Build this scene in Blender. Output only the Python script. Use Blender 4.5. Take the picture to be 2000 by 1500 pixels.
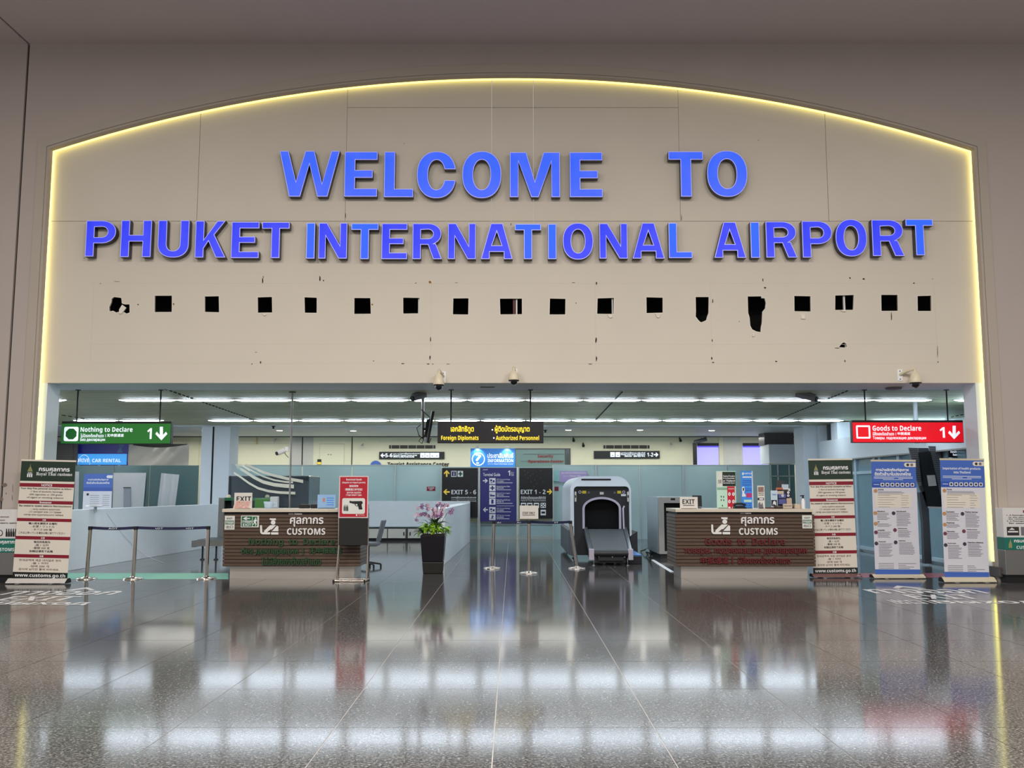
import bpy, math, random
import numpy as np
from mathutils import Vector, Matrix
from mathutils.geometry import delaunay_2d_cdt

for _o in list(bpy.data.objects):
    bpy.data.objects.remove(_o)
SC = bpy.context.scene
COL = SC.collection

# ------------------------------------------------------------------ camera
FPX, CAM_H = 1830.0, 1.52                      # focal length in pixels of the 2000x1500 frame, eye height
PITCH = math.atan(207.0 / FPX)
cam_data = bpy.data.cameras.new('camera')
cam_data.sensor_width = 36.0
cam_data.lens = FPX / 2000.0 * 36.0
cam_data.clip_end = 200
cam = bpy.data.objects.new('camera', cam_data)
cam.location = (0, 0, CAM_H)
cam.rotation_euler = (math.pi / 2 + PITCH, 0, 0)
COL.objects.link(cam)
SC.camera = cam

# ------------------------------------------------------------------ world, exposure, hall lights
wd = bpy.data.worlds.new('hall_ambient')
SC.world = wd
wd.use_nodes = True
wd.node_tree.nodes['Background'].inputs[0].default_value = (1.0, 0.95, 0.91, 1)
wd.node_tree.nodes['Background'].inputs[1].default_value = 0.46
SC.view_settings.view_transform = 'Standard'
SC.view_settings.look = 'None'
SC.view_settings.gamma = 1.0
SC.view_settings.exposure = 0.0
SC.view_settings.use_curve_mapping = False

def area_light(name, loc, sx, sy, power, col, rot=(0, 0, 0)):
    l = bpy.data.lights.new(name, 'AREA')
    l.shape = 'RECTANGLE'; l.size = sx; l.size_y = sy
    l.energy = power; l.color = col
    o = bpy.data.objects.new(name, l)
    o.location = loc; o.rotation_euler = rot
    COL.objects.link(o)
    return o
HALL_W, SIDE_W = 700, 380
for hx in (-6.5, 0, 6.5):                     # the arrivals hall's own ceiling lamps, in rows above and behind the camera
    for hy in (-2.0, 5.5):
        area_light('hall_ceiling_lamp', (hx, hy, 9.25), 2.4, 1.6, HALL_W, (1.0, 0.94, 0.88))

for sx in (-14.0, 14.0):                      # unseen fill lights added at both sides to brighten the customs hall
    for sy in (18.4, 20.8):
        area_light('side_fill', (sx, sy, 3.3), 5.0, 2.0, SIDE_W, (0.88, 0.95, 1.0))

area_light('customs_hall_fill', (0, 22.2, 3.28), 15.5, 8.0, 210, (0.84, 0.93, 1.0))       # broad unseen fill light added over the customs hall
area_light('rear_hall_lamps', (0, 31.0, 3.22), 24.0, 1.2, 330, (1.0, 0.99, 0.92))            # ceiling light behind the glass partition

area_light('shop_fill', (10.4, 21.5, 2.28), 1.0, 7.0, 70, (0.85, 0.94, 1.0))                # added fill that brightens the space behind the glazed side wall

# ------------------------------------------------------------------ pixel -> place
cp, sp = math.cos(PITCH), math.sin(PITCH)
def _ray(px, py):
    v = (750 - py) / FPX
    return Vector(((px - 1000) / FPX, cp - v * sp, sp + v * cp))
def Q(px, py, Y):
    d = _ray(px, py); t = Y / d.y
    return Vector((t * d.x, Y, CAM_H + t * d.z))
def FL(px, py, z=0.0):
    d = _ray(px, py); t = (z - CAM_H) / d.z
    return Vector((t * d.x, t * d.y, z))
def PB(b, Y):
    px0, py0, px1, py1 = b
    mx, my = (px0 + px1) / 2, (py0 + py1) / 2
    return Q(px0, my, Y).x, Q(mx, py1, Y).z, Q(px1, my, Y).x, Q(mx, py0, Y).z   # x0,z0,x1,z1

# ------------------------------------------------------------------ materials
def lin(c):
    c = c / 255.0
    return c / 12.92 if c <= 0.04045 else ((c + 0.055) / 1.055) ** 2.4
MATS = {}
def mat(name, rgb, rough=0.5, metal=0.0, emit=0.0, var=0.06, scale=6.0, spec=0.5, coat=0.0, bump=0.0, erg=None, alpha=1.0, stretch=None):
    if name in MATS: return MATS[name]
    m = bpy.data.materials.new(name); m.use_nodes = True
    nt = m.node_tree; b = nt.nodes['Principled BSDF']
    c = [lin(x) for x in rgb]
    tc = nt.nodes.new('ShaderNodeTexCoord')
    nz = nt.nodes.new('ShaderNodeTexNoise'); nz.inputs['Scale'].default_value = scale; nz.inputs['Detail'].default_value = 3
    if stretch:
        mp = nt.nodes.new('ShaderNodeMapping'); mp.inputs['Scale'].default_value = stretch
        nt.links.new(tc.outputs['Object'], mp.inputs['Vector']); nt.links.new(mp.outputs['Vector'], nz.inputs['Vector'])
    else:
        nt.links.new(tc.outputs['Object'], nz.inputs['Vector'])
    mx = nt.nodes.new('ShaderNodeMix'); mx.data_type = 'RGBA'
    mx.inputs[6].default_value = [x * (1 - var) for x in c] + [1]
    mx.inputs[7].default_value = [min(1, x * (1 + var)) for x in c] + [1]
    nt.links.new(nz.outputs['Fac'], mx.inputs[0])
    nt.links.new(mx.outputs[2], b.inputs['Base Color'])
    b.inputs['Roughness'].default_value = rough
    b.inputs['Metallic'].default_value = metal
    b.inputs['Specular IOR Level'].default_value = spec
    b.inputs['Coat Weight'].default_value = coat
    b.inputs['Alpha'].default_value = alpha
    if emit > 0:
        if erg:
            b.inputs['Emission Color'].default_value = [lin(x) for x in erg] + [1]
        else:
            nt.links.new(mx.outputs[2], b.inputs['Emission Color'])
        b.inputs['Emission Strength'].default_value = emit
    if bump:
        bp = nt.nodes.new('ShaderNodeBump'); bp.inputs['Strength'].default_value = bump; bp.inputs['Distance'].default_value = 0.01
        nt.links.new(nz.outputs['Fac'], bp.inputs['Height']); nt.links.new(bp.outputs['Normal'], b.inputs['Normal'])
    MATS[name] = m
    return m

def mat_terrazzo(name, base, dark, light, rough):
    m = bpy.data.materials.new(name); m.use_nodes = True
    nt = m.node_tree; b = nt.nodes['Principled BSDF']
    g = nt.nodes.new('ShaderNodeNewGeometry')
    n1 = nt.nodes.new('ShaderNodeTexNoise'); n1.inputs['Scale'].default_value = 55; n1.inputs['Detail'].default_value = 2; n1.inputs['Roughness'].default_value = 0.7
    v1 = nt.nodes.new('ShaderNodeTexVoronoi'); v1.inputs['Scale'].default_value = 75
    n3 = nt.nodes.new('ShaderNodeTexNoise'); n3.inputs['Scale'].default_value = 0.5; n3.inputs['Detail'].default_value = 4
    for n in (n1, v1, n3): nt.links.new(g.outputs['Position'], n.inputs['Vector'])
    r = nt.nodes.new('ShaderNodeValToRGB'); e = r.color_ramp.elements
    e[0].position = 0.36; e[0].color = [lin(x) for x in dark] + [1]
    e[1].position = 0.66; e[1].color = [lin(x) for x in light] + [1]
    k = e.new(0.5); k.color = [lin(x) for x in base] + [1]
    nt.links.new(n1.outputs['Fac'], r.inputs['Fac'])
    r2 = nt.nodes.new('ShaderNodeValToRGB'); e = r2.color_ramp.elements
    e[0].position = 0.0; e[0].color = (0.35, 0.35, 0.35, 1); e[1].position = 1.0; e[1].color = (1.45, 1.42, 1.4, 1)
    nt.links.new(v1.outputs['Color'], r2.inputs['Fac'])
    mu = nt.nodes.new('ShaderNodeMix'); mu.data_type = 'RGBA'; mu.blend_type = 'MULTIPLY'; mu.inputs[0].default_value = 1.0
    nt.links.new(r.outputs['Color'], mu.inputs[6]); nt.links.new(r2.outputs['Color'], mu.inputs[7])
    oi = nt.nodes.new('ShaderNodeObjectInfo')
    mr = nt.nodes.new('ShaderNodeMapRange'); mr.inputs[3].default_value = 0.93; mr.inputs[4].default_value = 1.07
    nt.links.new(oi.outputs['Random'], mr.inputs[0])
    mm = nt.nodes.new('ShaderNodeMix'); mm.data_type = 'RGBA'; mm.blend_type = 'MULTIPLY'; mm.inputs[0].default_value = 1.0
    nt.links.new(mu.outputs[2], mm.inputs[6]); nt.links.new(mr.outputs[0], mm.inputs[7])
    nt.links.new(mm.outputs[2], b.inputs['Base Color'])
    rr = nt.nodes.new('ShaderNodeMapRange'); rr.inputs[3].default_value = rough * 0.8; rr.inputs[4].default_value = rough * 1.25
    nt.links.new(n3.outputs['Fac'], rr.inputs[0]); nt.links.new(rr.outputs[0], b.inputs['Roughness'])
    b.inputs['Specular IOR Level'].default_value = 0.27
    MATS[name] = m
    return m

def mat_glass(name, tint, diff, opaque, rough=0.06):
    """tinted sheet glass: part see-through, part frosted colour, with its own gloss"""
    m = bpy.data.materials.new(name); m.use_nodes = True
    nt = m.node_tree; b = nt.nodes['Principled BSDF']; out = nt.nodes['Material Output']
    nz = nt.nodes.new('ShaderNodeTexNoise'); nz.inputs['Scale'].default_value = 0.8
    mx = nt.nodes.new('ShaderNodeMix'); mx.data_type = 'RGBA'
    c = [lin(x) for x in diff]
    mx.inputs[6].default_value = [x * 0.85 for x in c] + [1]; mx.inputs[7].default_value = [x * 1.15 for x in c] + [1]
    nt.links.new(nz.outputs['Fac'], mx.inputs[0]); nt.links.new(mx.outputs[2], b.inputs['Base Color'])
    b.inputs['Roughness'].default_value = rough
    t = nt.nodes.new('ShaderNodeBsdfTransparent'); t.inputs[0].default_value = [lin(x) for x in tint] + [1]
    ms = nt.nodes.new('ShaderNodeMixShader'); ms.inputs[0].default_value = opaque
    nt.links.new(t.outputs[0], ms.inputs[1]); nt.links.new(b.outputs[0], ms.inputs[2]); nt.links.new(ms.outputs[0], out.inputs[0])
    MATS[name] = m
    return m

# ------------------------------------------------------------------ mesh builder
class MB:
    def __init__(s): s.v = []; s.f = []; s.sm = []
    def add(s, vs, fs, smooth=False):
        o = len(s.v); s.v += [tuple(p) for p in vs]
        for f in fs: s.f.append(tuple(i + o for i in f)); s.sm.append(smooth)
        return s
    def box(s, x0, x1, y0, y1, z0, z1):
        return s.add([(x0, y0, z0), (x1, y0, z0), (x1, y1, z0), (x0, y1, z0), (x0, y0, z1), (x1, y0, z1), (x1, y1, z1), (x0, y1, z1)],
                     [(0, 3, 2, 1), (4, 5, 6, 7), (0, 1, 5, 4), (1, 2, 6, 5), (2, 3, 7, 6), (3, 0, 4, 7)])
    def hexa(s, p):      # 8 corners, bottom ring then top ring
        return s.add(p, [(0, 3, 2, 1), (4, 5, 6, 7), (0, 1, 5, 4), (1, 2, 6, 5), (2, 3, 7, 6), (3, 0, 4, 7)])
    def cyl(s, p0, p1, r0, r1=None, n=12, cap=True):
        r1 = r0 if r1 is None else r1
        p0, p1 = Vector(p0), Vector(p1); d = (p1 - p0).normalized()
        a = d.orthogonal().normalized(); b = d.cross(a)
        vs = []
        for p, r in ((p0, r0), (p1, r1)):
            for i in range(n):
                t = 2 * math.pi * i / n; vs.append(p + a * math.cos(t) * r + b * math.sin(t) * r)
        s.add(vs, [(i, (i + 1) % n, n + (i + 1) % n, n + i) for i in range(n)], True)
        if cap: s.add(vs, [tuple(range(n - 1, -1, -1)), tuple(range(n, 2 * n))])
        return s
    def tube(s, pts, r, n=8):
        pts = [Vector(p) for p in pts]; rings = []
        a = None
        for i, p in enumerate(pts):
            d = (pts[min(i + 1, len(pts) - 1)] - pts[max(i - 1, 0)]).normalized()
            a = d.orthogonal().normalized() if a is None else (a - d * a.dot(d)).normalized()
            b = d.cross(a)
            rings += [p + (a * math.cos(2 * math.pi * k / n) + b * math.sin(2 * math.pi * k / n)) * r for k in range(n)]
        fs = [(i * n + k, i * n + (k + 1) % n, (i + 1) * n + (k + 1) % n, (i + 1) * n + k) for i in range(len(pts) - 1) for k in range(n)]
        s.add(rings, fs, True)
        s.add(rings[:n], [tuple(range(n - 1, -1, -1))]); s.add(rings[-n:], [tuple(range(n))])
        return s
    def lathe(s, prof, c, n=24):
        vs = []
        for r, z in prof:
            vs += [(c[0] + r * math.cos(2 * math.pi * k / n), c[1] + r * math.sin(2 * math.pi * k / n), c[2] + z) for k in range(n)]
        m = len(prof)
        s.add(vs, [(i * n + k, i * n + (k + 1) % n, (i + 1) * n + (k + 1) % n, (i + 1) * n + k) for i in range(m - 1) for k in range(n)], True)
        s.add(vs[:n], [tuple(range(n - 1, -1, -1))]); s.add(vs[-n:], [tuple(range(n))])
        return s
    def prism(s, loops, M, w0, w1):
        """closed loops (outer and holes) in (u,v), extruded between w0 (back) and w1 (front) through M(u,v,w)"""
        V, T = fill_loops(loops)
        s.add([M(x, y, w1) for x, y in V], T)
        if w0 != w1:
            s.add([M(x, y, w0) for x, y in V], [t[::-1] for t in T])
            for lp in loops:
                n = len(lp)
                s.add([M(x, y, w1) for x, y in lp] + [M(x, y, w0) for x, y in lp], [(i, i + n, (i + 1) % n + n, (i + 1) % n) for i in range(n)])
        return s
    def xf(s, m):
        s.v = [tuple(m @ Vector(p)) for p in s.v]; return s

def XZ(Y):      # a plane facing the camera side: u = x, v = z, w = towards the viewer
    return lambda u, v, w: (u, Y - w, v)

def _wind(V, T, A, B):
    T = np.array(T); cen = V[T].mean(1); px = cen[:, 0][:, None]; py = cen[:, 1][:, None]
    up = (A[:, 1] <= py) & (B[:, 1] > py); dn = (A[:, 1] > py) & (B[:, 1] <= py)
    cr = (B[:, 0] - A[:, 0]) * (py - A[:, 1]) - (px - A[:, 0]) * (B[:, 1] - A[:, 1])
    return (up & (cr > 0)).sum(1) - (dn & (cr < 0)).sum(1), (up & (cr > 0)).sum(1) + (dn & (cr < 0)).sum(1)
def fill_loops(loops):
    co = []; ed = []
    for lp in loops:
        o = len(co); n = len(lp); co += [tuple(p) for p in lp]; ed += [(o + i, o + (i + 1) % n) for i in range(n)]
    A = np.array([co[a] for a, b in ed]); B = np.array([co[b] for a, b in ed])
    v, _, f, _, _, _ = delaunay_2d_cdt([Vector(p) for p in co], ed, [], 0, 1e-6)
    V = np.array([tuple(x) for x in v]); w, x = _wind(V, f, A, B)
    return V, [tuple(t) for t, k in zip(f, x) if k % 2 == 1]

# ------------------------------------------------------------------ objects
ORG = {}
def obj(name, mb, m, parent=None, bevel=0.0, seg=2):
    me = bpy.data.meshes.new(name)
    o = bpy.data.objects.new(name, me)
    org = ORG.get(parent.name, Vector((0, 0, 0))) if parent else Vector((0, 0, 0))
    me.from_pydata([tuple(Vector(p) - org) for p in mb.v], [], mb.f)
    me.polygons.foreach_set('use_smooth', mb.sm)
    me.materials.append(m)
    COL.objects.link(o)
    if parent:
        o.parent = parent; ORG[o.name] = org
    if bevel:
        md = o.modifiers.new('bevel', 'BEVEL'); md.width = bevel; md.segments = seg; md.limit_method = 'ANGLE'
    return o
def thing(name, label, cat, loc, group=None):
    o = bpy.data.objects.new(name, None); o.empty_display_size = 0.1
    o.location = loc; COL.objects.link(o); ORG[o.name] = Vector(loc)
    o['label'] = label; o['category'] = cat
    if group: o['group'] = group
    return o
def tag(o, label, cat, group=None):
    o['label'] = label; o['category'] = cat
    if group: o['group'] = group
    return o
def lab(o, label): o['label'] = label; return o
def struct(name, mb, m, label=None, bevel=0.0):
    o = obj(name, mb, m, None, bevel); o['kind'] = 'structure'
    if label: o['label'] = label
    return o
def share(name, src, parent, loc=(0, 0, 0), rot=(0, 0, 0), sc=(1, 1, 1)):
    o = bpy.data.objects.new(name, src.data); COL.objects.link(o); o.parent = parent
    o.location = loc; o.rotation_euler = rot; o.scale = sc
    if parent: ORG[o.name] = ORG.get(parent.name, Vector((0, 0, 0)))
    return o
def dup(root, loc, label=None):
    r = root.copy(); COL.objects.link(r); r.location = loc; ORG[r.name] = Vector(loc)
    if label: r['label'] = label
    for ch in list(root.children):
        c = ch.copy(); COL.objects.link(c); c.parent = r; ORG[c.name] = Vector(loc)
        for g in list(ch.children):
            d = g.copy(); COL.objects.link(d); d.parent = c; ORG[d.name] = Vector(loc)
    return r

# ------------------------------------------------------------------ lettering (outlines of Blender's built-in text, filled here)
def B_(s, base=(0x1D5D4, 0x1D5EE, 0x1D7EC)):     # heavy sans capitals, small letters and figures
    return ''.join(chr(base[0] + ord(c) - 65) if 'A' <= c <= 'Z' else chr(base[1] + ord(c) - 97) if 'a' <= c <= 'z' else
                   chr(base[2] + ord(c) - 48) if '0' <= c <= '9' else c for c in s)
def S_(s): return B_(s, (0x1D400, 0x1D41A, 0x1D7CE))   # with serifs
_TX = {}
def glyphs(s, bold=0.0, res=2):
    key = (s, bold, res)
    if key in _TX: return _TX[key]
    c = bpy.data.curves.new('t', 'FONT'); c.body = s; c.size = 1; c.resolution_u = res; c.fill_mode = 'NONE'
    o = bpy.data.objects.new('t', c); COL.objects.link(o)
    me = bpy.data.meshes.new_from_object(o.evaluated_get(bpy.context.evaluated_depsgraph_get()))
    n = len(me.vertices); co = np.zeros(n * 3); me.vertices.foreach_get('co', co); co = co.reshape(-1, 3)[:, :2]
    e = np.zeros(len(me.edges) * 2, dtype=np.int32); me.edges.foreach_get('vertices', e); e = e.reshape(-1, 2)
    bpy.data.objects.remove(o); bpy.data.curves.remove(c); bpy.data.meshes.remove(me)
    nxt = {}
    # walk the loops so that each has one direction, as drawn
    adj = {}
    for a, b in e: adj.setdefault(int(a), []).append(int(b)); adj.setdefault(int(b), []).append(int(a))
    seen = set(); loops = []
    for st in range(n):
        if st in seen or st not in adj: continue
        lp = [st]; seen.add(st); cur = st
        nb = [q for q in adj[st]]
        step = st + 1 if (st + 1) in nb else nb[0]
        while step not in seen:
            lp.append(step); seen.add(step); cur = step
            q = [k for k in adj[cur] if k not in seen]
            if not q: break
            step = q[0]
        if len(lp) > 2: loops.append(co[lp])
    if bold:
        out = []
        ar = [0.5 * float(np.sum(l[:, 0] * np.roll(l[:, 1], -1) - np.roll(l[:, 0], -1) * l[:, 1])) for l in loops]
        if max(ar, key=abs) > 0: bold = -bold
        for lp in loops:
            p = np.roll(lp, 1, 0); q = np.roll(lp, -1, 0)
            d1 = lp - p; d2 = q - lp
            d1 /= np.maximum(1e-9, np.linalg.norm(d1, axis=1))[:, None]; d2 /= np.maximum(1e-9, np.linalg.norm(d2, axis=1))[:, None]
            nn = np.stack([-(d1 + d2)[:, 1], (d1 + d2)[:, 0]], 1)
            ln = np.maximum(0.6, np.linalg.norm(nn, axis=1))[:, None]
            out.append(lp + nn / ln * bold)      # outer contours run clockwise, left is outwards (or the reverse)
        loops = out
    cc = []; ed = []
    for lp in loops:
        k = len(cc); m = len(lp); cc += [tuple(p) for p in lp]; ed += [(k + i, k + (i + 1) % m) for i in range(m)]
    A = np.array([cc[a] for a, b in ed]); Bq = np.array([cc[b] for a, b in ed])
    v, _, f, _, _, _ = delaunay_2d_cdt([Vector(p) for p in cc], ed, [], 0, 1e-7)
    V = np.array([tuple(x) for x in v]); w, _ = _wind(V, f, A, Bq)
    T = [tuple(t) for t, k in zip(f, w) if k != 0]
    used = V[[i for t in T for i in t]]
    lo, hi = used.min(0), used.max(0)
    _TX[key] = (V, T, loops, lo, hi)
    return _TX[key]
def text_mb(s, box, M, w=0.003, bold=0.0, depth=0.0, keep=None, mb=None):
    """fit the string into box (u0,v0,u1,v1); keep='l'/'c' keeps its own proportions and aligns it"""
    mb = mb or MB()
    V, T, loops, lo, hi = glyphs(s, bold)
    u0, v0, u1, v1 = box
    su = (u1 - u0) / max(1e-6, hi[0] - lo[0]); sv = (v1 - v0) / max(1e-6, hi[1] - lo[1])
    if keep:
        su2 = min(su, sv * 1.15); 
        if keep == 'c': u0 += ((u1 - u0) - su2 * (hi[0] - lo[0])) / 2
        su = su2
    g = lambda p, ww: M(u0 + (p[0] - lo[0]) * su, v0 + (p[1] - lo[1]) * sv, ww)
    mb.add([g(p, w) for p in V], T)
    if depth:
        for lp in loops:
            n = len(lp)
            mb.add([g(p, w) for p in lp] + [g(p, w - depth) for p in lp], [(i, i + n, (i + 1) % n + n, (i + 1) % n) for i in range(n)])
    return mb
def LT(parent, s, b, Y, m, w=0.003, bold=0.0, depth=0.0, keep=None, name='lettering', label=None):
    if depth: return LT_split(parent, s, b, Y, m, w, bold, depth)
    o = obj(name, text_mb(s, PB(b, Y), XZ(Y), w, bold, depth, keep), m, parent)
    if label: o['label'] = label
    return o
def LT_split(parent, s, b, Y, m, w, bold, depth):
    """raised lettering: every separate glyph is its own piece"""
    V, T, loops, lo, hi = glyphs(s, bold)
    u0, v0, u1, v1 = PB(b, Y); su = (u1 - u0) / (hi[0] - lo[0]); sv = (v1 - v0) / (hi[1] - lo[1])
    root = list(range(len(V)))
    def find(i):
        while root[i] != i: root[i] = root[root[i]]; i = root[i]
        return i
    for t in T:
        for k in t[1:]: root[find(t[0])] = find(k)
    comp = {}
    for t in T: comp.setdefault(find(t[0]), []).append(t)
    g = lambda p, ww: (u0 + (p[0] - lo[0]) * su, Y - ww, v0 + (p[1] - lo[1]) * sv)
    for ts in comp.values():
        ids = sorted({i for t in ts for i in t}); ix = {i: k for k, i in enumerate(ids)}
        mb = MB().add([g(V[i], w) for i in ids], [tuple(ix[i] for i in t) for t in ts])
        cnt = {}
        for t in ts:
            for a, c in ((t[0], t[1]), (t[1], t[2]), (t[2], t[0])): cnt[(min(a, c), max(a, c))] = cnt.get((min(a, c), max(a, c)), 0) + 1
        bd = [e for e, k in cnt.items() if k == 1]
        mb.add([q for a, c in bd for q in (g(V[a], w), g(V[c], w), g(V[c], w - depth), g(V[a], w - depth))], [(4 * k, 4 * k + 1, 4 * k + 2, 4 * k + 3) for k in range(len(bd))])
        obj('letter', mb, m, parent)
def RC(parent, name, b, Y, m, w=0.002, t=0.002, label=None):
    x0, z0, x1, z1 = PB(b, Y)
    o = obj(name, MB().box(x0, x1, Y - w, Y - w + t, z0, z1), m, parent)
    if label: o['label'] = label
    return o
def PL(parent, name, pts, Y, m, w=0.003, t=0.002, label=None):     # polygon given in pixels
    lp = [(Q(x, y, Y).x, Q(x, y, Y).z) for x, y in pts]
    o = obj(name, MB().prism([lp], XZ(Y), w - t, w), m, parent)
    if label: o['label'] = label
    return o
def circ(cx, cy, rx, ry=None, n=24, a0=0, a1=360):
    ry = rx if ry is None else ry
    return [(cx + rx * math.cos(math.radians(a0 + (a1 - a0) * i / n)), cy + ry * math.sin(math.radians(a0 + (a1 - a0) * i / n))) for i in range(n + (0 if a1 - a0 == 360 else 1))]
def rrect(x0, y0, x1, y1, r, k=5):
    p = []
    for cx, cy, a in ((x1 - r, y1 - r, 0), (x0 + r, y1 - r, 90), (x0 + r, y0 + r, 180), (x1 - r, y0 + r, 270)):
        p += [(cx + r * math.cos(math.radians(a + 90 * i / k)), cy + r * math.sin(math.radians(a + 90 * i / k))) for i in range(k + 1)]
    return p
def arrow(cx, cy, w, h, d):      # pixel polygon of an arrow, d in 'dlur'
    p = [(-0.13, 0.5), (0.13, 0.5), (0.13, -0.12), (0.38, 0.13), (0.5, -0.03), (0, -0.5), (-0.5, -0.03), (-0.38, 0.13), (-0.13, -0.12)]
    R = {'d': lambda u, v: (u, -v), 'u': lambda u, v: (u, v), 'r': lambda u, v: (-v, u), 'l': lambda u, v: (v, u)}[d]
    return [(cx + R(u, v)[0] * w, cy + R(u, v)[1] * h) for u, v in p]
random.seed(7)
TUBE, DOWN, DOWNW = 21.0, 12.0, 40.0
# ================================================================== the setting
YW, YP = 15.90, 16.10            # front face of the hall wall, face of the recessed arch panel
HEAD = Q(1000, 748, YP).z        # underside of the opening
CEIL = Q(300, 86, YW).z          # hall ceiling
IZ = HEAD                        # ceiling height behind the opening
XO = 8.13                        # half width of the arch
ZC = Q(107, 290, YW).z           # springing corners
ZA = Q(1005, 147, YW).z          # crown of the arch
_sag = ZA - ZC
RA = (XO * XO + _sag * _sag) / (2 * _sag)
def arc_z(x, off=0.0): return ZA - RA + math.sqrt(max(0, (RA + off) ** 2 - x * x))

m_floor = mat_terrazzo('polished_grey_terrazzo', (78, 77, 77), (36, 36, 36), (124, 122, 120), 0.095)
m_grout = mat('pale_floor_joint', (176, 174, 170), 0.5)
m_hall = mat('mauve_grey_plaster', (184, 173, 167), 0.75, var=0.04, scale=1.2, bump=0.03)
m_band = mat('grey_plaster_band', (182, 172, 160), 0.7, var=0.04, scale=2)
m_panel = mat('cream_painted_board', (216, 208, 194), 0.65, var=0.05, scale=0.9, bump=0.02)
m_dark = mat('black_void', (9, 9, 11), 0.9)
m_joint = mat('black_joint_filler', (20, 19, 19), 0.8)
m_blue = mat('pale_blue_grey_paint', (214, 224, 233), 0.5, var=0.03)
m_ceil = mat('hall_ceiling_paint', (204, 192, 188), 0.8, var=0.04, scale=1.0)
m_slat = mat('green_grey_ceiling_slat', (184, 190, 156), 0.45, var=0.18, scale=2.2, stretch=(0.35, 2.0, 1))
m_cream = mat('cream_wall_paint', (226, 222, 196), 0.6, var=0.03)
m_plinth = mat('dark_grey_plinth', (84, 80, 82), 0.35)
m_led = mat('yellow_light_diffuser', (255, 244, 170), 0.4, emit=2.1, erg=(255, 240, 132), var=0.02)
m_black = mat('matt_black', (16, 16, 18), 0.5)
m_white = mat('white_print', (238, 240, 243), 0.5, var=0.02)
m_chrome = mat('brushed_steel', (196, 192, 188), 0.22, 0.95, var=0.1, scale=20)
m_steel = mat('dull_steel', (150, 148, 146), 0.4, 0.9, var=0.12, scale=14, stretch=(1, 1, 12))

# floor: slab with every near slab of stone its own piece
fy = [FL(1000, y).y for y in (1421, 1348, 1292)]
TY = 1.2 * (fy[0] / 6.38); TX = TY * 0.875
gx = FL(972, 1340).x; gy = fy[0]
floor = struct('floor', MB().box(-17, 17, -6, 36, -0.15, -0.004), m_grout, 'polished grey stone floor with pale joints')
def tile_mb(x, y): return MB().box(x, x + TX - 0.007, y, y + TY - 0.007, -0.02, 0.0)
src = obj('tile', tile_mb(0, 0), m_floor, floor)
i0 = math.floor((-9.6 - gx) / TX); i1 = math.ceil((9.6 - gx) / TX)
j0 = math.floor((4.6 - gy) / TY); first = True; rest = MB()
cells = [(i, j) for j in range(math.floor((-5.5 - gy) / TY), math.ceil((35 - gy) / TY)) for i in range(math.floor((-16.8 - gx) / TX), math.ceil((16.8 - gx) / TX))]
near = sorted([c for c in cells if gy + c[1] * TY > 4.3 and abs(gx + (c[0] + .5) * TX) < 0.6 * (gy + (c[1] + 1) * TY) + 0.6 and abs(gx + (c[0] + .5) * TX) < 9.7],
              key=lambda c: c[1])[:296]
ns = set(near)
for i, j in near:
    x, y = gx + i * TX + 0.0035, gy + j * TY + 0.0035
    if first: src.location = (x, y, 0); first = False
    else: share('tile', src, floor, (x, y, 0))
for i, j in cells:
    if (i, j) not in ns:
        x, y = gx + i * TX + 0.0035, gy + j * TY + 0.0035
        rest.add([(x, y, 0), (x + TX - .007, y, 0), (x + TX - .007, y + TY - .007, 0), (x, y + TY - .007, 0)], [(0, 1, 2, 3)])
o = obj('far_tiles', rest, m_floor, floor); o['kind'] = 'stuff'

# hall ceiling with its black joint, hall side wall beyond the joint
XJ = (Q(57, 80, YW).x + Q(15, 760, YW).x) / 2
struct('ceiling', MB().box(XJ + 0.02, 13.4, -5, YW + 0.1, CEIL, CEIL + 0.12).box(-13.4, XJ - 0.02, -5, YW + 0.1, CEIL, CEIL + 0.12), m_ceil, 'dim mauve grey hall ceiling')
struct('trim_1', MB().box(XJ - 0.03, XJ + 0.03, -5, YW + 0.2, CEIL + 0.05, CEIL + 0.2).box(XJ - 0.03, XJ + 0.03, YW + 0.05, YW + 0.2, 0, CEIL), m_joint, 'black movement joint in wall and ceiling')
struct('wall_left', MB().box(-13.4, XJ - 0.02, YW, YW + 0.3, 0, CEIL), m_hall, 'mauve grey hall wall beyond the black joint')
N = 48
arcp = [(-XO + 2 * XO * i / N, arc_z(-XO + 2 * XO * i / N)) for i in range(N + 1)]
outer = [(XJ + 0.02, 0), (-XO, 0)] + arcp + [(XO, 0), (13.4, 0), (13.4, CEIL), (XJ + 0.02, CEIL)]
struct('wall_front', MB().prism([outer], XZ(YW), -0.14, 0), m_hall, 'mauve grey hall wall around the arched recess')
# raised band that follows the arch, with a small lip inside it
def band(a, b, y0, y1):
    def edge(k):
        X = XO + k
        return [(-X, 0.0)] + [(-X + 2 * X * i / N, arc_z(-X + 2 * X * i / N, k)) for i in range(N + 1)] + [(X, 0.0)]
    A, Bq = edge(a), edge(b)
    return MB().prism([A + Bq[::-1]], XZ(YW), -y1, y0)
struct('trim_2', band(0.045, 0.20, 0.02, 0.0), m_band, 'plaster band framing the arch')
struct('trim_3', band(0.0, 0.04, 0.006, 0.0), m_band, 'thin inner lip of the arch band')
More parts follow.
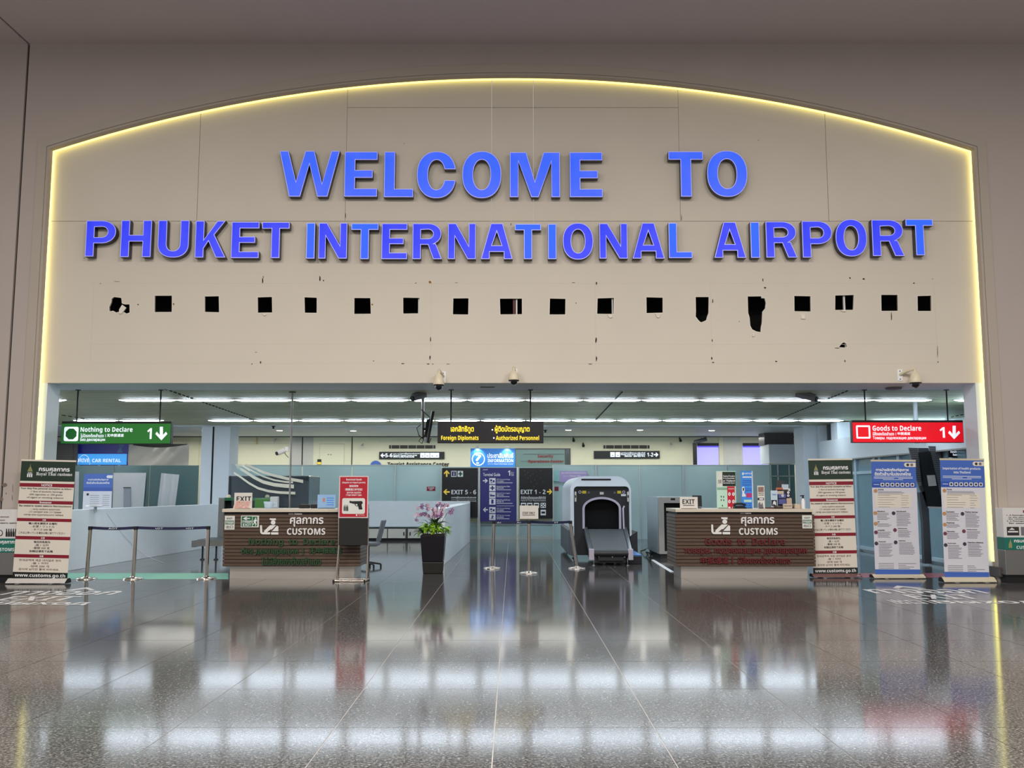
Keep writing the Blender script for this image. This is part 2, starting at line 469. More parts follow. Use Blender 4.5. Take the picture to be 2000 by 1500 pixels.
# reveal of the arch with the glowing strip in it
led = MB(); K = 64
def led_path(k):
    X = XO + k
    p = [(-X, 0.32)] + [(-X, 0.32 + (arc_z(-X, k) - 0.32) * i / 10) for i in range(1, 11)] + [(-X + 2 * X * i / K, arc_z(-X + 2 * X * i / K, k)) for i in range(1, K + 1)]
    return p + [(X, arc_z(X, k) + (0.32 - arc_z(X, k)) * i / 10) for i in range(1, 11)]
a, b2 = led_path(-0.004), led_path(0.012)
n = len(a)
vs = [(x, YW + 0.125, z) for x, z in a] + [(x, YP - 0.008, z) for x, z in a] + [(x, YW + 0.125, z) for x, z in b2] + [(x, YP - 0.008, z) for x, z in b2]
led.add(vs, [(i, i + 1, n + i + 1, n + i) for i in range(n - 1)] + [(2 * n + i, 2 * n + i + 1, i + 1, i) for i in range(n - 1)] + [(n + i, n + i + 1, 3 * n + i + 1, 3 * n + i) for i in range(n - 1)])
tag(obj('light_strip', led, m_led), 'glowing yellow light strip lining the edge of the arched recess', 'light strip')
mbk = MB()
for k in (0, 1):
    pass
rev = led_path(0.012); n = len(rev)
struct('trim_4', MB().add([(x, YW + 0.14, z) for x, z in rev] + [(x, YP + 0.02, z) for x, z in rev] + [(x * 1.004, YW + 0.14, z + 0.05) for x, z in rev] + [(x * 1.004, YP + 0.02, z + 0.05) for x, z in rev],
       [(i, i + 1, n + i + 1, n + i) for i in range(n - 1)] + [(2 * n + i, 2 * n + i + 1, 3 * n + i + 1, 3 * n + i) for i in range(n - 1)]), m_band, 'reveal behind the light strip')

# recessed panel: boards with joints, the lowest with the knocked-out holes
wp = bpy.data.objects.new('wall_recess', None); COL.objects.link(wp); wp['kind'] = 'structure'; wp['label'] = 'cream boarded wall panel inside the arch'
ORG[wp.name] = Vector((0, 0, 0))
zr1 = Q(1000, 432, YP).z; zr2 = Q(1000, 210, YP).z
xs = [-XO - 0.06] + [Q(p, 330, YP).x for p in (388, 676, 960, 1042, 1327, 1615)] + [XO + 0.06]
GAP = 0.004
for i in range(len(xs) - 1):
    x0, x1 = xs[i] + GAP, xs[i + 1] - GAP
    def top(x): return arc_z(max(-XO, min(XO, x))) + 0.06
    zs = [top(x0 + (x1 - x0) * k / 12) for k in range(13)]
    if min(zs) < zr2 + 0.12:
        lp = [(x0, zr1 + GAP), (x1, zr1 + GAP)] + [(x1 - (x1 - x0) * k / 12, zs[12 - k]) for k in range(13)]
        obj('board', MB().prism([lp], XZ(YP), -0.04, 0), m_panel, wp)
    else:
        obj('board', MB().prism([[(x0, zr1 + GAP), (x1, zr1 + GAP), (x1, zr2 - GAP), (x0, zr2 - GAP)]], XZ(YP), -0.04, 0), m_panel, wp)
        lp = [(x0, zr2 + GAP), (x1, zr2 + GAP)] + [(x1 - (x1 - x0) * k / 12, zs[12 - k]) for k in range(13)]
        obj('board', MB().prism([lp], XZ(YP), -0.04, 0), m_panel, wp)
def c4(pts, ox, oy, k): return [(ox + x / k, oy + y / k) for x, y in pts]
HOLES = [c4([(135, 312), (133, 280), (150, 238), (152, 214), (170, 200), (228, 207), (232, 250), (255, 258), (292, 257), (293, 322), (268, 330), (250, 318), (225, 322), (205, 316), (188, 322), (165, 308)], 180, 530, 4)]
for bx in ((302.5, 578, 335.5, 609.5), (400.5, 579, 428, 609.5), (503, 580, 531, 611), (595, 581, 619, 611), (692, 582.5, 724, 613), (787.5, 581.5, 819, 612), (885, 583, 914.5, 614),
           (977, 583, 1019, 614), (1074, 583, 1104, 614), (1167, 582, 1198.5, 613), (1263, 581, 1295, 611), (1552, 578, 1583, 608), (1631.5, 576.5, 1667, 605.5), (1721, 576, 1754, 607), (1792, 578, 1818.5, 607)):
    x0, y0, x1, y1 = bx; j = lambda: random.uniform(-.7, .7)
    HOLES.append([(x0 + j(), y0 + j()), (x1 + j(), y0 + j()), (x1 + j(), y1 + j()), (x0 + j(), y1 + j())])
HOLES.append(c4([(1215, 278), (1358, 278), (1355, 450), (1340, 490), (1330, 530), (1290, 548), (1272, 553), (1250, 535), (1215, 490), (1218, 440)], 1140, 530, 5.556))
HOLES.append(c4([(1780, 272), (1928, 270), (1930, 290), (1965, 292), (1977, 340), (1970, 400), (1940, 437), (1934, 560), (1925, 600), (1920, 660), (1870, 650), (1830, 630), (1808, 590), (1800, 500), (1785, 450)], 1140, 530, 5.556))
HOLES.append(c4([(770, 822), (800, 782), (825, 770), (850, 785), (857, 820), (835, 828)], 1500, 530, 5.556))
loops = [[(-XO - 0.06, HEAD), (XO + 0.06, HEAD), (XO + 0.06, zr1 - GAP), (-XO - 0.06, zr1 - GAP)]]
for h in HOLES: loops.append([(Q(x, y, YP).x, Q(x, y, YP).z) for x, y in h])
obj('holed_board', MB().prism(loops, XZ(YP), -0.035, 0), m_panel, wp)['label'] = 'long lower board with a row of knocked-out square holes'
zb0, zb1 = Q(1000, 725, YP).z, Q(1000, 540, YP).z
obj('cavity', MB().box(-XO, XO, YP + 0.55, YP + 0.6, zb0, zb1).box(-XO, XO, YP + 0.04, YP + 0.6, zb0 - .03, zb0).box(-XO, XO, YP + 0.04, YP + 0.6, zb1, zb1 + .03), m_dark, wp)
m_plas = mat('white_broken_plaster', (232, 226, 212), 0.8)
m_pale = mat('pale_metal_stud', (214, 214, 210), 0.5)
m_redb = mat('dull_red_stud', (96, 40, 46), 0.6)
fl = MB()
for pts, ox, oy, k in (([(215, 300), (238, 262), (255, 275), (270, 285), (250, 312), (228, 335), (214, 330)], 180, 530, 4), ([(1330, 325), (1345, 340), (1362, 338), (1355, 348), (1340, 345)], 180, 530, 4),
                       ([(262, 470), (300, 478), (310, 500), (285, 508), (268, 492)], 1140, 530, 5.556), ([(775, 462), (800, 490), (825, 470), (815, 505), (795, 500)], 1140, 530, 5.556),
                       ([(1830, 670), (1850, 680), (1845, 710), (1828, 705)], 1140, 530, 5.556), ([(358, 468), (392, 470), (402, 518), (355, 516)], 1500, 530, 5.556), ([(780, 425), (840, 422), (840, 436), (812, 440)], 1500, 530, 5.556)):
    fl.prism([[(Q(x, y, YP).x, Q(x, y, YP).z) for x, y in c4(pts, ox, oy, k)]], XZ(YP), 0.0, 0.025)
eg = MB()
for lp in loops[1:]:
    c_ = (sum(p[0] for p in lp) / len(lp), sum(p[1] for p in lp) / len(lp))
    big = [(p[0] + math.copysign(.011, p[0] - c_[0]), p[1] + math.copysign(.011, p[1] - c_[1])) for p in lp]
    eg.prism([big, lp], XZ(YP), -.005, .002)
o = obj('broken_hole_edges', eg, m_plas, wp); o['kind'] = 'stuff'
o = obj('plaster_flakes', fl, m_plas, wp); o['kind'] = 'stuff'
for px0, px1, mm in ((1007.5, 1010.5, m_pale), (1002, 1006, m_redb), (816, 818.5, m_pale), (1195.5, 1198, m_pale), (1649.5, 1653, m_pale)):
    x0, x1 = Q(px0, 598, YP).x, Q(px1, 598, YP).x
    obj('wall_stud', MB().box(x0, x1, YP + 0.05, YP + 0.09, zb0, zb1), mm, wp)
# scuffs, screw holes and rust left by old signs
m_scuff = mat('dark_scuff', (52, 42, 36), 0.9); m_rust = mat('rust_stain', (150, 104, 66), 0.9)
sc_ = MB(); rs = MB()
SC_PX = [(513, 548, 1.6, 7), (625, 545, 2, 6), (632, 548, 1.2, 2), (841, 663, 1.4, 5), (840, 698, 1.3, 5), (836, 711, 3, .9), (845, 711, 2.2, .8), (787, 710, 3, 1), (730, 705, 1.6, .8), (875, 711, 4, .5), (1164, 664, 1.6, 6.5), (1165, 700, 1.5, 5.5),
         (1153, 711, 4, .8), (1120, 552, 4.5, .6), (1165, 553, 1.3, 3.5), (1393, 708, 2.8, 1.2), (1390, 700, 1.6, 3), (1391, 665, .9, 3), (1392, 588, 1, 4), (1444, 628, 1, 1), (1490, 547, 1, 3.5), (1494, 562, 2.5, 1.8), (1516, 706, 3, 1.4), (1650, 705, 1.2, 2.6),
         (1660, 543, 1.6, 2), (1687, 545, 2.5, 2), (1785, 553, 1.8, 1.6), (1821, 545, 1, 1), (1831, 688, .8, 14), (1832, 707, 1.2, 1.2), (1741, 617, .9, 10), (1635, 680, 7, .7), (812, 553, 2, .7), (891, 552, 4, .5), (1125, 592, 1, 2), (270, 595, 2, 1), (492, 711, 1.2, 1), (509, 708, 1.3, 2.6),
         (196, 554, 1, 1), (228, 550, 7, .4), (500, 688, 3, .5), (675, 421, .6, 6), (998, 438, .9, 3), (1331, 425, .6, 7), (165, 504, 1, 1), (276, 221, 1, 1), (342, 205, 1, 2), (362, 200, 2, 1), (789, 280, .8, .8), (1481, 274, 1, 1), (1800, 243, 1.2, 1.2)]
def blob(cx, cy, rx, ry, Yb):
    ph = [random.uniform(.65, 1.15) for _ in range(9)]
    return [(Q(cx + rx * ph[k] * math.cos(k * .698), cy + ry * ph[k] * math.sin(k * .698), Yb).x, Q(cx + rx * ph[k] * math.cos(k * .698), cy + ry * ph[k] * math.sin(k * .698), Yb).z) for k in range(9)]
for a_ in SC_PX: sc_.prism([blob(*a_, YP)], XZ(YP), 0.002, 0.002)
for a_ in ((840, 551, 3, 3), (727, 595, 2, 2), (339, 594, 2, 2.5), (514, 541, 1, 3)): rs.prism([blob(*a_, YP)], XZ(YP), 0.0015, 0.0015)
m_seam2 = mat('faint_board_seam', (208, 199, 184), 0.8); sm_ = MB()
for px0, py0, px1, py1 in ((176, 553.5, 1832, 552.3), (176, 672.5, 1832, 671.5), (176, 710, 1832, 709)):
    a_, b_ = Q(px0, py0, YP), Q(px1, py1, YP); sm_.box(a_.x, b_.x, YP - .001, YP, a_.z - .003, a_.z + .003)
for px in (176, 841, 1164, 1391, 1832):
    a_, b_ = Q(px, 710, YP), Q(px, 553, YP); sm_.box(a_.x - .003, a_.x + .003, YP - .001, YP, a_.z, b_.z)
o = obj('board_seams', sm_, m_seam2, wp); o['kind'] = 'stuff'
o = obj('scuff_marks', sc_, m_scuff, wp); o['kind'] = 'stuff'
o = obj('rust_stains', rs, m_rust, wp); o['kind'] = 'stuff'

# opening: soffit, jambs, plinths
Y_SOF = 17.30
struct('ceiling_soffit', MB().box(-XO - .3, XO + .3, YP + 0.035, Y_SOF, HEAD, HEAD + 0.2), m_blue, 'pale blue grey soffit over the opening')
xi0, xi1 = Q(88, 800, YP).x, Q(1910, 800, YP).x
jl = struct('wall_jamb', MB().box(xi0 - 0.5, xi0 + 0.02, YP, YP + 0.45, 0, HEAD), m_blue, 'pale blue grey jamb beside the green exit sign')
jr = struct('wall_jamb', MB().box(xi1 - 0.02, xi1 + 0.5, YP, YP + 0.45, 0, HEAD), m_blue, 'pale blue grey jamb beside the red sign')
pz = Q(1950, 1107, YW).z
struct('baseboard_right', MB().box(XO - 0.06, XO + 0.30, YW - 0.1, YP + 0.05, 0.09, pz).box(XO + 0.02, XO + 0.3, YW - .07, YP, 0, .09).box(XO + 0.3, 13.4, YW - 0.06, YW, 0, pz), m_plinth, 'dark plinth under the wall end')
struct('baseboard_left', MB().box(-XO - 0.30, -XO + 0.06, YW - 0.1, YP + 0.05, 0.0, pz).box(-13.4, -XO - 0.3, YW - 0.06, YW, 0, pz), m_plinth, 'dark plinth along the hall wall')

# hall behind the opening
Y_SL, Y_FAR, Y_GL = 27.0, 32.4, 29.5
ci = struct('ceiling_inner', MB().box(-16.9, 16.9, Y_SOF, Y_SL, IZ + 0.035, IZ + 0.1), m_joint, 'slatted green grey ceiling of the customs hall')
sl = MB(); y = Y_SOF + 0.02
while y < Y_SL - 0.1:
    sl.box(-16.9, 16.9, y, y + 0.105, IZ + 0.012 + random.uniform(-.002, .002), IZ + 0.034); y += 0.118
o = obj('ceiling_slats', sl, m_slat, ci); o['kind'] = 'stuff'
o = obj('ceiling_edge', MB().box(-16.9, 16.9, Y_SOF, Y_SOF + .03, IZ, IZ + .05), m_joint, ci)
struct('ceiling_rear', MB().box(-16.9, 16.9, Y_SL, Y_FAR, IZ - 0.02, IZ + 0.1).box(-16.9, 16.9, Y_SL - .06, Y_SL, IZ - .02, IZ + .06), m_blue, 'pale blue bulkhead ceiling with downlights')
struct('trim_5', MB().box(-16.9, 16.9, Y_FAR - 0.5, Y_FAR - 0.42, IZ - 0.05, IZ - 0.015), m_plinth, 'grey shadow gap at the rear ceiling')
struct('wall_back', MB().box(-16.9, 16.9, Y_FAR, Y_FAR + 0.2, 0, IZ), m_cream, 'cream back wall of the customs hall')
struct('wall_side', MB().box(-17, -16.8, YW + .3, Y_FAR, 0, IZ + .1), m_blue, 'pale side wall of the customs hall behind the banner')
struct('wall_side', MB().box(16.8, 17, YW + .3, Y_FAR, 0, IZ + .1), m_blue, 'pale side wall of the customs hall behind the glazing')
# seams in the slatted ceiling
m_seam = m_joint
for p in (((322, 760), (500, 822)), ((1215, 766), (1160, 824)), ((1655, 764), (1500, 828)), ((121, 811), (170, 819)), ((1858, 815), (1886, 809))):
    a_, b_ = FL(*p[0], IZ), FL(*p[1], IZ)
    if p[0][0] != 1215:
        mbs = MB(); k = int((b_ - a_).length / 0.28)
        for q in range(k):
            mbs.tube([a_.lerp(b_, q / k) + Vector((0, 0, .006)), a_.lerp(b_, (q + .5) / k) + Vector((0, 0, .006))], 0.014, 5)
        o = obj('ceiling_seam', mbs, m_seam, ci); o['kind'] = 'stuff'
    else:
        obj('ceiling_seam', MB().tube([a_ + Vector((0, 0, .006)), b_ + Vector((0, 0, .006))], 0.016, 5), m_seam, ci)

# ---- low walls, columns, far glazing
m_lw = mat('white_blue_low_wall', (230, 238, 244), 0.35, var=0.03)
def poly_wall(name, p0, p1, th, z, label):
    p0, p1 = Vector(p0), Vector(p1); d = (p1 - p0).normalized(); nn = Vector((-d.y, d.x, 0)) * th
    return struct(name, MB().hexa([p0, p1, p1 + nn, p0 + nn] + [p + Vector((0, 0, z)) for p in (p0, p1, p1 + nn, p0 + nn)]), m_lw, label, 0.006)
ZLW = 1.14
lw = poly_wall('wall_low', FL(128, 1116), FL(432, 1066), 0.22, ZLW, 'low white wall behind the rope barrier')
poly_wall('wall_low', FL(868, 1103.5), FL(918, 1058), 0.30, ZLW, 'low white wall running back from the planter')
# the far counter between the two
yc = FL(800, 1056).y - .2
struct('wall_counter', MB().box(Q(690, 1000, yc).x, Q(917, 1000, yc).x, yc + 0.02, yc + 0.5, Q(800, 1029, yc).z, Q(800, 979, yc).z), m_lw, 'white counter front above the far cupboards', 0.006)
m_cab = mat('off_white_cabinet', (216, 214, 202), 0.4)
cb = thing('cupboard', 'low off white cupboards under the far counter, with black handles', 'cupboard', (Q(795, 1040, yc).x, yc + .2, 0))
obj('plinth', MB().box(Q(690, 1050, yc).x, Q(862, 1050, yc).x, yc + 0.1, yc + 0.45, 0, Q(800, 1052, yc).z), m_black, cb)
obj('body', MB().box(Q(690, 1040, yc).x, Q(862, 1040, yc).x, yc + 0.06, yc + 0.45, Q(800, 1052, yc).z, Q(800, 1031, yc).z), m_plinth, cb)
for a_, b_, h_ in ((694, 756, None), (758, 792, 789), (797, 834, 801), (836, 860, None)):
    d = RC(cb, 'cupboard_door', (a_, 1033, b_, 1051), yc + .06, m_cab, 0.02, 0.02)
    if h_: RC(d, 'handle', (h_ - 1, 1039, h_ + 1, 1046), yc + .06, m_black, 0.035, 0.014)
def column(name, pxa, pxb, Y, Yb, label, line=None):
    x0, x1 = Q(pxa, 900, Y).x, Q(pxb, 900, Y).x
    o = struct(name, MB().box(x0, x1, Y, Yb, 0, IZ - 0.02), m_blue, label, 0.01)
    if line:
        xl = Q(line, 900, Y).x
        obj('joint', MB().box(xl - .025, xl + .025, Y - .004, Y + .01, 1.0, IZ - .03), m_joint, o)
    return o
column('column', 392, 448, 26.9, 27.75, 'pale blue square column near the car rental counter', 415)
column('column', 1570, 1604, 26.9, 27.75, 'pale blue square column behind the goods to declare desk')
# ================================================================== big channel letters
m_ret = mat('dark_navy_letter_side', (26, 24, 40), 0.35)
m_trim = mat('pale_letter_edge', (196, 196, 255), 0.4, emit=0.35, erg=(150, 150, 255))
def mat_letter(name, a, b):
    m = bpy.data.materials.new(name); m.use_nodes = True; nt = m.node_tree; p = nt.nodes['Principled BSDF']
    tc = nt.nodes.new('ShaderNodeTexCoord'); nz = nt.nodes.new('ShaderNodeTexNoise'); nz.inputs['Scale'].default_value = 2.2
    nt.links.new(tc.outputs['Object'], nz.inputs['Vector'])
    r = nt.nodes.new('ShaderNodeValToRGB'); e = r.color_ramp.elements
    e[0].position = .3; e[0].color = [lin(x) for x in a] + [1]; e[1].position = .7; e[1].color = [lin(x) for x in b] + [1]
    nt.links.new(nz.outputs['Fac'], r.inputs[0])
    p.inputs['Base Color'].default_value = (0.01, 0.015, 0.1, 1)
    nt.links.new(r.outputs[0], p.inputs['Emission Color']); p.inputs['Emission Strength'].default_value = 1.0
    p.inputs['Roughness'].default_value = 0.4; p.inputs['Specular IOR Level'].default_value = 0.1
    return m
m_l1 = mat_letter('blue_lit_face', (54, 100, 244), (80, 108, 248))
m_l2 = mat_letter('violet_blue_lit_face', (50, 62, 238), (74, 80, 246))
m_l3 = mat_letter('azure_lit_face', (44, 108, 246), (62, 100, 248))
def ell(cx, cy, rx, ry, a0=0, a1=360, n=36, e=2.25):
    p = []
    full = abs(a1 - a0) == 360
    for i in range(n if full else n + 1):
        t = math.radians(a0 + (a1 - a0) * i / n); c, s = math.cos(t), math.sin(t)
        p.append((cx + rx * math.copysign(abs(c) ** (2 / e), c), cy + ry * math.copysign(abs(s) ** (2 / e), s)))
    return p
def glyph(ch, w, h):
    s, t = 0.235 * h, 0.185 * h
    R = lambda a, b, c, d: [(a, b), (c, b), (c, d), (a, d)]
    if ch == 'I': return [R(0, 0, w, h)]
    if ch == 'L': return [[(0, 0), (w, 0), (w, t), (s, t), (s, h), (0, h)]]
    if ch == 'T':
        c0, c1 = (w - s) / 2, (w + s) / 2
        return [[(c0, 0), (c1, 0), (c1, h - t), (w, h - t), (w, h), (0, h), (0, h - t), (c0, h - t)]]
    if ch == 'E':
        m0, m1, k = h * .5 - t * .45, h * .5 + t * .5, w * .86
        return [[(0, 0), (w, 0), (w, t), (s, t), (s, m0), (k, m0), (k, m1), (s, m1), (s, h - t), (w, h - t), (w, h), (0, h)]]
    if ch == 'H':
        return [[(0, 0), (s, 0), (s, h * .42), (w - s, h * .42), (w - s, 0), (w, 0), (w, h), (w - s, h), (w - s, h * .42 + t), (s, h * .42 + t), (s, h), (0, h)]]
    if ch == 'N':
        s = .2 * h
        return [[(0, 0), (s, 0), (s, h * .62), (w - s * 1.15, 0), (w, 0), (w, h), (w - s, h), (w - s, h * .38), (s * 1.15, h), (0, h)]]
    if ch == 'M':
        s = .19 * h; c = w / 2
        return [[(0, 0), (s, 0), (s, h * .78), (c - s * .42, 0), (c + s * .42, 0), (w - s, h * .78), (w - s, 0), (w, 0), (w, h), (w - w * .33, h), (c, h * .36), (w * .33, h), (0, h)]]
    if ch == 'W':
        s = .23 * h; c = w / 2
        return [[(w * .175, 0), (w * .36, 0), (c, h * .70), (w * .64, 0), (w * .81, 0), (w, h), (w - s * .8, h), (w * .715, h * .3), (c + s * .45, h), (c - s * .4, h), (w * .285, h * .34), (s * .85, h), (0, h)]]
    if ch == 'A':
        s = .25 * h; c = w / 2
        return [[(0, 0), (s * .98, 0), (w * .285, h * .20), (w * .715, h * .20), (w - s * .98, 0), (w, 0), (c + s * .66, h), (c - s * .66, h)],
                [(w * .355, h * .385), (w * .645, h * .385), (c, h * .76)]]
    if ch == 'K':
        return [[(0, 0), (s, 0), (s, h * .25), (w * .43, h * .44), (w * .68, 0), (w, 0), (w * .62, h * .62), (w * .97, h), (w * .70, h), (s, h * .5), (s, h), (0, h)]]
    if ch == 'O': return [ell(w / 2, h / 2, w / 2, h / 2), ell(w / 2, h / 2, w / 2 - s * .98, h / 2 - t, e=2.15)]
    if ch == 'C':
        k = .115 * h; ro, ri = h / 2, h / 2 - t
        ao = math.degrees(math.asin((k / ro) ** (2.25 / 2))); ai = math.degrees(math.asin((k / ri) ** (2.15 / 2)))
        return [ell(w / 2, h / 2, w / 2, ro, ao, 360 - ao) + ell(w / 2, h / 2, w / 2 - s, ri, 360 - ai, ai, e=2.15)]
    if ch == 'U':
        k = h * .36
        return [[(0, h)] + ell(w / 2, k, w / 2, k, 180, 360, 18) + [(w, h), (w - s, h)] + ell(w / 2, k + t * .1, w / 2 - s, k - t * .9, 360, 180, 18) + [(s, h)]]
    if ch in 'PR':
        b = h * (.365 if ch == 'P' else .40); mid = (b + h) / 2; ry = (h - b) / 2; cx = w * .52
        outer = [(0, 0), (s, 0), (s, b)]
        if ch == 'R': outer = [(0, 0), (s, 0), (s, b), (w * .52, b), (w * .70, 0), (w, 0), (w * .79, b + .04 * h)]
        wr = w * (1 if ch == 'P' else .975)
        outer += ell(cx, mid, wr - cx, ry, -90 if ch == 'P' else -62, 90, 16, 2.1) + [(0, h)]
        inner = [(s, b + t * .95)] + ell(cx, mid, wr - cx - s * .98, ry - t * .95, -90, 90, 12, 2.1) + [(s, h - t)]
        return [outer, inner]
def inset(lp, d, hole):
    n = len(lp); ar = sum(lp[i][0] * lp[(i + 1) % n][1] - lp[(i + 1) % n][0] * lp[i][1] for i in range(n))
    sg = 1 if ar > 0 else -1
    if hole: sg = -sg
    out = []
    for i in range(n):
        p, q, r = Vector(lp[i - 1]), Vector(lp[i]), Vector(lp[(i + 1) % n])
        a, b = (q - p), (r - q)
        if a.length < 1e-9 or b.length < 1e-9: out.append(tuple(q)); continue
        a.normalize(); b.normalize()
        n1, n2 = Vector((-a.y, a.x)), Vector((-b.y, b.x)); m = n1 + n2
        if m.length < .2: out.append(tuple(q)); continue
        m.normalize(); k = d / max(.35, m.dot(n1))
        out.append(tuple(q + m * k * sg))
    return out
YF = YP - 0.15
ROW1 = [('W', 544.5, 663, 294.5, 384), ('E', 672.5, 737, 296, 384), ('L', 750, 807.5, 296, 385), ('C', 814, 891, 295.5, 387), ('O', 902.5, 979.5, 295, 387), ('M', 995.5, 1094, 297, 385), ('E', 1112.5, 1177, 297, 385),
        ('T', 1306, 1374, 295.5, 384), ('O', 1381, 1460, 294, 384.5)]
ROW2 = [('P', 167, 226, 430.5, 501), ('H', 235.5, 295.5, 430, 502), ('U', 308, 369, 430, 503), ('K', 381, 441.5, 431, 503), ('E', 451.5, 506, 433, 504), ('T', 511, 565, 433.5, 504),
        ('I', 598, 615, 435, 505), ('N', 622, 678, 435, 505), ('T', 685.5, 739, 436, 506), ('E', 745, 795.5, 436, 506), ('R', 805.5, 863.5, 436, 506), ('N', 874.5, 929.5, 436, 506), ('A', 939, 1001.5, 436, 506),
        ('T', 1005.5, 1057, 437, 506), ('I', 1070, 1087, 437, 506), ('O', 1099, 1159, 435, 507), ('N', 1170.5, 1226, 436, 505), ('A', 1235, 1298, 435, 505), ('L', 1306, 1352, 435, 504),
        ('A', 1394.5, 1457, 433.5, 503.5), ('I', 1466, 1484, 433.5, 503.5), ('R', 1496, 1557, 432.5, 503), ('P', 1567, 1625.5, 431.5, 503), ('O', 1632, 1693.5, 428, 501), ('R', 1703.5, 1766, 429, 500), ('T', 1770, 1823.5, 428, 498.5)]
ORD = ['first', 'second', 'third', 'fourth', 'fifth', 'sixth', 'seventh', 'eighth', 'ninth', 'tenth', 'eleventh', 'twelfth', 'thirteenth']
WORDS = [('WELCOME', ROW1[:7]), ('TO', ROW1[7:]), ('PHUKET', ROW2[:6]), ('INTERNATIONAL', ROW2[6:19]), ('AIRPORT', ROW2[19:])]
for word, lst in WORDS:
    for k, (ch, x0, x1, y0, y1) in enumerate(lst):
        a = Q(x0, (y0 + y1) / 2, YF); b = Q(x1, (y0 + y1) / 2, YF); zb = Q(x0, y1, YF).z; zt = Q(x0, y0, YF).z
        w, h = b.x - a.x, zt - zb
        t = thing('channel_letter', 'blue lit channel letter %s, %s letter of %s on the arch' % (ch, ORD[k], word), 'letter', (a.x, YP, zb), 'lit letters of the welcome sign')
        gl = glyph(ch, w, h); sh = lambda lp: [(a.x + u, zb + v) for u, v in lp]
        obj('return', MB().prism([sh(l) for l in gl], XZ(YP), 0.02, 0.14), m_ret, t)
        obj('trim_cap', MB().prism([sh(inset(l, 0.003, i > 0)) for i, l in enumerate(gl)], XZ(YP), 0.14, 0.147), m_trim, t)
        mf = m_l1 if word in ('WELCOME', 'TO') else (m_l3 if ch in 'TIL' else m_l2)
        if word == 'PHUKET' or (word == 'AIRPORT' and ch != 'T' and ch != 'I') or (word == 'TO'): mf = m_l2 if word != 'TO' else m_l1
        obj('lit_face', MB().prism([sh(inset(l, 0.014, i > 0)) for i, l in enumerate(gl)], XZ(YP), 0.147, 0.150), mf, t)
        for q in (0.25, 0.75):
            pass

# ================================================================== hanging signs
m_sgreen = mat('green_sign_face', (34, 108, 40), 0.35, emit=0.3, erg=(40, 122, 44), var=0.08, scale=1.5)
m_sred = mat('red_sign_face', (214, 4, 26), 0.35, emit=0.62, erg=(216, 4, 28), var=0.06, scale=1.5)
m_swhite = mat('lit_white_print', (236, 244, 252), 0.4, emit=0.62, erg=(232, 242, 255), var=0.01)
m_syel = mat('lit_yellow_print', (255, 222, 40), 0.4, emit=0.72, erg=(255, 220, 50), var=0.02)
m_sblack = mat('black_sign_face', (22, 21, 26), 0.35)
m_sgdark = mat('deep_green_print', (16, 86, 24), 0.4, emit=0.4, erg=(16, 86, 24))
def hang_sign(name, label, b, Y, th, face, rods, frame_extra=(0.0, 4.5, 0.0, 1.0)):
    x0, z0, x1, z1 = PB(b, Y)
    t = thing(name, label, 'sign', ((x0 + x1) / 2, Y, z0))
    obj('housing', MB().box(x0, x1, Y, Y + th, z0, z1), m_black, t, 0.006)
    l, tp, r, bt = frame_extra
    if face: RC(t, 'sign_face', (b[0] + l + .8, b[1] + tp, b[2] - r - .8, b[3] - bt), Y, face, 0.004, 0.004)
    for px, pt in rods:
        p = Q(px, pt, Y); obj('hanging_rod', MB().cyl((p.x, Y + th / 2, z1), (p.x, Y + th / 2, IZ), 0.014, n=8).lathe([(0.05, -.012), (0.05, 0)], (p.x, Y + th / 2, IZ), 10), m_black, t)
    return t
YS = 17.15
t = hang_sign('exit_channel_sign', 'hanging green lit sign reading Nothing to Declare 1 with down arrow', (119.5, 823, 334, 867.2), YS, 0.12, m_sgreen, ((150, 757), (312.5, 755)))
x0, z0, x1, z1 = PB((125.3, 833.7, 153.2, 861.6), YS)
r8 = lambda k: [(x0 + (x1 - x0) * (.5 + k * math.cos(math.radians(22.5 + 45 * i))), z0 + (z1 - z0) * (.5 + k * math.sin(math.radians(22.5 + 45 * i)))) for i in range(8)]
o = obj('green_channel_symbol', MB().prism([rrect(x0, z0, x1, z1, .03), r8(.41)], XZ(YS), .005, .007), m_swhite, t)
obj('octagon', MB().prism([r8(.41)], XZ(YS), .005, .006), m_sgdark, t)
LT(t, B_('Nothing to Declare'), (157.6, 834, 259.2, 846.3), YS, m_swhite, .007)
LT(t, 'ไม่มีของต้องสำแดง', (157.6, 846.6, 203, 854.4), YS, m_swhite, .007, .02)
LT(t, '| 无申报通道', (206, 847.2, 242, 854.2), YS, m_swhite, .007, .025)
LT(t, 'Без декларации', (157.2, 855.3, 205.5, 863), YS, m_swhite, .007, .022)
LT(t, B_('1'), (287.7, 836.3, 296.7, 857.4), YS, m_swhite, .007)
PL(t, 'arrow', arrow(315.4, 846.8, 23.4, 26.4, 'd'), YS, m_swhite, .007)
t = hang_sign('red_channel_sign', 'hanging red lit sign reading Goods to Declare 1 with down arrow', (1664.8, 820.6, 1881.8, 864.6), YS, 0.12, m_sred, ((1690, 752), (1850.5, 750)))
x0, z0, x1, z1 = PB((1672, 830.8, 1699.6, 856.6), YS)
obj('red_channel_symbol', MB().prism([rrect(x0, z0, x1, z1, .02), rrect(x0 + .03, z0 + .03, x1 - .03, z1 - .03, .008)], XZ(YS), .005, .007), m_swhite, t)
LT(t, B_('Goods to Declare'), (1703.8, 831, 1798.8, 841.4), YS, m_swhite, .007)
LT(t, 'มีสิ่งของต้องสำแดง', (1704.4, 843.2, 1746, 850.6), YS, m_swhite, .007, .02)
LT(t, '| 申报通道', (1749, 844, 1777.5, 850.6), YS, m_swhite, .007, .025)
LT(t, 'Товары, подлежащие декларации', (1704.4, 852.3, 1808.5, 859.4), YS, m_swhite, .007, .022)
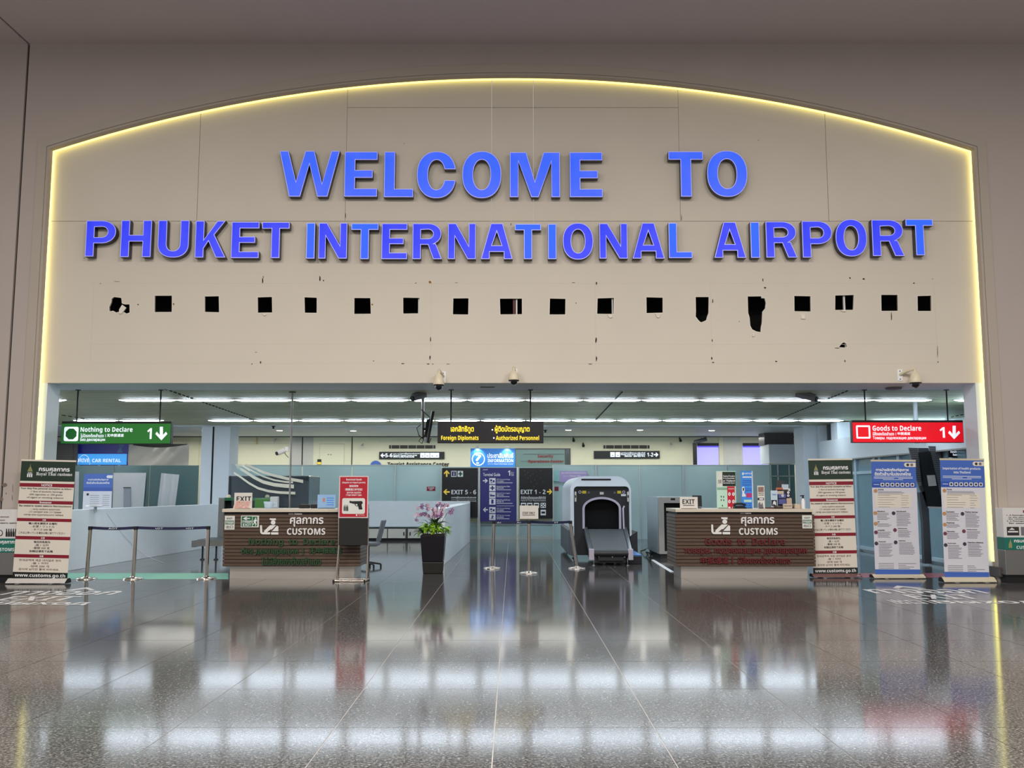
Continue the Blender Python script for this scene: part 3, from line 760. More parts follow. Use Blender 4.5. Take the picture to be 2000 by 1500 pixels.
LT(t, B_('1'), (1835, 834.4, 1845, 855), YS, m_swhite, .007)
PL(t, 'arrow', arrow(1863.3, 844.7, 23.4, 26.2, 'd'), YS, m_swhite, .007)
t = hang_sign('staff_channel_sign', 'hanging black sign with yellow Foreign Diplomats and Authorized Personnel lettering', (854.6, 823, 1061.6, 865.4), YS, 0.10, m_sblack, ((880.8, 757), (1036, 758)), (1, 3, 1, 1))
LT(t, 'เอกสิทธิทูต', (880.4, 832, 925.5, 847), YS, m_syel, .007, .03)
LT(t, B_('Foreign Diplomats'), (861.7, 850.6, 934.7, 862), YS, m_syel, .007)
LT(t, 'ผู้ติดบัตรอนุญาต', (966.3, 830.5, 1034.4, 846.8), YS, m_syel, .007, .03)
LT(t, B_('Authorized Personnel'), (968.5, 850.8, 1052.8, 859.6), YS, m_syel, .007)
for bx, by in ((961.7, 839.5), (964.5, 855.5)): PL(t, 'bullet_mark', circ(bx, by, 1.6, n=10), YS, m_swhite, .007)

# ================================================================== customs desks
m_wood = mat('dark_brown_wood_batten', (88, 70, 58), 0.45, var=0.28, scale=5, stretch=(1.2, 1, 14), bump=0.05)
m_wside = mat('grey_brown_wood_batten', (104, 96, 90), 0.45, var=0.25, scale=5, stretch=(1, 1.2, 14))
m_groove = mat('black_brown_backing', (30, 24, 21), 0.7)
m_top = mat('cream_stone_counter', (214, 204, 186), 0.3, var=0.04)
m_kick = mat('brushed_kick_plate', (214, 208, 200), 0.36, 0.85, var=0.1, scale=3, stretch=(.4, 1, 10))
m_dgreen = mat('dark_green_raised_letter', (36, 76, 46), 0.4)
m_dred = mat('dark_red_raised_letter', (100, 26, 30), 0.4)
m_wsign = mat('white_acrylic_letter', (236, 236, 234), 0.35, var=0.01)
m_plate = mat('pale_sign_plate', (226, 228, 222), 0.4)
m_egreen = mat('exit_green', (24, 104, 62), 0.45)
def desk(name, label, fx0, fx1, side, Yd, items, txt_m, kick):
    """fx0, fx1: front corners in pixels; side = -1/+1: the end that shows"""
    X0, X1 = Q(fx0, 1055, Yd).x, Q(fx1, 1055, Yd).x
    zt, zb, zband = Q(1450, 994, Yd).z, Q(1450, 1106.5, Yd).z, Q(1450, 1004.5, Yd).z
    D = 0.95
    t = thing(name, label, 'desk', ((X0 + X1) / 2, Yd + D / 2, 0))
    obj('body', MB().box(X0 + .02, X1 - .02, Yd + .02, Yd + D, zb, zband), m_groove, t)
    nS = 15; ph = (zband - zb) / nS
    for k in range(nS):
        obj('slat', MB().box(X0, X1, Yd, Yd + .03, zb + k * ph + .004, zb + (k + 1) * ph - .004), m_wood, t, 0.003, 1)
    for k in range(nS):
        xx = X0 if side < 0 else X1
        obj('end_slat', MB().box(min(xx, xx - side * .02), max(xx, xx - side * .02), Yd + .03, Yd + D, zb + k * ph + .004, zb + (k + 1) * ph - .004), m_wside, t)
    obj('shadow_band', MB().box(X0 + .03, X1 - .03, Yd + .025, Yd + D - .03, zband, zt - .055), m_black, t)
    obj('counter_top', MB().box(X0 - (.03 if side > 0 else .0), X1 + (.0 if side > 0 else -.03), Yd - .03, Yd + D + .03, zt - .055, zt), m_top, t, 0.006)
    kx0, kx1 = Q(kick[0], 1118, Yd + .12).x, Q(kick[1], 1118, Yd + .12).x
    obj('kick_plate', MB().box(kx0, kx1, Yd + .12, Yd + D - .1, 0, zb), m_kick, t)
    return t, zt
def picto(t, b, Y, flip=False):
    u0, v0, u1, v1 = 620, 823, 805, 985
    fx = lambda x: b[0] + (x - u0) / (u1 - u0) * (b[2] - b[0]); fy2 = lambda y: b[1] + (y - v0) / (v1 - v0) * (b[3] - b[1])
    pc = [[(717, 825), (778, 825), (778, 844), (738, 844), (720, 838)], circ(752, 866, 23, 21, 18), [(716, 893), (792, 893), (662, 955), (664, 935)][:0] or [(722, 892), (782, 892), (735, 938), (728, 934), (690, 962), (664, 962), (664, 948)],
          [(790, 897), (803, 908), (803, 952), (740, 952)], [(732, 962), (803, 962), (803, 985), (732, 985)], [(624, 893), (641, 893), (645, 962), (722, 962), (722, 983), (650, 983), (636, 978), (625, 962)]]
    mb = MB()
    for lp in pc: mb.prism([[(Q(fx(x), fy2(y), Y).x, Q(fx(x), fy2(y), Y).z) for x, y in lp]], XZ(Y), 0.0, .02)
    o = obj('officer_pictogram', mb, m_wsign, t); o['label'] = 'white pictogram of a customs officer opening a suitcase'; o['kind'] = 'stuff'
def exit_plate(t, b, Y):
    o = RC(t, 'exit_plate', b, Y, m_plate, .016, .012, 'small white plate reading EXIT in three scripts')
    h = b[3] - b[1]; w = b[2] - b[0]
    LT(o, B_('EXIT'), (b[0] + w * .22, b[1] + h * .13, b[2] - w * .22, b[1] + h * .26), Y, m_black, .018)
    RC(o, 'green_band', (b[0] + w * .05, b[1] + h * .35, b[2] - w * .05, b[1] + h * .62), Y, m_egreen, .0175, .001)
    LT(o, 'ทางออก', (b[0] + w * .1, b[1] + h * .4, b[2] - w * .1, b[1] + h * .58), Y, m_white, .019, .03)
    LT(o, '出口', (b[0] + w * .14, b[1] + h * .69, b[2] - w * .14, b[1] + h * .91), Y, m_black, .018, .02)
YD = FL(1450, 1129).y - 0.12
t, ZT = desk('customs_desk', 'slatted brown customs desk reading Goods to Declare in dark red', 1320, 1592, -1, YD, None, m_dred, (1330, 1577))
picto(t, (1388, 1010, 1426, 1043.6), YD)
LT(t, 'ศุลกากร', (1447, 1009.5, 1512, 1028), YD, m_wsign, .02, .022, .02)
LT(t, B_('CUSTOMS'), (1443, 1031.4, 1518.4, 1044.4), YD, m_wsign, .02, 0, .02)
LT(t, B_('Goods  to  Declare'), (1376.4, 1049.8, 1532.4, 1064.6), YD, m_dred, .03, 0, .03)
LT(t, 'товары, подлежащие декларации', (1335.4, 1070.5, 1575, 1084), YD, m_dred, .03, .025, .03)
LT(t, '申报通道', (1367.5, 1087.4, 1423, 1101), YD, m_dred, .03, .03, .03)
LT(t, '|', (1429, 1087, 1431, 1101), YD, m_dred, .03, .02, .03)
LT(t, 'มีสิ่งของต้องสำแดง', (1441, 1086.4, 1543, 1101), YD, m_dred, .03, .025, .03)
LT(t, 'สแกน Customs', (1446, 1000.6, 1467, 1003.6), YD, m_white, .0, .02)
exit_plate(t, (1566.5, 1006.4, 1585.5, 1032), YD)
desk_r = t
YD2 = FL(560, 1130).y - 0.12
t, ZT2 = desk('customs_desk', 'slatted brown customs desk reading Nothing to Declare in dark green', 436, 704, 1, YD2, None, m_dgreen, (449, 692))
picto(t, (507.7, 1012, 544.5, 1044), YD2)
LT(t, 'ศุลกากร', (566.7, 1010, 632, 1028.5), YD2, m_wsign, .02, .022, .02)
LT(t, B_('CUSTOMS'), (561, 1031.6, 635.6, 1044.4), YD2, m_wsign, .02, 0, .02)
LT(t, B_('Nothing  to  Declare'), (487, 1051, 655, 1067), YD2, m_dgreen, .03, 0, .03)
LT(t, 'без декларации', (471.7, 1070, 583, 1084), YD2, m_dgreen, .03, .025, .03)
LT(t, '|', (591.5, 1070, 593.5, 1083), YD2, m_dgreen, .03, .02, .03)
LT(t, '无申报通道', (604.5, 1069, 668.4, 1081), YD2, m_dgreen, .03, .03, .03)
LT(t, 'ไม่มีสิ่งของต้องสำแดง', (511.8, 1087.5, 628, 1103.5), YD2, m_dgreen, .03, .025, .03)
LT(t, 'สแกน Customs', (564, 1002, 590, 1005), YD2, m_white, .0, .02)
exit_plate(t, (439.4, 1007.4, 458.7, 1034.4), YD2)
o = RC(t, 'exit_way_plate', (471, 1007, 506, 1030), YD2, m_plate, .016, .012, 'green and white emergency exit plate with running figure')
RC(o, 'green_field', (472.5, 1008.5, 492.8, 1028.5), YD2, m_egreen, .0175, .001)
PL(o, 'arrow', arrow(482, 1012.6, 14, 6.5, 'l'), YD2, m_white, .019)
LT(o, 'ทางออก', (474, 1016.5, 492, 1021.3), YD2, m_white, .019, .03)
LT(o, B_('EXIT'), (475, 1022.5, 491, 1027.5), YD2, m_white, .019)
PL(o, 'door_symbol', [(494, 1009), (503, 1009), (503, 1028), (494, 1028)], YD2, m_egreen, .018)
mb = MB()
for lp in (circ(499.8, 1012.3, 1.4, n=10), [(498.5, 1014), (501.5, 1014.5), (502.5, 1018), (501.5, 1018.5), (500.8, 1017), (500, 1020.5), (501.5, 1023), (500.5, 1027), (499, 1026.8), (499.6, 1023.6), (497.4, 1021.5), (496.5, 1024.5), (494.2, 1024.5), (494.5, 1023.2), (495.7, 1023), (497, 1017.3), (495.8, 1018.8), (494.8, 1018.2)]):
    mb.prism([[(Q(x, y, YD2).x, Q(x, y, YD2).z) for x, y in lp]], XZ(YD2), .018, .0195)
obj('running_figure', mb, m_white, o)['kind'] = 'stuff'
desk_l = t

# ================================================================== roll-up banners
m_bsheet = mat('warm_white_banner_sheet', (226, 219, 206), 0.55, var=0.02)
m_bgreen = mat('bottle_green_print', (30, 52, 38), 0.5)
m_bred = mat('maroon_print', (134, 12, 40), 0.5)
m_bblk = mat('black_green_print', (16, 20, 18), 0.5)
m_ink = mat('dark_ink', (48, 42, 44), 0.6)
m_ink2 = mat('brown_red_ink', (104, 62, 62), 0.6)
m_gold = mat('olive_gold_print', (150, 150, 96), 0.5)
m_bblue = mat('royal_blue_print', (66, 104, 190), 0.5, var=0.12, scale=1.2)
m_bblue2 = mat('deep_blue_print', (44, 84, 176), 0.5)
m_blav = mat('lavender_white_print', (214, 214, 224), 0.55, var=0.02)
m_grey = mat('grey_ink', (112, 110, 118), 0.6)
class Frame:
    """rectangular sheet standing on the floor: bottom-left and bottom-right pixels, top-centre pixel"""
    def __init__(s, bl, br, tc, Y):
        s.Y = Y; a, b = Q(*bl, Y), Q(*br, Y); m = (a + b) / 2; t_ = Q(*tc, Y)
        s.wz = t_ - m; s.H = s.wz.length; s.wz = s.wz / s.H
        s.wx = Vector((s.wz.z, 0, -s.wz.x)); s.W = (b - a).length; s.o = m - s.wx * s.W / 2
    def M(s, u, v, w):       # u 0..1 across, v 0..1 up
        p = s.o + s.wx * (u * s.W) + s.wz * (v * s.H); return (p.x, p.y - w, p.z)
    def rect(s, parent, name, u0, v0, u1, v1, m, w=.002, t=.001):
        lp = [(u0, v0), (u1, v0), (u1, v1), (u0, v1)]
        return obj(name, MB().prism([lp], s.M, w - t, w), m, parent)
    def text(s, parent, st, u0, v0, u1, v1, m, w=.004, bold=0., keep=None):
        if keep:
            V, T, lo_, lo, hi = glyphs(st, bold)
            k = (v1 - v0) * s.H / max(1e-6, hi[1] - lo[1]); ww = (hi[0] - lo[0]) * k / s.W
            if ww < u1 - u0:
                if keep == 'c': u0 = (u0 + u1 - ww) / 2
                u1 = u0 + ww
        o = obj('lettering', text_mb(st, (u0, v0, u1, v1), s.M, w, bold), m, parent); o['kind'] = 'stuff'
        return o
    def poly(s, parent, name, pts, m, w=.004): return obj(name, MB().prism([pts], s.M, w - .001, w), m, parent)
def rollup(name, label, bl, br, tc, Y, sheet_m, base_px, base_m, rail_m):
    f = Frame(bl, br, tc, Y)
    c = f.o + f.wx * f.W / 2
    t = thing(name, label, 'banner', (c.x, Y, 0))
    x0, x1 = Q(base_px[0], 1128, Y).x, Q(base_px[1], 1128, Y).x; zb = Q(*bl, Y).z
    prof = [(-.10, 0.012), (-.10, .03), (-.055, zb * .8), (-.02, zb + .012), (.05, zb + .012), (.09, .045), (.09, .012)]
    n = len(prof)
    obj('cassette', MB().add([(x0, Y + p, z) for p, z in prof] + [(x1, Y + p, z) for p, z in prof], [(i, (i + 1) % n, n + (i + 1) % n, n + i) for i in range(n)] + [tuple(range(n - 1, -1, -1)), tuple(range(n, 2 * n))]), base_m, t, .004)
    for k in (.03, .97):
        obj('end_cap', MB().prism([[(p, z) for p, z in prof]], lambda u, v, w, k=k: (x0 + (x1 - x0) * (0 if k < .5 else 1) + (w if k > .5 else -w), Y + u, v), 0, .012), m_black, t)
    for k in (.22, .78):
        obj('foot', MB().box(x0 + (x1 - x0) * k - .03, x0 + (x1 - x0) * k + .03, Y - .16, Y + .16, 0, .014), m_steel, t)
    sh = f.rect(t, 'printed_sheet', 0, 0, 1, 1, sheet_m, .0015, .0015)
    obj('top_rail', MB().prism([[(-.004, .992), (1.004, .992), (1.004, 1.006), (-.004, 1.006)]], f.M, -.012, .008), rail_m, t)
    p = f.M(.5, 0, -.05); q = f.M(.5, .99, -.02)
    obj('support_pole', MB().cyl(p, q, .012, n=8), m_steel, t)
    return t, f, sh
def crest(f, par, cu, v0, s_, m1, m2):
    # tiered royal crest above a white monogram
    k = f.W / f.H
    for i, (w0, w1, a, b) in enumerate(((.5, .44, 0, .16), (.42, .34, .18, .36), (.32, .22, .38, .56), (.2, .1, .58, .76), (.06, .02, .78, 1.15))):
        f.poly(par, 'crest', [(cu - w0 * s_ * .5, v0 + a * s_ * k * .62), (cu + w0 * s_ * .5, v0 + a * s_ * k * .62), (cu + w1 * s_ * .5, v0 + b * s_ * k * .62), (cu - w1 * s_ * .5, v0 + b * s_ * k * .62)], m1)
    for a, b in ((-.25, -.13), (-.06, .06), (.13, .25)):
        f.poly(par, 'crest', [(cu + a * s_, v0 - .1 * s_ * k), (cu + b * s_, v0 - .1 * s_ * k), (cu + b * s_, v0 - .55 * s_ * k), (cu + a * s_, v0 - .55 * s_ * k)], m2)
    f.poly(par, 'crest', [(cu - .25 * s_, v0 - .08 * s_ * k), (cu + .25 * s_, v0 - .08 * s_ * k), (cu + .25 * s_, v0 - .2 * s_ * k), (cu - .25 * s_, v0 - .2 * s_ * k)], m2)
def customs_banner(label, bl, br, tc, Y, base_px, base_m):
    t, f, sh = rollup('roll_up_banner', label, bl, br, tc, Y, m_bsheet, base_px, base_m, m_bsheet)
    V = lambda y: 1 - (y - 92.0) / (1165 - 92.0)       # rows read off the left banner
    f.rect(sh, 'header', 0, V(282), 1, V(97), m_bgreen, .003)
    f.text(sh, 'กรมศุลกากร', .33, V(203), .90, V(158), m_white, .005, .035)
    f.text(sh, S_('Royal Thai customs'), .29, V(238), .95, V(200), m_white, .005)
    crest(f, sh, .17, V(195), .19, m_gold, m_white)
    for y0, y1, s in ((302, 335, 'NOTICE'), (460, 490, 'Внимание'), (620, 648, '注意'), (782, 812, '公告'), (945, 975, '注意')):
        f.rect(sh, 'title_band', 0, V(y1), 1, V(y0), m_bred, .003)
        f.text(sh, s, .35, V(y1 - 6), .65, V(y0 + 6), m_white, .005, .03, 'c')
    rows = [(350, 'Your duty free personal exemption as follow :', .02, .98, 1), (378, '-1 litre of alcoholic beverage', .2, .8, 0), (405, '-200 cigarettes or 250 grams', .18, .8, 0), (432, 'of cigars or smoking tobacco', .15, .82, 0),
            (508, 'Вы имеете право ввезти беспошлинно', .02, .98, 1), (538, '- 1 литр любого алкоголя', .21, .77, 0), (563, '- 200 сигарет или 250 грамм', .18, .8, 0), (588, 'сигар или курительного табака', .12, .84, 0),
            (665, '輸入税を課税する権利', .22, .74, 1), (692, '- お酒 1 リットル', .26, .7, 0), (720, '- タバコ 200 個', .28, .65, 0), (750, 'これ以上持っている場合は箱に捨ててください', .05, .9, 0),
            (832, '每位的免税为', .34, .64, 1), (860, '-酒 1 公升', .36, .62, 0), (886, '-香烟 200 支', .33, .64, 0), (915, '如超过请丢下此箱', .27, .7, 1),
            (996, '면세금액에 세금 내지않은 권리', .1, .86, 2), (1022, '-술 1 리터', .33, .63, 2), (1050, '-담배 200 개', .3, .65, 2), (1078, '권리에 남지만 통에 버리세요.', .1, .84, 2)]
    for y, s, u0, u1, k in rows:
        f.text(sh, s, u0, V(y + 11), u1, V(y - 9), m_ink2 if k == 2 else m_ink, .004, .03 if k == 1 else .012)
    f.rect(sh, 'address_band', 0, V(1165), 1, V(1105), m_bblk, .003)
    f.text(sh, B_('www.customs.go.th'), .04, V(1156), .96, V(1116), m_white, .005)
    return t
m_alu = mat('pale_aluminium', (216, 212, 208), 0.35, 0.2)
m_mar = mat('maroon_steel', (150, 110, 108), 0.3, 0.6)
m_beige = mat('beige_cassette', (206, 196, 172), 0.4)
customs_banner('Royal Thai customs roll-up notice banner beside the rope barrier', (24, 1131), (131.5, 1131), (95.5, 899.5), 15.58, (17, 133), m_alu)
customs_banner('Royal Thai customs roll-up notice banner next to the goods to declare desk', (1588.5, 1121.5), (1675.5, 1121.5), (1621, 897), FL(1630, 1128).y, (1585.5, 1678.5), m_mar)
def health_banner(label, bl, br, tc, Y, base_px, thai):
    t, f, sh = rollup('roll_up_banner', label, bl, br, tc, Y, m_blav, base_px, m_beige, m_beige)
    V = lambda y: 1 - (y - 105.0) / (1345 - 105.0)
    f.rect(sh, 'blue_header', 0, V(400), 1, V(118), m_bblue, .003)
    f.rect(sh, 'icon_band', 0, V(402), .97, V(342), m_bblue2, .004)
    f.rect(sh, 'blue_footer', 0, 0, 1, V(1285), m_bblue, .003)
    f.poly(sh, 'logo_tab', [(.77, V(175)), (.74, V(160)), (.74, V(142)), (.77, V(128)), (1, V(128)), (1, V(175))], m_bsheet, .005)
    for u, mm in ((.82, m_ink), (.91, m_grey)):
        f.poly(sh, 'logo', circ(u, V(152), .032, .032 * f.W / f.H, 14), mm, .006)
    if thai:
        f.text(sh, 'การนำผลิตภัณฑ์สุขภาพ', .10, V(232), .84, V(188), m_white, .006, .035)
        f.text(sh, 'ติดตัวเข้ามาในประเทศไทย', .07, V(272), .88, V(228), m_white, .006, .035)
        hd = ['อาหาร', 'เครื่องสำอาง', 'ยา', 'ยาเสพติด', 'วัตถุออกฤทธิ์', 'เครื่องมือแพทย์', 'ผลิตภัณฑ์สมุนไพร', 'วัตถุอันตราย']
    else:
        f.text(sh, B_('Importation of health products'), .05, V(222), .91, V(190), m_white, .006)
        f.text(sh, B_('into Thailand'), .30, V(256), .68, V(230), m_white, .006)
        hd = ['Foods', 'Cosmetics', 'Medicines', 'Narcotics', 'Psychotropic', 'Medical devices', 'Herbal products', 'Hazardous substances']
    mb = MB(); gr = MB(); ic = MB(); bl_ = MB()
    def line(m_, u0, u1, y, h=6): m_.prism([[(u0, V(y + h / 2)), (u1, V(y + h / 2)), (u1, V(y - h / 2)), (u0, V(y - h / 2))]], f.M, .004, .005)
    for u0, u1, y in ((.05, .92, 285), (.05, .5, 300), (.6, .92, 300), (.25, .7, 314), (.04, .16, 368)): line(mb, u0, u1, y, 5)
    for k in range(7):
        u = .19 + k * .112; ic.prism([rrect(u, V(390), u + .088, V(350), .012, 3)], f.M, .0045, .0055)
        bl_.prism([circ(u + .044, V(370), .026, .010, 7)], f.M, .006, .0065)
    rd = random.Random(3 if thai else 5)
    # rows of small print: heading, then lines
    blocks = [(.13, .80, 425, 0, 3), (.09, .38, 660, 1, 6), (.09, .40, 775, 2, 3), (.09, .40, 865, 3, 5), (.10, .42, 990, 4, 11), (.52, .84, 660, 5, 11), (.54, .84, 845, 6, 6), (.55, .90, 978, 7, 10)]
    for u0, u1, y, hi_, nl in blocks:
        f.text(sh, hd[hi_], u0, V(y + 8), u1, V(y - 8), m_ink, .005, .03, 'l')
        for k in range(nl):
            line(gr, u0, u0 + (u1 - u0) * rd.uniform(.72, 1.0), y + 20 + k * 13.5, 4)
    for k, y in enumerate((485, 510, 535, 562, 585, 612)):
        line(gr, .12, .12 + rd.uniform(.25, .45), y, 3); line(gr, .64, .64 + rd.uniform(.1, .18), y + 4, 3)
    for k in range(4): line(gr, .08, .42, 1222 + k * 18, 4); line(gr, .52, .52 + rd.uniform(.15, .4), 1222 + k * 18, 4)
    f.rect(sh, 'table_panel', .06, V(618), .87, V(468), m_bsheet, .003)
    obj('small_print', gr, m_grey, sh)['kind'] = 'stuff'; obj('white_print_lines', mb, m_white, sh)['kind'] = 'stuff'
    obj('icon_tiles', ic, m_blav, sh)['kind'] = 'stuff'; obj('icon_marks', bl_, m_ink, sh)['kind'] = 'stuff'
    m_o = mat('orange_photo', (190, 140, 90), .5, var=.4, scale=60); m_p = mat('plum_photo', (112, 60, 76), .5, var=.5, scale=60); m_n = mat('navy_photo', (60, 56, 70), .5, var=.5, scale=60)
    for u, y, mm in ((.075, 438, m_o), (.05, 680, m_o), (.05, 795, m_o), (.05, 888, m_p), (.05, 1008, m_n), (.46, 680, m_n), (.475, 862, m_p), (.48, 995, m_n)):
        f.poly(sh, 'photo_spot', circ(u, V(y), .042, .042 * f.W / f.H, 14), mm, .005)
    return t
YB = FL(1750, 1129.5).y; YB2 = 15.78
health_banner('blue and white health products roll-up banner in Thai', (1709.5, 1123), (1797.5, 1123), (1744.5, 899.5), YB, (1703, 1804), True)
health_banner('blue and white roll-up banner reading Importation of health products into Thailand', (1845, 1128.5), (1932, 1128.5), (1878.5, 897), YB2, (1838.5, 1941), False)
# ================================================================== floor markings
m_fwhite = mat('white_floor_paint', (222, 224, 226), 0.35)
m_fgreen = mat('pale_green_floor_tape', (112, 190, 160), 0.3)
m_fred = mat('dull_red_floor_tape', (170, 84, 96), 0.3)
FLAT = lambda u, v, w: (u, v, w)
def floor_text(par, s, b, bold=.02):
    px0, py0, px1, py1 = b; my = (py0 + py1) / 2
    return obj('lettering', text_mb(s, (FL(px0, my).x, FL(px0, py1).y, FL(px1, my).x, FL(px0, py0).y), FLAT, .0025, bold), m_fwhite, par)
def floor_poly(par, name, pts):
    return obj(name, MB().prism([[(FL(x, y).x, FL(x, y).y) for x, y in pts]], FLAT, .001, .0025), m_fwhite, par)
t = thing('floor_marking', 'white exit arrow and lettering on the floor near the rope barrier', 'floor marking', FL(110, 1165))
floor_poly(t, 'arrow', [(125, 1153.4), (170, 1147.2), (186, 1152.4), (176, 1153.2), (167, 1150), (140, 1153.8)])
floor_text(t, 'ทางออก', (14, 1154.5, 230, 1162.5), .03); floor_text(t, B_('EXIT'), (8, 1165, 146, 1173.5), 0); floor_text(t, 'Выход', (-12, 1175.2, 176, 1182.5), .03)
t = thing('floor_marking', 'white exit arrow and lettering on the floor before the health banners', 'floor marking', FL(1840, 1165))
floor_poly(t, 'arrow', [(1744, 1148.5), (1752, 1144), (1808, 1149.4), (1790, 1149.8), (1764, 1146.6), (1756, 1149)])
floor_text(t, 'ทางออก', (1697, 1151, 1917, 1159.5), .03); floor_text(t, B_('EXIT'), (1775, 1161.5, 1902, 1170), 0); floor_text(t, '出口', (1740, 1171.5, 1800, 1180), .02); floor_text(t, '|', (1812, 1171.5, 1816, 1180), .0); floor_text(t, 'Выход', (1826, 1172.5, 2030, 1180), .03)
def strip(name, label, px0, px1, py0, py1, m):
    a, b, c, d = FL(px0, py1), FL(px1, py1), FL(px1, py0), FL(px0, py0)
    tag(obj(name, MB().add([p + Vector((0, 0, .0015)) for p in (a, b, c, d)], [(0, 1, 2, 3)]), m), label, 'floor marking')
strip('floor_strip', 'pale green strip across the floor under the rope barrier', 118, 446, 1119.5, 1131.5, m_fgreen)
strip('floor_strip', 'dull red strip across the floor between the health banners', 1680, 1880, 1119.5, 1128.5, m_fred)

# ================================================================== rope barriers
m_belt = mat('navy_webbing', (30, 34, 74), 0.7)
m_post = mat('polished_post_steel', (200, 190, 182), 0.18, 1.0, var=0.05)
def stanchion(label, base, top, grp):
    p = FL(*base); q = Q(*top, p.y); q.y = p.y
    t = thing('barrier_post', label, 'barrier post', p, grp)
    obj('base', MB().lathe([(.17, 0), (.17, .012), (.15, .022), (.05, .035), (.045, .05)], p, 28), m_post, t)
    obj('tube', MB().cyl(p + Vector((0, 0, .04)), q - Vector((0, 0, .05)), .032, n=18), m_post, t)
    obj('belt_head', MB().cyl(q - Vector((0, 0, .06)), q, .036, n=18), m_black, t)
    return p, q
def belt(label, q0, q1, tagpos):
    d = (q1 - q0).normalized(); a, b = q0 + d * .036 - Vector((0, 0, .025)), q1 - d * .036 - Vector((0, 0, .025))
    t = thing('barrier_belt', label, 'belt', (a + b) / 2, 'belts of the rope barriers')
    n = 10; vs = []
    for i in range(n + 1):
        p = a.lerp(b, i / n) - Vector((0, 0, .015 * math.sin(math.pi * i / n)))
        vs += [p + Vector((0, -.002, .024)), p + Vector((0, -.002, -.024)), p + Vector((0, .002, -.024)), p + Vector((0, .002, .024))]
    obj('webbing', MB().add(vs, [(4 * i + k, 4 * i + (k + 1) % 4, 4 * i + 4 + (k + 1) % 4, 4 * i + 4 + k) for i in range(n) for k in range(4)]), m_belt, t)
    for f_ in tagpos:
        p = a.lerp(b, f_) - Vector((0, 0, .012))
        obj('lettering', text_mb('AOT', (p.x - .08, p.z - .012, p.x + .08, p.z + .012), XZ(p.y - .003), .001, .02), m_white, t)
G = 'steel rope barrier posts'
l1 = stanchion('steel barrier post next to the customs notice banner', (169, 1131), (176.5, 1028), G)
l2 = stanchion('middle steel post of the barrier before the low white wall', (260, 1131), (265.5, 1028), G)
l3 = stanchion('steel barrier post beside the nothing to declare desk', (403, 1130.5), (407, 1027.5), G)
belt('navy belt between the notice banner post and the middle post', l1[1], l2[1], (.5,)); belt('navy belt between the middle post and the desk post', l2[1], l3[1], (.3, .75))
c1 = stanchion('steel barrier post in front of the blue terminal guide', (961.5, 1110.5), (964.5, 1017), G)
c2 = stanchion('steel barrier post that carries the staff only sign', (1033, 1120), (1033, 1016.5), G)
c3 = stanchion('tilted steel barrier post beside the large baggage scanner', (1127, 1110.5), (1114, 1017), G)
belt('navy belt from the terminal guide post to the staff only post', c1[1], c2[1], (.2, .8)); belt('navy belt from the staff only post to the tilted post', c2[1], c3[1], (.6,))
m_paper = mat('white_paper', (226, 222, 216), 0.6)
t = thing('staff_sign', 'small white sign reading STAFF ONLY on a barrier post', 'sign', Q(1033, 1014, c2[0].y))
ys = c2[0].y - .04
RC(t, 'plate', (1015.2, 987.3, 1051.4, 1013.4), ys, m_paper, 0, .012); LT(t, B_('STAFF ONLY'), (1020.5, 999.5, 1045, 1004.5), ys, m_ink, .003); RC(t, 'underline', (1020.5, 1005.6, 1045, 1006.6), ys, m_ink, .003, .001)
obj('bracket', MB().cyl(Q(1033, 1016.5, c2[0].y), Q(1033, 1000, c2[0].y), .012, n=8), m_steel, t)

# ================================================================== planter
m_pot = mat('glossy_black_pot', (20, 18, 26), 0.15, coat=.4); m_potb = mat('bare_black_pot_foot', (30, 28, 24), 0.5)
pb = FL(846, 1119); ztop = Q(846, 1044, pb.y).z
wt, wb = .225, .172
t = thing('planter', 'tall tapered black planter of purple orchids and lime green leaves', 'planter', pb)
def frus(z0, z1, w0, w1):
    r = lambda w, z: [pb + Vector((sx * w, sy * w + .0, z)) for sx, sy in ((-1, -1), (1, -1), (1, 1), (-1, 1))]
    return MB().hexa(r(w0, z0) + r(w1, z1))
wk = wb + (wt - wb) * .3
obj('pot_foot', frus(0, ztop * .3, wb, wk), m_potb, t, .012); obj('pot', frus(ztop * .3, ztop, wk, wt), m_pot, t, .014, 3)
obj('soil', MB().box(pb.x - wt * .9, pb.x + wt * .9, pb.y - wt * .9, pb.y + wt * .9, ztop - .02, ztop + .01), mat('dark_soil', (40, 30, 22), .9), t)
m_lime = mat('lime_leaf', (150, 200, 48), 0.4, var=.25, scale=9); m_dleaf = mat('dark_green_leaf', (30, 56, 34), 0.35, var=.2, scale=9)
def leaf_src(nm, L, Wd, m, curl):
    mb = MB(); n = 5; vs = []
    for i in range(n + 1):
        k = i / n; w = Wd * math.sin(math.pi * min(.97, k * .92 + .06)) ; zz = L * .35 * math.sin(k * 1.9) - curl * k * k
        vs += [(-w, L * k, zz + .25 * w), (0, L * k, zz), (w, L * k, zz + .25 * w)]
    mb.add(vs, [(3 * i + j, 3 * i + j + 1, 3 * i + j + 4, 3 * i + j + 3) for i in range(n) for j in (0, 1)], True)
    return mb
rng = random.Random(11)
def scatter(nm, mb, m, n, fn):
    src = None
    for k in range(n):
        loc, rot, sc = fn(k)
        if src is None:
            src = obj(nm, mb, m); src.parent = t; ORG[src.name] = ORG[t.name]; o = src
        else: o = share(nm, src, t)
        o.location = loc; o.rotation_euler = rot; o.scale = (sc,) * 3
def f_l(k):
    a = rng.uniform(0, 6.28); r = rng.uniform(.05, .24)
    return (Vector((r * math.cos(a), r * math.sin(a) * .85, ztop + rng.uniform(.0, .10) + (.05 if r < .15 else 0))), (rng.uniform(-.2, .9), rng.uniform(-.3, .3), a - 1.57 + rng.uniform(-.5, .5)), rng.uniform(.8, 1.25))
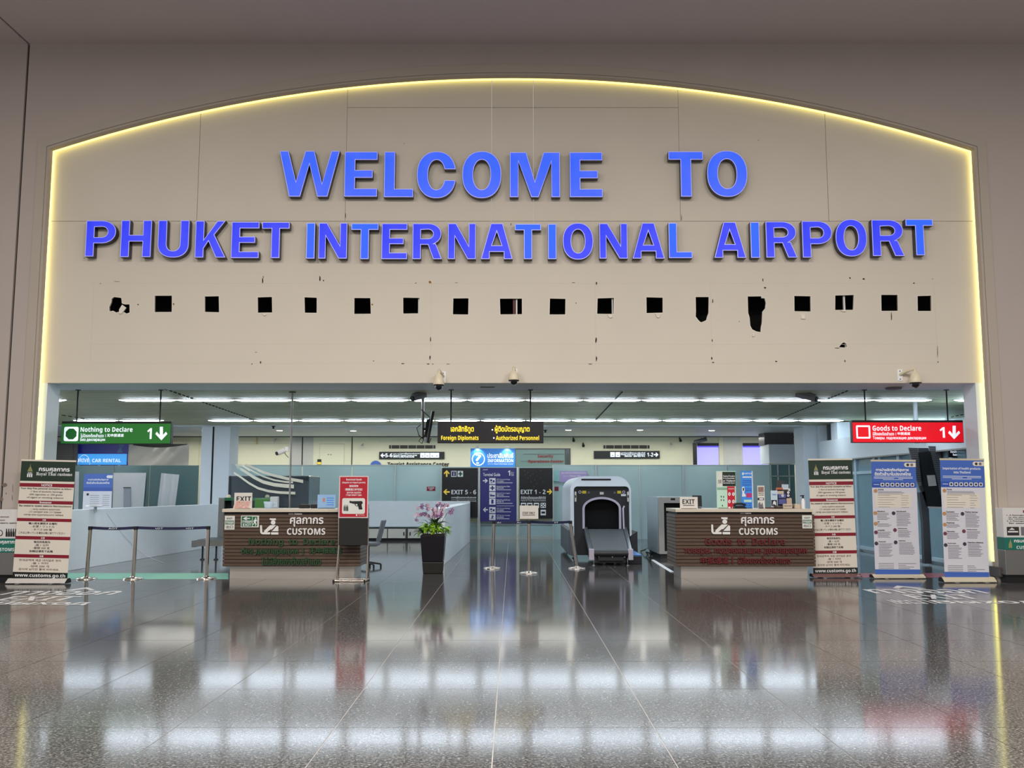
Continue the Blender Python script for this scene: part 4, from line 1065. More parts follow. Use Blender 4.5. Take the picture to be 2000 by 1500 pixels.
scatter('lime_leaf', leaf_src('lime_leaf', .13, .036, m_lime, .10), m_lime, 90, f_l)
def f_d(k):
    a = rng.uniform(0, 6.28); r = rng.uniform(.02, .16)
    if k < 8: a = 3.5 + rng.uniform(-.9, .5); r = .22
    return (Vector((r * math.cos(a), r * math.sin(a) * .8, ztop + (.02 if k < 8 else rng.uniform(.12, .2)))), (rng.uniform(.0, .8), 0, a - 1.57 + rng.uniform(-.4, .4)), rng.uniform(.8, 1.3))
scatter('orchid_leaf', leaf_src('orchid_leaf', .17, .03, m_dleaf, .06), m_dleaf, 26, f_d)
m_stem = mat('orchid_stem', (58, 66, 44), .5); m_fl1 = mat('purple_orchid_petal', (150, 92, 150), .45, var=.45, scale=40); m_fl2 = mat('pale_orchid_petal', (226, 196, 214), .45, var=.2, scale=40)
K = 9.38
sprays = [[(500, 560), (470, 420), (420, 260), (340, 190), (250, 170), (150, 190)], [(480, 560), (420, 430), (330, 320), (240, 290), (160, 330), (95, 440)], [(510, 560), (500, 400), (500, 260), (530, 160), (545, 130)], [(530, 560), (560, 420), (580, 280), (630, 200), (700, 175)],
          [(560, 520), (620, 410), (690, 300), (760, 260), (770, 330)], [(490, 540), (460, 400), (440, 280), (400, 230)], [(500, 540), (530, 350), (560, 240), (590, 170)]]
flp = []
for si, s in enumerate(sprays):
    yy = pb.y + rng.uniform(-.12, .12)
    pts = [Q(800 + x / K, 970 + y / K, yy) for x, y in s]
    obj('stem', MB().tube(pts, .0045, 5), m_stem, t)
    for i in range(len(pts) - 1):
        if i == 0 or (si == 4 and i < 3): continue
        for k in range(4 if si != 4 else 5):
            p = pts[i].lerp(pts[i + 1], rng.random()) + Vector((rng.uniform(-.045, .045), rng.uniform(-.05, .05), rng.uniform(-.045, .04)))
            flp.append(p)
fm = MB()
for k in range(5):
    a = k * 1.2566; c, s_ = math.cos(a), math.sin(a); L = .038
    q = lambda r, tt, y: (r * c - tt * s_, y, r * s_ + tt * c)
    fm.add([q(.004, 0, 0), q(.022, .013, -.006), q(L, 0, -.002), q(.022, -.013, -.006)], [(0, 1, 2, 3)])
fm.add([(-.007, -.012, -.01), (.007, -.012, -.01), (.006, -.014, .006), (-.006, -.014, .006)], [(0, 1, 2, 3)])
srcs = []
for j, mm in enumerate((m_fl1, m_fl2)):
    o = obj('flower', fm, mm); o.parent = t; ORG[o.name] = ORG[t.name]; srcs.append(o)
for k, p in enumerate(flp):
    s_ = srcs[k % 2] if (k < 2 or rng.random() < .8) else srcs[0]
    o = s_ if k < 2 else share('flower', s_, t)
    o.location = p - pb; o.rotation_euler = (rng.uniform(-.6, .6), rng.uniform(0, 6), rng.uniform(-.8, .8)); o.scale = (rng.uniform(.8, 1.25),) * 3

# ================================================================== restricted goods stand
m_rred = mat('crimson_board', (186, 18, 44), 0.4); m_rblk = mat('black_board', (22, 22, 23), 0.6); m_rframe = mat('pale_pink_frame', (226, 206, 208), 0.4)
m_iron = mat('chromed_stand_tube', (206, 196, 186), 0.2, 1.0)
ys = FL(680, 1136).y + .12
t = thing('notice_stand', 'red restricted goods notice stand with pistol picture and black lower board', 'sign stand', (Q(690, 1100, ys).x, ys, 0))
bd = RC(t, 'notice_board', (661.8, 929.5, 719.2, 1011.6), ys, m_rframe, .0, .02)
RC(bd, 'red_print', (663.8, 931.6, 717.2, 1009.6), ys, m_rred, .002, .002)
LT(bd, B_('Restricted Goods'), (676.3, 934.4, 706.7, 938.4), ys, m_white, .004); LT(bd, B_('(Require an import permit)'), (668.4, 940.6, 713.8, 945), ys, m_white, .004)
LT(bd, '限制货物', (682.5, 947.2, 699.8, 951.4), ys, m_white, .004, .03); LT(bd, '（需要进口许可证）', (674, 953.6, 708, 958.4), ys, m_white, .004, .03)
LT(bd, 'סחורות מוגבלות', (677.3, 960.2, 705, 963.8), ys, m_white, .004, .03); LT(bd, '(דרוש אישור יבוא)', (675, 965.4, 707, 969.4), ys, m_white, .004, .03)
x0, z0, x1, z1 = PB((668.2, 973, 712.9, 1003.6), ys)
obj('picture_panel', MB().prism([rrect(x0, z0, x1, z1, .03)], XZ(ys), .002, .004), m_plate, bd)
gp = [(278, 387), (285, 378), (296, 380), (302, 384), (432, 382), (442, 388), (447, 402), (443, 418), (432, 424), (436, 452), (444, 482), (438, 490), (402, 490), (396, 484), (388, 448), (372, 450), (356, 444), (346, 430), (344, 418), (316, 416), (308, 410), (280, 408)]
gh = [(356, 420), (378, 420), (382, 440), (368, 442), (358, 434)]
cv = lambda p: [(Q(640 + x / 6.52, 920 + y / 6.52, ys).x, Q(640 + x / 6.52, 920 + y / 6.52, ys).z) for x, y in p]
obj('pistol_picture', MB().prism([cv(gp), cv(gh)], XZ(ys), .004, .0055), m_black, bd)
for bx in (204, 226, 246):
    obj('bullet_picture', MB().prism([cv([(bx, 508), (bx + 16, 508), (bx + 16, 462), (bx + 12, 440), (bx + 9, 420 + (6 if bx == 204 else 0)), (bx + 5, 440), (bx, 462)])], XZ(ys), .004, .0055), m_black, bd)
PL(bd, 'logo', circ(696.5, 1006, 1.6, n=10), ys, m_white, .004); LT(bd, 'Royal Thai customs', (700, 1004.6, 712, 1007.4), ys, m_white, .004)
RC(t, 'lower_board', (662, 1012.2, 718.4, 1065), ys, m_rblk, .0, .02)
def px3(x, y, Y): return Q(x, y, Y)
for a, b_ in ((661, 656), (717.5, 716)):
    up = Q(a + 1, 1064, ys + .03); dn = Q(b_, 1133, ys - .0); top = Q(a + 1, 985, ys + .03)
    dn.z = .02
    obj('leg', MB().tube([top, up, Q(a - (1 if a < 700 else -.5), 1088, ys + .03), dn], .016, 8), m_iron, t)
    ft = Vector((dn.x, ys - .22, .02)); bk = Vector((dn.x + .02, ys + .13, .02))
    obj('foot_rail', MB().tube([ft, dn, bk], .016, 8), m_iron, t)
    obj('brace', MB().tube([Q(a + 1, 1075, ys + .03), bk], .012, 6), m_iron, t)
    for e in (ft, bk): obj('caster', MB().cyl(e + Vector((-.012, 0, 0)), e + Vector((.012, 0, 0)), .02, n=12), m_black, t)
dl, dr = Q(656, 1133, ys), Q(716, 1133, ys)
for yy in (-.18, .1): obj('cross_rail', MB().tube([(dl.x, ys + yy, .02), (dr.x, ys + yy, .02)], .014, 8), m_iron, t)

# ================================================================== large baggage scanner
m_xw = mat('blue_white_scanner_shell', (230, 239, 248), 0.3, var=.02, coat=.2); m_xd = mat('charcoal_scanner_front', (38, 40, 46), 0.45); m_xg = mat('slate_scanner_skirt', (70, 76, 84), 0.4)
m_lil = mat('lilac_tunnel_edge', (196, 190, 208), 0.35); m_beltm = mat('grey_conveyor_belt', (84, 90, 94), 0.6, var=.2, scale=14); m_rail = mat('pale_metal_rail', (168, 178, 184), 0.25, .8)
XF = FL(1115, 1092).y; XB = XF + 3.4
sx0, sx1 = 1.30, Q(1233, 1000, XF).x; sz = Q(1160, 930, XF).z; s_b = .5
t = thing('baggage_scanner', 'large white and black baggage scanner with sloping conveyor belt', 'scanner', ((sx0 + sx1) / 2, XF + 1.5, 0))
fx0, fx1 = Q(1121, 1000, XF).x, Q(1229.5, 1000, XF).x; ft_ = Q(1175, 950, XF).z
prof = [(sx0, s_b), (sx0, sz - .34)] + [(sx0 + .34 - .34 * math.cos(a * math.pi / 16), sz - .34 + .34 * math.sin(a * math.pi / 16)) for a in range(1, 9)] + [(sx1 - .34 + .34 * math.sin(a * math.pi / 16), sz - .34 + .34 * math.cos(a * math.pi / 16)) for a in range(0, 9)] + [(sx1, s_b)]
mouth = [(fx0, s_b)] + [(fx0, ft_ - .08)] + [(fx0 + .08 - .08 * math.cos(a * math.pi / 8), ft_ - .08 + .08 * math.sin(a * math.pi / 8)) for a in range(1, 5)] + [(fx1 - .08 + .08 * math.sin(a * math.pi / 8), ft_ - .08 + .08 * math.cos(a * math.pi / 8)) for a in range(0, 5)] + [(fx1, s_b)]
mb = MB().prism([prof + mouth[::-1]], XZ(XF), -.35, 0.0)
n = len(prof)
mb.add([(x, XF + .35, z) for x, z in prof] + [(x, XB, z) for x, z in prof], [(i, i + 1, n + i + 1, n + i) for i in range(n - 1)], True)
mb.add([(x, XB, z) for x, z in prof], [tuple(range(n))])
obj('hood', mb, m_xw, t, .012, 2)
x0, z0, x1, z1 = PB((1135, 935, 1193.5, 938.5), XF)
obj('hood_slot', MB().prism([rrect(x0, z0, x1, z1, (z1 - z0) * .49)], XZ(XF), -.01, .004), mat('dark_plum_slot', (40, 24, 34), .5), t)
# tunnel front
ax0, ax1 = Q(1142, 1000, XF).x, Q(1210, 1000, XF).x; az0 = Q(1175, 1033, XF).z; azs = Q(1175, 994, XF).z; azt = Q(1175, 974.5, XF).z
cxm = (ax0 + ax1) / 2; rx = (ax1 - ax0) / 2
def archlp(d): return [(ax0 - d, az0)] + [(cxm - (rx + d) * math.cos(math.pi * i / 16), azs + (azt - azs + d) * math.sin(math.pi * i / 16)) for i in range(17)] + [(ax1 + d, az0)]
front = [(fx0, .08)] + mouth[1:-1] + [(fx1, .08)]
obj('tunnel_front', MB().prism([front, archlp(0)], XZ(XF + .1), -.04, 0), m_xd, t)
obj('tunnel_edge', MB().prism([archlp(.045), archlp(-.004)], XZ(XF + .1), -.02, .03), m_lil, t, .006)
obj('tunnel_lining', MB().box(ax0 - .05, ax0, XF + .14, XB, az0 - .1, azt + .05).box(ax1, ax1 + .05, XF + .14, XB, az0 - .1, azt + .05).box(ax0, ax1, XF + .14, XB, azt, azt + .05).box(ax0, ax1, XF + 2.2, XF + 2.25, az0 - .1, azt), m_dark, t)
obj('curtain', MB().box(ax0, ax1, XF + .3, XF + .31, az0, azt), m_dark, t)
for side, xa, xb in ((-1, sx0 - .05, fx0 - .02), (1, fx1 + .01, Q(1245, 1050, XF).x)):
    zt_ = Q(1100, 1036, XF).z
    mbk = MB().prism([[(xa, .10), (xb, .06), (xb, zt_ + (.1 if side < 0 else -.02)), (xa + (.0 if side < 0 else 0), zt_ - (.0 if side < 0 else .12))]], XZ(XF - .02), -3.3, 0)
    obj('skirt', mbk, m_xg if side < 0 else m_xd, t, .012)
for x in (sx0 + .12, sx1 - .12, sx0 + .12, sx1 - .12):
    pass
for x, y in ((sx0 + .1, XF + .25), (sx1 - .1, XF + .25), (sx0 + .1, XB - .3), (sx1 - .1, XB - .3)):
    obj('foot', MB().lathe([(.06, 0), (.06, .02), (.025, .03), (.025, .1)], (x, y, 0), 14), m_black, t)
for px, mm, r in ((1132.5, m_lil, 3), (1218, m_lil, 3)):
    PL(t, 'key_switch', circ(px, 961, 3, n=16), XF + .1, mm, .012); PL(t, 'key_slot', circ(px, 961, 1.7, n=12), XF + .1, m_black, .016)
m_yel = mat('warning_yellow', (206, 186, 40), .5)
for b_ in ((1137, 958.5, 1145, 964), (1205.5, 958.5, 1213, 964)): RC(t, 'warning_label', b_, XF + .1, m_yel, .006, .004)
for px in (1150, 1200.5): PL(t, 'warning_triangle', [(px - 2.6, 963.6), (px + 2.6, 963.6), (px, 959)], XF + .1, m_grey, .006)
RC(t, 'maker_badge', (1171.5, 961, 1179, 966), XF + .1, m_alu, .006, .004); RC(t, 'rating_plate', (1213, 965, 1222.5, 969), XF + .1, m_white, .006, .004)
for px in (1124, 1226.5):
    x0, z0, x1, z1 = PB((px - 1.7, 960, px + 1.7, 980), XF)
    obj('side_latch', MB().prism([rrect(x0, z0, x1, z1, (x1 - x0) * .45)], XZ(XF), .0, .02), m_alu, t); RC(t, 'emergency_button', (px - 1, 967, px + 1, 972), XF, m_black, .03, .02)
obj('grab_rail', MB().tube([Q(1219, 989, XF - .05), Q(1217, 993, XF - .12), Q(1218.5, 1033, XF - .1)], .018, 8), m_lil, t)
# conveyor
ya, yb = XF + .1, FL(1195, 1105).y
za, zb_ = az0, Q(1195, 1075, yb).z
bx = lambda px, py, Y: Q(px, py, Y).x
A0, A1, B0, B1 = bx(1147, 1033, ya), bx(1218, 1033, ya), bx(1158.5, 1075, yb), bx(1228, 1075, yb)
obj('conveyor_belt', MB().hexa([Vector((A0, ya, za - .07)), Vector((A1, ya, za - .07)), Vector((B1, yb, zb_ - .09)), Vector((B0, yb, zb_ - .09)), Vector((A0, ya, za)), Vector((A1, ya, za)), Vector((B1, yb, zb_)), Vector((B0, yb, zb_))]), m_beltm, t, .02, 3)
for xa, xb in ((A0, B0), (A1, B1)):
    sg = -1 if xa == A0 else 1
    P = [Vector((xa, ya, za - .1)), Vector((xa + sg * .07, ya, za - .1)), Vector((xb + sg * .07, yb - .02, zb_ - .14)), Vector((xb, yb - .02, zb_ - .14))]
    obj('side_rail', MB().hexa(P + [p + Vector((0, 0, .14)) for p in P]), m_rail, t, .008)
    obj('rail_end', MB().box(xb + sg * .035 - .05, xb + sg * .035 + .05, yb - .06, yb + .05, zb_ - .19, zb_ + .03), m_lil, t, .008)
obj('end_roller', MB().cyl((B0, yb, zb_ - .06), (B1, yb, zb_ - .06), .06, n=16), m_xd, t)
obj('conveyor_frame', MB().box(B0 + .05, B1 - .05, yb + .1, ya, .05, .2).box(B0 + .1, B1 - .1, yb + .02, yb + .12, .1, .19), m_xd, t)
for x in (B0 + .02, B1 - .02, B0 + .25, B1 - .25):
    inner = B0 + .1 < x < B1 - .1
    yy = yb + (.3 if inner else .06)
    if inner: obj('caster', MB().cyl((x - .02, yy, .05), (x + .02, yy, .05), .05, n=14), m_alu, t)
    else: obj('levelling_foot', MB().lathe([(.035, 0), (.035, .012), (.01, .02), (.01, .16)], (x, yy, 0), 12), m_steel, t)
for px, py in ((1170, 1086.5), (1196, 1087.5), (1220, 1088)): PL(t, 'frame_bolt', circ(px, py, 1.4, n=10), yb + .02, m_rail, .004)
# tray box and cables beside it
m_tray = mat('bright_blue_tray', (44, 122, 200), .4)
pt = FL(1245, 1102)
b0 = thing('tray_box', 'low black box with bright blue trays beside the scanner belt', 'box', pt)
xa, xb = FL(1228, 1102).x, FL(1254, 1102).x; zt_ = Q(1240, 1086, pt.y).z
obj('bin', MB().box(xa, xb, pt.y, pt.y + .7, 0, zt_), m_xd, b0, .01)
obj('tray', MB().hexa([Vector((xa, pt.y + .05, zt_)), Vector((xb, pt.y + .05, zt_)), Vector((xb - .05, pt.y + .68, zt_)), Vector((xa, pt.y + .68, zt_)), Vector((xa, pt.y + .05, zt_ + .02)), Vector((xb, pt.y + .05, zt_ + .02)), Vector((xb - .06, pt.y + .68, zt_ + .06)), Vector((xa, pt.y + .68, zt_ + .06))]), m_tray, b0)
pts = [FL(1252, 1078), FL(1260, 1082), FL(1266, 1076), FL(1272, 1082), FL(1270, 1090), FL(1262, 1084), FL(1268, 1092), FL(1274, 1097)]
tag(obj('cable', MB().tube([Vector((p.x, p.y, .02 + .1 * math.sin(i * 1.1) ** 2)) for i, p in enumerate(pts)], .018, 6), m_black), 'coiled black cable on the floor between the two scanners', 'cable')
a_, b_ = FL(1275, 1094), FL(1314, 1118)
d_ = (b_ - a_).normalized() * .04; nn = Vector((-d_.y, d_.x, 0))
tag(obj('cable_cover', MB().hexa([a_ - nn, b_ - nn, b_ + nn, a_ + nn] + [p + Vector((0, 0, .012)) for p in (a_ - nn * .6, b_ - nn * .6, b_ + nn * .6, a_ + nn * .6)]), m_white), 'white cable cover strip on the floor by the desk', 'cable cover')

# ================================================================== second scanner behind the goods to declare desk
m_g2 = mat('grey_scanner_shell', (186, 196, 202), .35); m_g3 = mat('taupe_scanner_frame', (160, 158, 152), .4)
Y2 = FL(1285, 1091).y
x0, z0, x1, z1 = PB((1287, 971, 1372, 1086), Y2)
t = thing('baggage_scanner', 'boxy grey baggage scanner half hidden behind the goods to declare desk', 'scanner', ((x0 + x1) / 2, Y2, 0))
obj('cabinet', MB().prism([[(x0, .1), (x1, .1), (x1, z1), (x0, z1)], [(x0 + .12, .16), (x1 - .12, .16), (x1 - .12, z1 - .13), (x0 + .12, z1 - .13)]], XZ(Y2), -.1, 0), m_g3, t, .01)
obj('side_panel', MB().box(x0 - .005, x0 + .03, Y2 + .1, Y2 + 1.8, .1, z1).box(x1 - .03, x1, Y2 + .1, Y2 + 1.8, .1, z1).box(x0, x1, Y2 + .1, Y2 + 1.8, z1 - .02, z1), m_g2, t)
obj('opening', MB().box(x0 + .05, x1 - .05, Y2 + .09, Y2 + .12, .1, z1 - .1), m_dark, t)
obj('base', MB().box(x0 + .03, x1 - .03, Y2 + .05, Y2 + 1.7, 0, .1), m_xd, t)
RC(t, 'indicator', (1310, 973, 1318.5, 977), Y2, m_black, .004, .004)
yk = 17.05
x0, z0, x1, z1 = PB((1353.5, 967.5, 1372.5, 990), yk)
ms = thing('monitor', 'dark back of a monitor behind the EXIT paper on the desk', 'monitor', ((x0 + x1) / 2, yk + .08, ZT))
obj('screen', MB().hexa([Vector((x0, yk, ZT + .03)), Vector((x1, yk + .06, ZT + .03)), Vector((x1, yk + .11, ZT + .03)), Vector((x0, yk + .05, ZT + .03)), Vector((x0, yk + .03, z1)), Vector((x1, yk + .09, z1)), Vector((x1, yk + .14, z1)), Vector((x0, yk + .08, z1))]), m_xd, ms, .008)
obj('stand', MB().box((x0 + x1) / 2 - .06, (x0 + x1) / 2 + .06, yk + .03, yk + .15, ZT, ZT + .012).box((x0 + x1) / 2 - .02, (x0 + x1) / 2 + .02, yk + .06, yk + .1, ZT, ZT + .06), m_black, ms)
# ================================================================== on the goods to declare desk
def stand_sheet(name, label, cat, b, Y, zb, m, th=.006, lean=.0):
    x0, z0, x1, z1 = PB(b, Y)
    t = thing(name, label, cat, ((x0 + x1) / 2, Y, zb))
    obj('sheet', MB().box(x0, x1, Y, Y + th, zb, z1), m, t)
    obj('foot', MB().box(x0 + .02, x1 - .02, Y, Y + .09, zb, zb + .008), m, t)
    return t
yd = YD + .12
t = stand_sheet('paper_sign', 'white folded paper reading EXIT on the goods to declare desk', 'sign', (1328, 970.6, 1362.7, 993.2), yd, ZT, m_paper)
LT(t, B_('EXIT'), (1332.8, 975.2, 1356.7, 984.2), yd, m_black, .003); RC(t, 'underline', (1334, 986.4, 1356, 987.6), yd, m_black, .003, .001)
m_mint = mat('mint_print', (196, 232, 214), .5); m_bg2 = mat('dark_forest_print', (20, 40, 32), .5); m_r2 = mat('poster_red', (200, 16, 52), .5); m_sky = mat('bright_blue_print', (62, 146, 240), .5); m_pk = mat('magenta_print', (196, 50, 120), .5)
yp = YD + .62
t = stand_sheet('poster_stand', 'mint, dark green and red customs poster standing on the desk', 'poster', (1399.5, 920, 1437.3, 993), yp, ZT, m_mint)
RC(t, 'pale_print', (1400.3, 921.3, 1411, 950), yp, m_plate, .002, .002); RC(t, 'green_print', (1411, 921.6, 1436.3, 949.5), yp, m_bg2, .003, .003); RC(t, 'red_print', (1420.8, 950, 1435.3, 993), yp, m_r2, .003, .003)
RC(t, 'green_line', (1400.3, 952.8, 1420.5, 953.8), yp, m_egreen, .003, .001); RC(t, 'green_line', (1400.3, 955.4, 1420.5, 956.4), yp, m_egreen, .003, .001)
for i, s in enumerate(('Customs Procedure', 'for arriving passenger', 'at Thailand', 'International Airport')):
    LT(t, s, (1412.2, 928 + i * 4.6, 1435, 931.4 + i * 4.6), yp, m_white, .005, .03)
LT(t, 'กศ', (1402.5, 937, 1409, 944.5), yp, m_bg2, .004, .01)
for bx in (1424.5, 1432.3):
    for by in (965, 979.5, 991.2): PL(t, 'symbol_disc', circ(bx, by, 2.5, 3.6 if by < 990 else 1.7, 12), yp, m_white, .005)
    for by in (965, 979.5): PL(t, 'symbol', [(bx - 1.2, by - 2), (bx - .4, by - 2), (bx + 1.2, by + 2), (bx + .3, by + 2)], yp, m_ink, .006)
LT(t, B_('RESTRICTED'), (1422.5, 953.6, 1433.5, 955.8), yp, m_white, .005)
for bx, by in ((1408.6, 970), (1413.2, 970.6), (1408.6, 976.8), (1413.5, 977), (1411, 987.5)): PL(t, 'symbol', [(bx - 1, by - 1.7), (bx + .6, by - 1.7), (bx + 1, by + 1.5), (bx - .8, by + 1.5)], yp, m_ink, .003)
t = stand_sheet('poster_stand', 'bright blue information poster standing on the goods to declare desk', 'poster', (1447.3, 919.6, 1469.8, 993), yp, ZT, m_sky)
RC(t, 'white_edge', (1469, 919.8, 1470.6, 993), yp, m_white, .003, .003)
RC(t, 'title_line', (1450, 930.6, 1469, 933), yp, m_white, .003, .001)
for i, (s, y, h) in enumerate((('INFO', 923.4, 3), ('Travellers', 937.5, 2.6), ('arriving with goods', 941.6, 2.6), ('Declaration', 945.6, 2.6), ('Pay less duty', 953.4, 2.8), ('Payment office', 957, 2.6), ('Customs counter', 982, 2.4), ('Customs office', 985.6, 2.4), ('Phone 1164', 989.2, 2.2))):
    LT(t, s, (1450.3 if i < 4 or i > 5 else 1456, y, 1468, y + h), yp, m_bblue2 if i else m_white, .003, .03)
RC(t, 'pink_print', (1458, 963, 1468.2, 971.5), yp, m_pk, .003, .002); RC(t, 'pale_line', (1453, 976, 1468, 980.5), yp, m_mint, .003, .001)
PL(t, 'figure_print', [(1449.5, 951), (1453.5, 950.5), (1454.6, 958), (1453, 962), (1457, 968), (1455.5, 970), (1449, 970), (1450, 962), (1448.8, 957)], yp, m_white, .003)
PL(t, 'figure_print', [(1450.5, 953), (1453, 953), (1453.3, 958), (1450.6, 959)], yp, m_ink, .005); PL(t, 'logo', circ(1450.8, 925.4, 1.9, 3, 12), yp, m_mint, .004)
yl = YD + .45
t = stand_sheet('leaflet_stand', 'narrow beige leaflet on a stand left of the leaflet rack', 'leaflet', (1479.7, 948.5, 1493.6, 993), yl, ZT, m_paper)
PL(t, 'picture', [(1480.6, 951), (1491.5, 951), (1491.5, 961), (1480.6, 961)], yl, mat('brown_photo', (150, 120, 108), .5, var=.5, scale=40), .003)
LT(t, B_('CARE FOR'), (1481, 962.4, 1491.5, 964.4), yl, m_ink, .003); LT(t, B_('CUSTOMS'), (1481, 966, 1491.5, 968), yl, m_ink, .003)
RC(t, 'dark_band', (1479.7, 972.2, 1492, 977), yl, m_ink, .003, .001); RC(t, 'pale_box', (1483, 973.2, 1490.5, 976), yl, m_white, .005, .001)
PL(t, 'pattern', [(1481, 984), (1484, 980), (1486, 986), (1489, 981), (1491, 992), (1481, 992)], yl, m_grey, .003)
# leaflet rack
yr = YD + .35
x0, z0, x1, z1 = PB((1516, 938, 1550, 993), yr)
t = thing('leaflet_rack', 'black stepped leaflet rack full of brochures near the hand gel bottle', 'rack', ((x0 + x1) / 2, yr, ZT))
obj('back', MB().hexa([Vector((x0 + .06, yr + .1, ZT)), Vector((x1, yr + .1, ZT)), Vector((x1, yr + .13, ZT)), Vector((x0 + .06, yr + .13, ZT)), Vector((x0 + .1, yr + .26, z1)), Vector((x1 - .08, yr + .26, z1)), Vector((x1 - .08, yr + .29, z1)), Vector((x0 + .1, yr + .29, z1))]), m_black, t)
for k in range(3): obj('shelf', MB().box(x0 + .03 + .02 * k, x1 - .02 * k - .01, yr + .0 + .07 * k, yr + .12 + .07 * k, ZT + .02 + .15 * k, ZT + .035 + .15 * k), m_black, t)
m_or = mat('orange_cover', (196, 110, 80), .5, var=.3, scale=30); m_nv = mat('navy_cover', (30, 28, 52), .5); m_vi = mat('violet_cover', (92, 96, 160), .5, var=.3, scale=30); m_bg = mat('beige_cover', (206, 190, 170), .5)
def book(lb, b, Y, m, disc=False, line=None):
    x0, z0, x1, z1 = PB(b, Y); k = thing('brochure', lb, 'brochure', ((x0 + x1) / 2, Y, z0), 'brochures on the desk')
    obj('cover', MB().box(x0, x1, Y, Y + .02, z0, z1), m, k)
    if disc:
        for dy in disc: PL(k, 'seal', circ((b[0] + b[2]) / 2 + .5, dy, 2.4, 2.4, 14), Y, m_white, .003); PL(k, 'seal_mark', circ((b[0] + b[2]) / 2 + .5, dy, .8, .9, 8), Y, m_ink, .004)
    if line: LT(k, line, (b[0] + 1, (b[1] + b[3]) / 2 - 1.4, b[2] - 1, (b[1] + b[3]) / 2 + 1.2), Y, m_ink, .003, .02)
book('pale blue brochure in the top slot of the rack', (1527, 946, 1540, 954), yr + .2, mat('pale_blue_cover', (190, 206, 224), .5))
book('cream brochure standing under the pale blue one', (1528, 954, 1543, 959), yr + .17, m_plate)
book('orange brochure lying across the top of the rack', (1516, 952.5, 1529, 958), yr + .16, m_or)
book('beige brochure in the middle of the rack', (1518, 959, 1531, 965), yr + .13, m_bg)
book('navy brochure with two white seals', (1532, 959, 1546, 971.5), yr + .12, m_nv, (962, 968))
book('violet brochure with one white seal', (1521, 965, 1535, 985), yr + .08, m_vi, (968,))
book('pinkish brochure low in the rack', (1536.5, 973, 1546.5, 984), yr + .06, mat('pink_beige_cover', (200, 176, 160), .5))
book('beige brochure box reading Take Copy at the foot of the rack', (1529.5, 984, 1547.5, 992.6), yr - .02, m_bg, None, 'TAKE COPY')
t = stand_sheet('leaflet_holder', 'clear holder with pale blue leaflet beside the brochure rack', 'leaflet', (1505.5, 958, 1518.5, 993), yr - .03, ZT, mat('blue_white_leaflet', (196, 220, 236), .4))
LT(t, B_('THAI'), (1508, 964.6, 1516, 967.4), yr - .03, m_bblue2, .003); RC(t, 'lower_print', (1506.5, 976.5, 1517.5, 988), yr - .03, m_nv, .003, .001); PL(t, 'emblem', [(1509, 987), (1510, 980), (1512.5, 978), (1515, 980), (1516, 987), (1513.5, 986), (1511.5, 984)], yr - .03, m_white, .005)
p = Q(1520, 992, YD + .2); p.z = ZT
tag(obj('ash_bowl', MB().lathe([(.03, 0), (.07, .01), (.085, .05), (.07, .052), (.055, .02), (0.005, .018)], p, 18), mat('dark_clay_bowl', (78, 66, 62), .4)), 'small dark bowl on the desk before the clear leaflet holder', 'bowl')
p = Q(1508, 992, YD + .2); p.z = ZT
tag(obj('notebook', MB().box(p.x - .1, p.x + .03, p.y - .05, p.y + .1, ZT, ZT + .025), mat('brown_leather', (92, 56, 42), .5), None, .005), 'brown notebook lying on the desk beside the bowl', 'notebook')
x0, z0, x1, z1 = PB((1552.5, 984.4, 1566.5, 993), YD + .3)
tag(obj('tissue_box', MB().box(x0, x1, YD + .3, YD + .45, ZT, z1), m_bg, None, .006), 'plain beige box beside the hand gel bottle', 'box')
p = Q(1569, 992, YD + .25); p.z = ZT; hb = Q(1569, 974, YD + .25).z - ZT
t = thing('gel_bottle', 'white hand gel bottle with black pump on the desk', 'bottle', p)
obj('bottle', MB().lathe([(.032, 0), (.034, .01), (.034, hb * .8), (.015, hb), (.014, hb + .01)], p, 16), m_white, t)
obj('pump', MB().cyl(p + Vector((0, 0, hb)), p + Vector((0, 0, hb + .05)), .012, n=10).cyl(p + Vector((.02, 0, hb + .055)), p + Vector((-.05, 0, hb + .05)), .009, n=8).cyl(p + Vector((0, 0, hb + .01)), p + Vector((0, 0, hb + .025)), .02, n=12), m_black, t)
p = Q(1445, 992, YD + .35); p.z = ZT
t = thing('desk_telephone', 'low black telephone lying between the two posters', 'telephone', p)
obj('base', MB().hexa([p + Vector(v) for v in ((-.11, -.08, 0), (.11, -.08, 0), (.11, .1, 0), (-.11, .1, 0), (-.09, -.06, .03), (.09, -.06, .03), (.09, .08, .06), (-.09, .08, .06))]), m_black, t, .008)
obj('handset', MB().tube([p + Vector((-.11, .02, .06)), p + Vector((-.05, .02, .085)), p + Vector((.05, .02, .085)), p + Vector((.11, .02, .06))], .018, 8), m_black, t)

# ================================================================== on and behind the nothing to declare desk
yd = YD2 + .12
t = stand_sheet('paper_sign', 'white EXIT paper with a red notice leaning over it', 'sign', (457.5, 962.4, 492.3, 994), yd, ZT2, m_paper)
LT(t, B_('EXIT'), (462, 969.5, 490.5, 979.5), yd, m_black, .003)
PL(t, 'red_notice', [(459.5, 978), (491.5, 978.3), (486, 993), (455, 993)], yd, mat('pink_paper', (226, 204, 196), .6), .006, .002)
for i in range(4): LT(t, ['注意 出口 出口', 'ประกาศ ทางออก', 'กรุณา ใช้ทางนี้', 'STAFF 101'][i], (462 - i * 1.2, 979.6 + i * 3.3, 488 - i * 1.2, 982 + i * 3.3), yd, mat('vermilion_ink', (196, 74, 44), .6), .007, .03)
t = stand_sheet('paper_sign', 'light blue notice sheet leaning by the red goods stand', 'notice', (620, 966, 655.5, 994), yd + .35, ZT2, mat('light_blue_sheet', (150, 190, 232), .45))
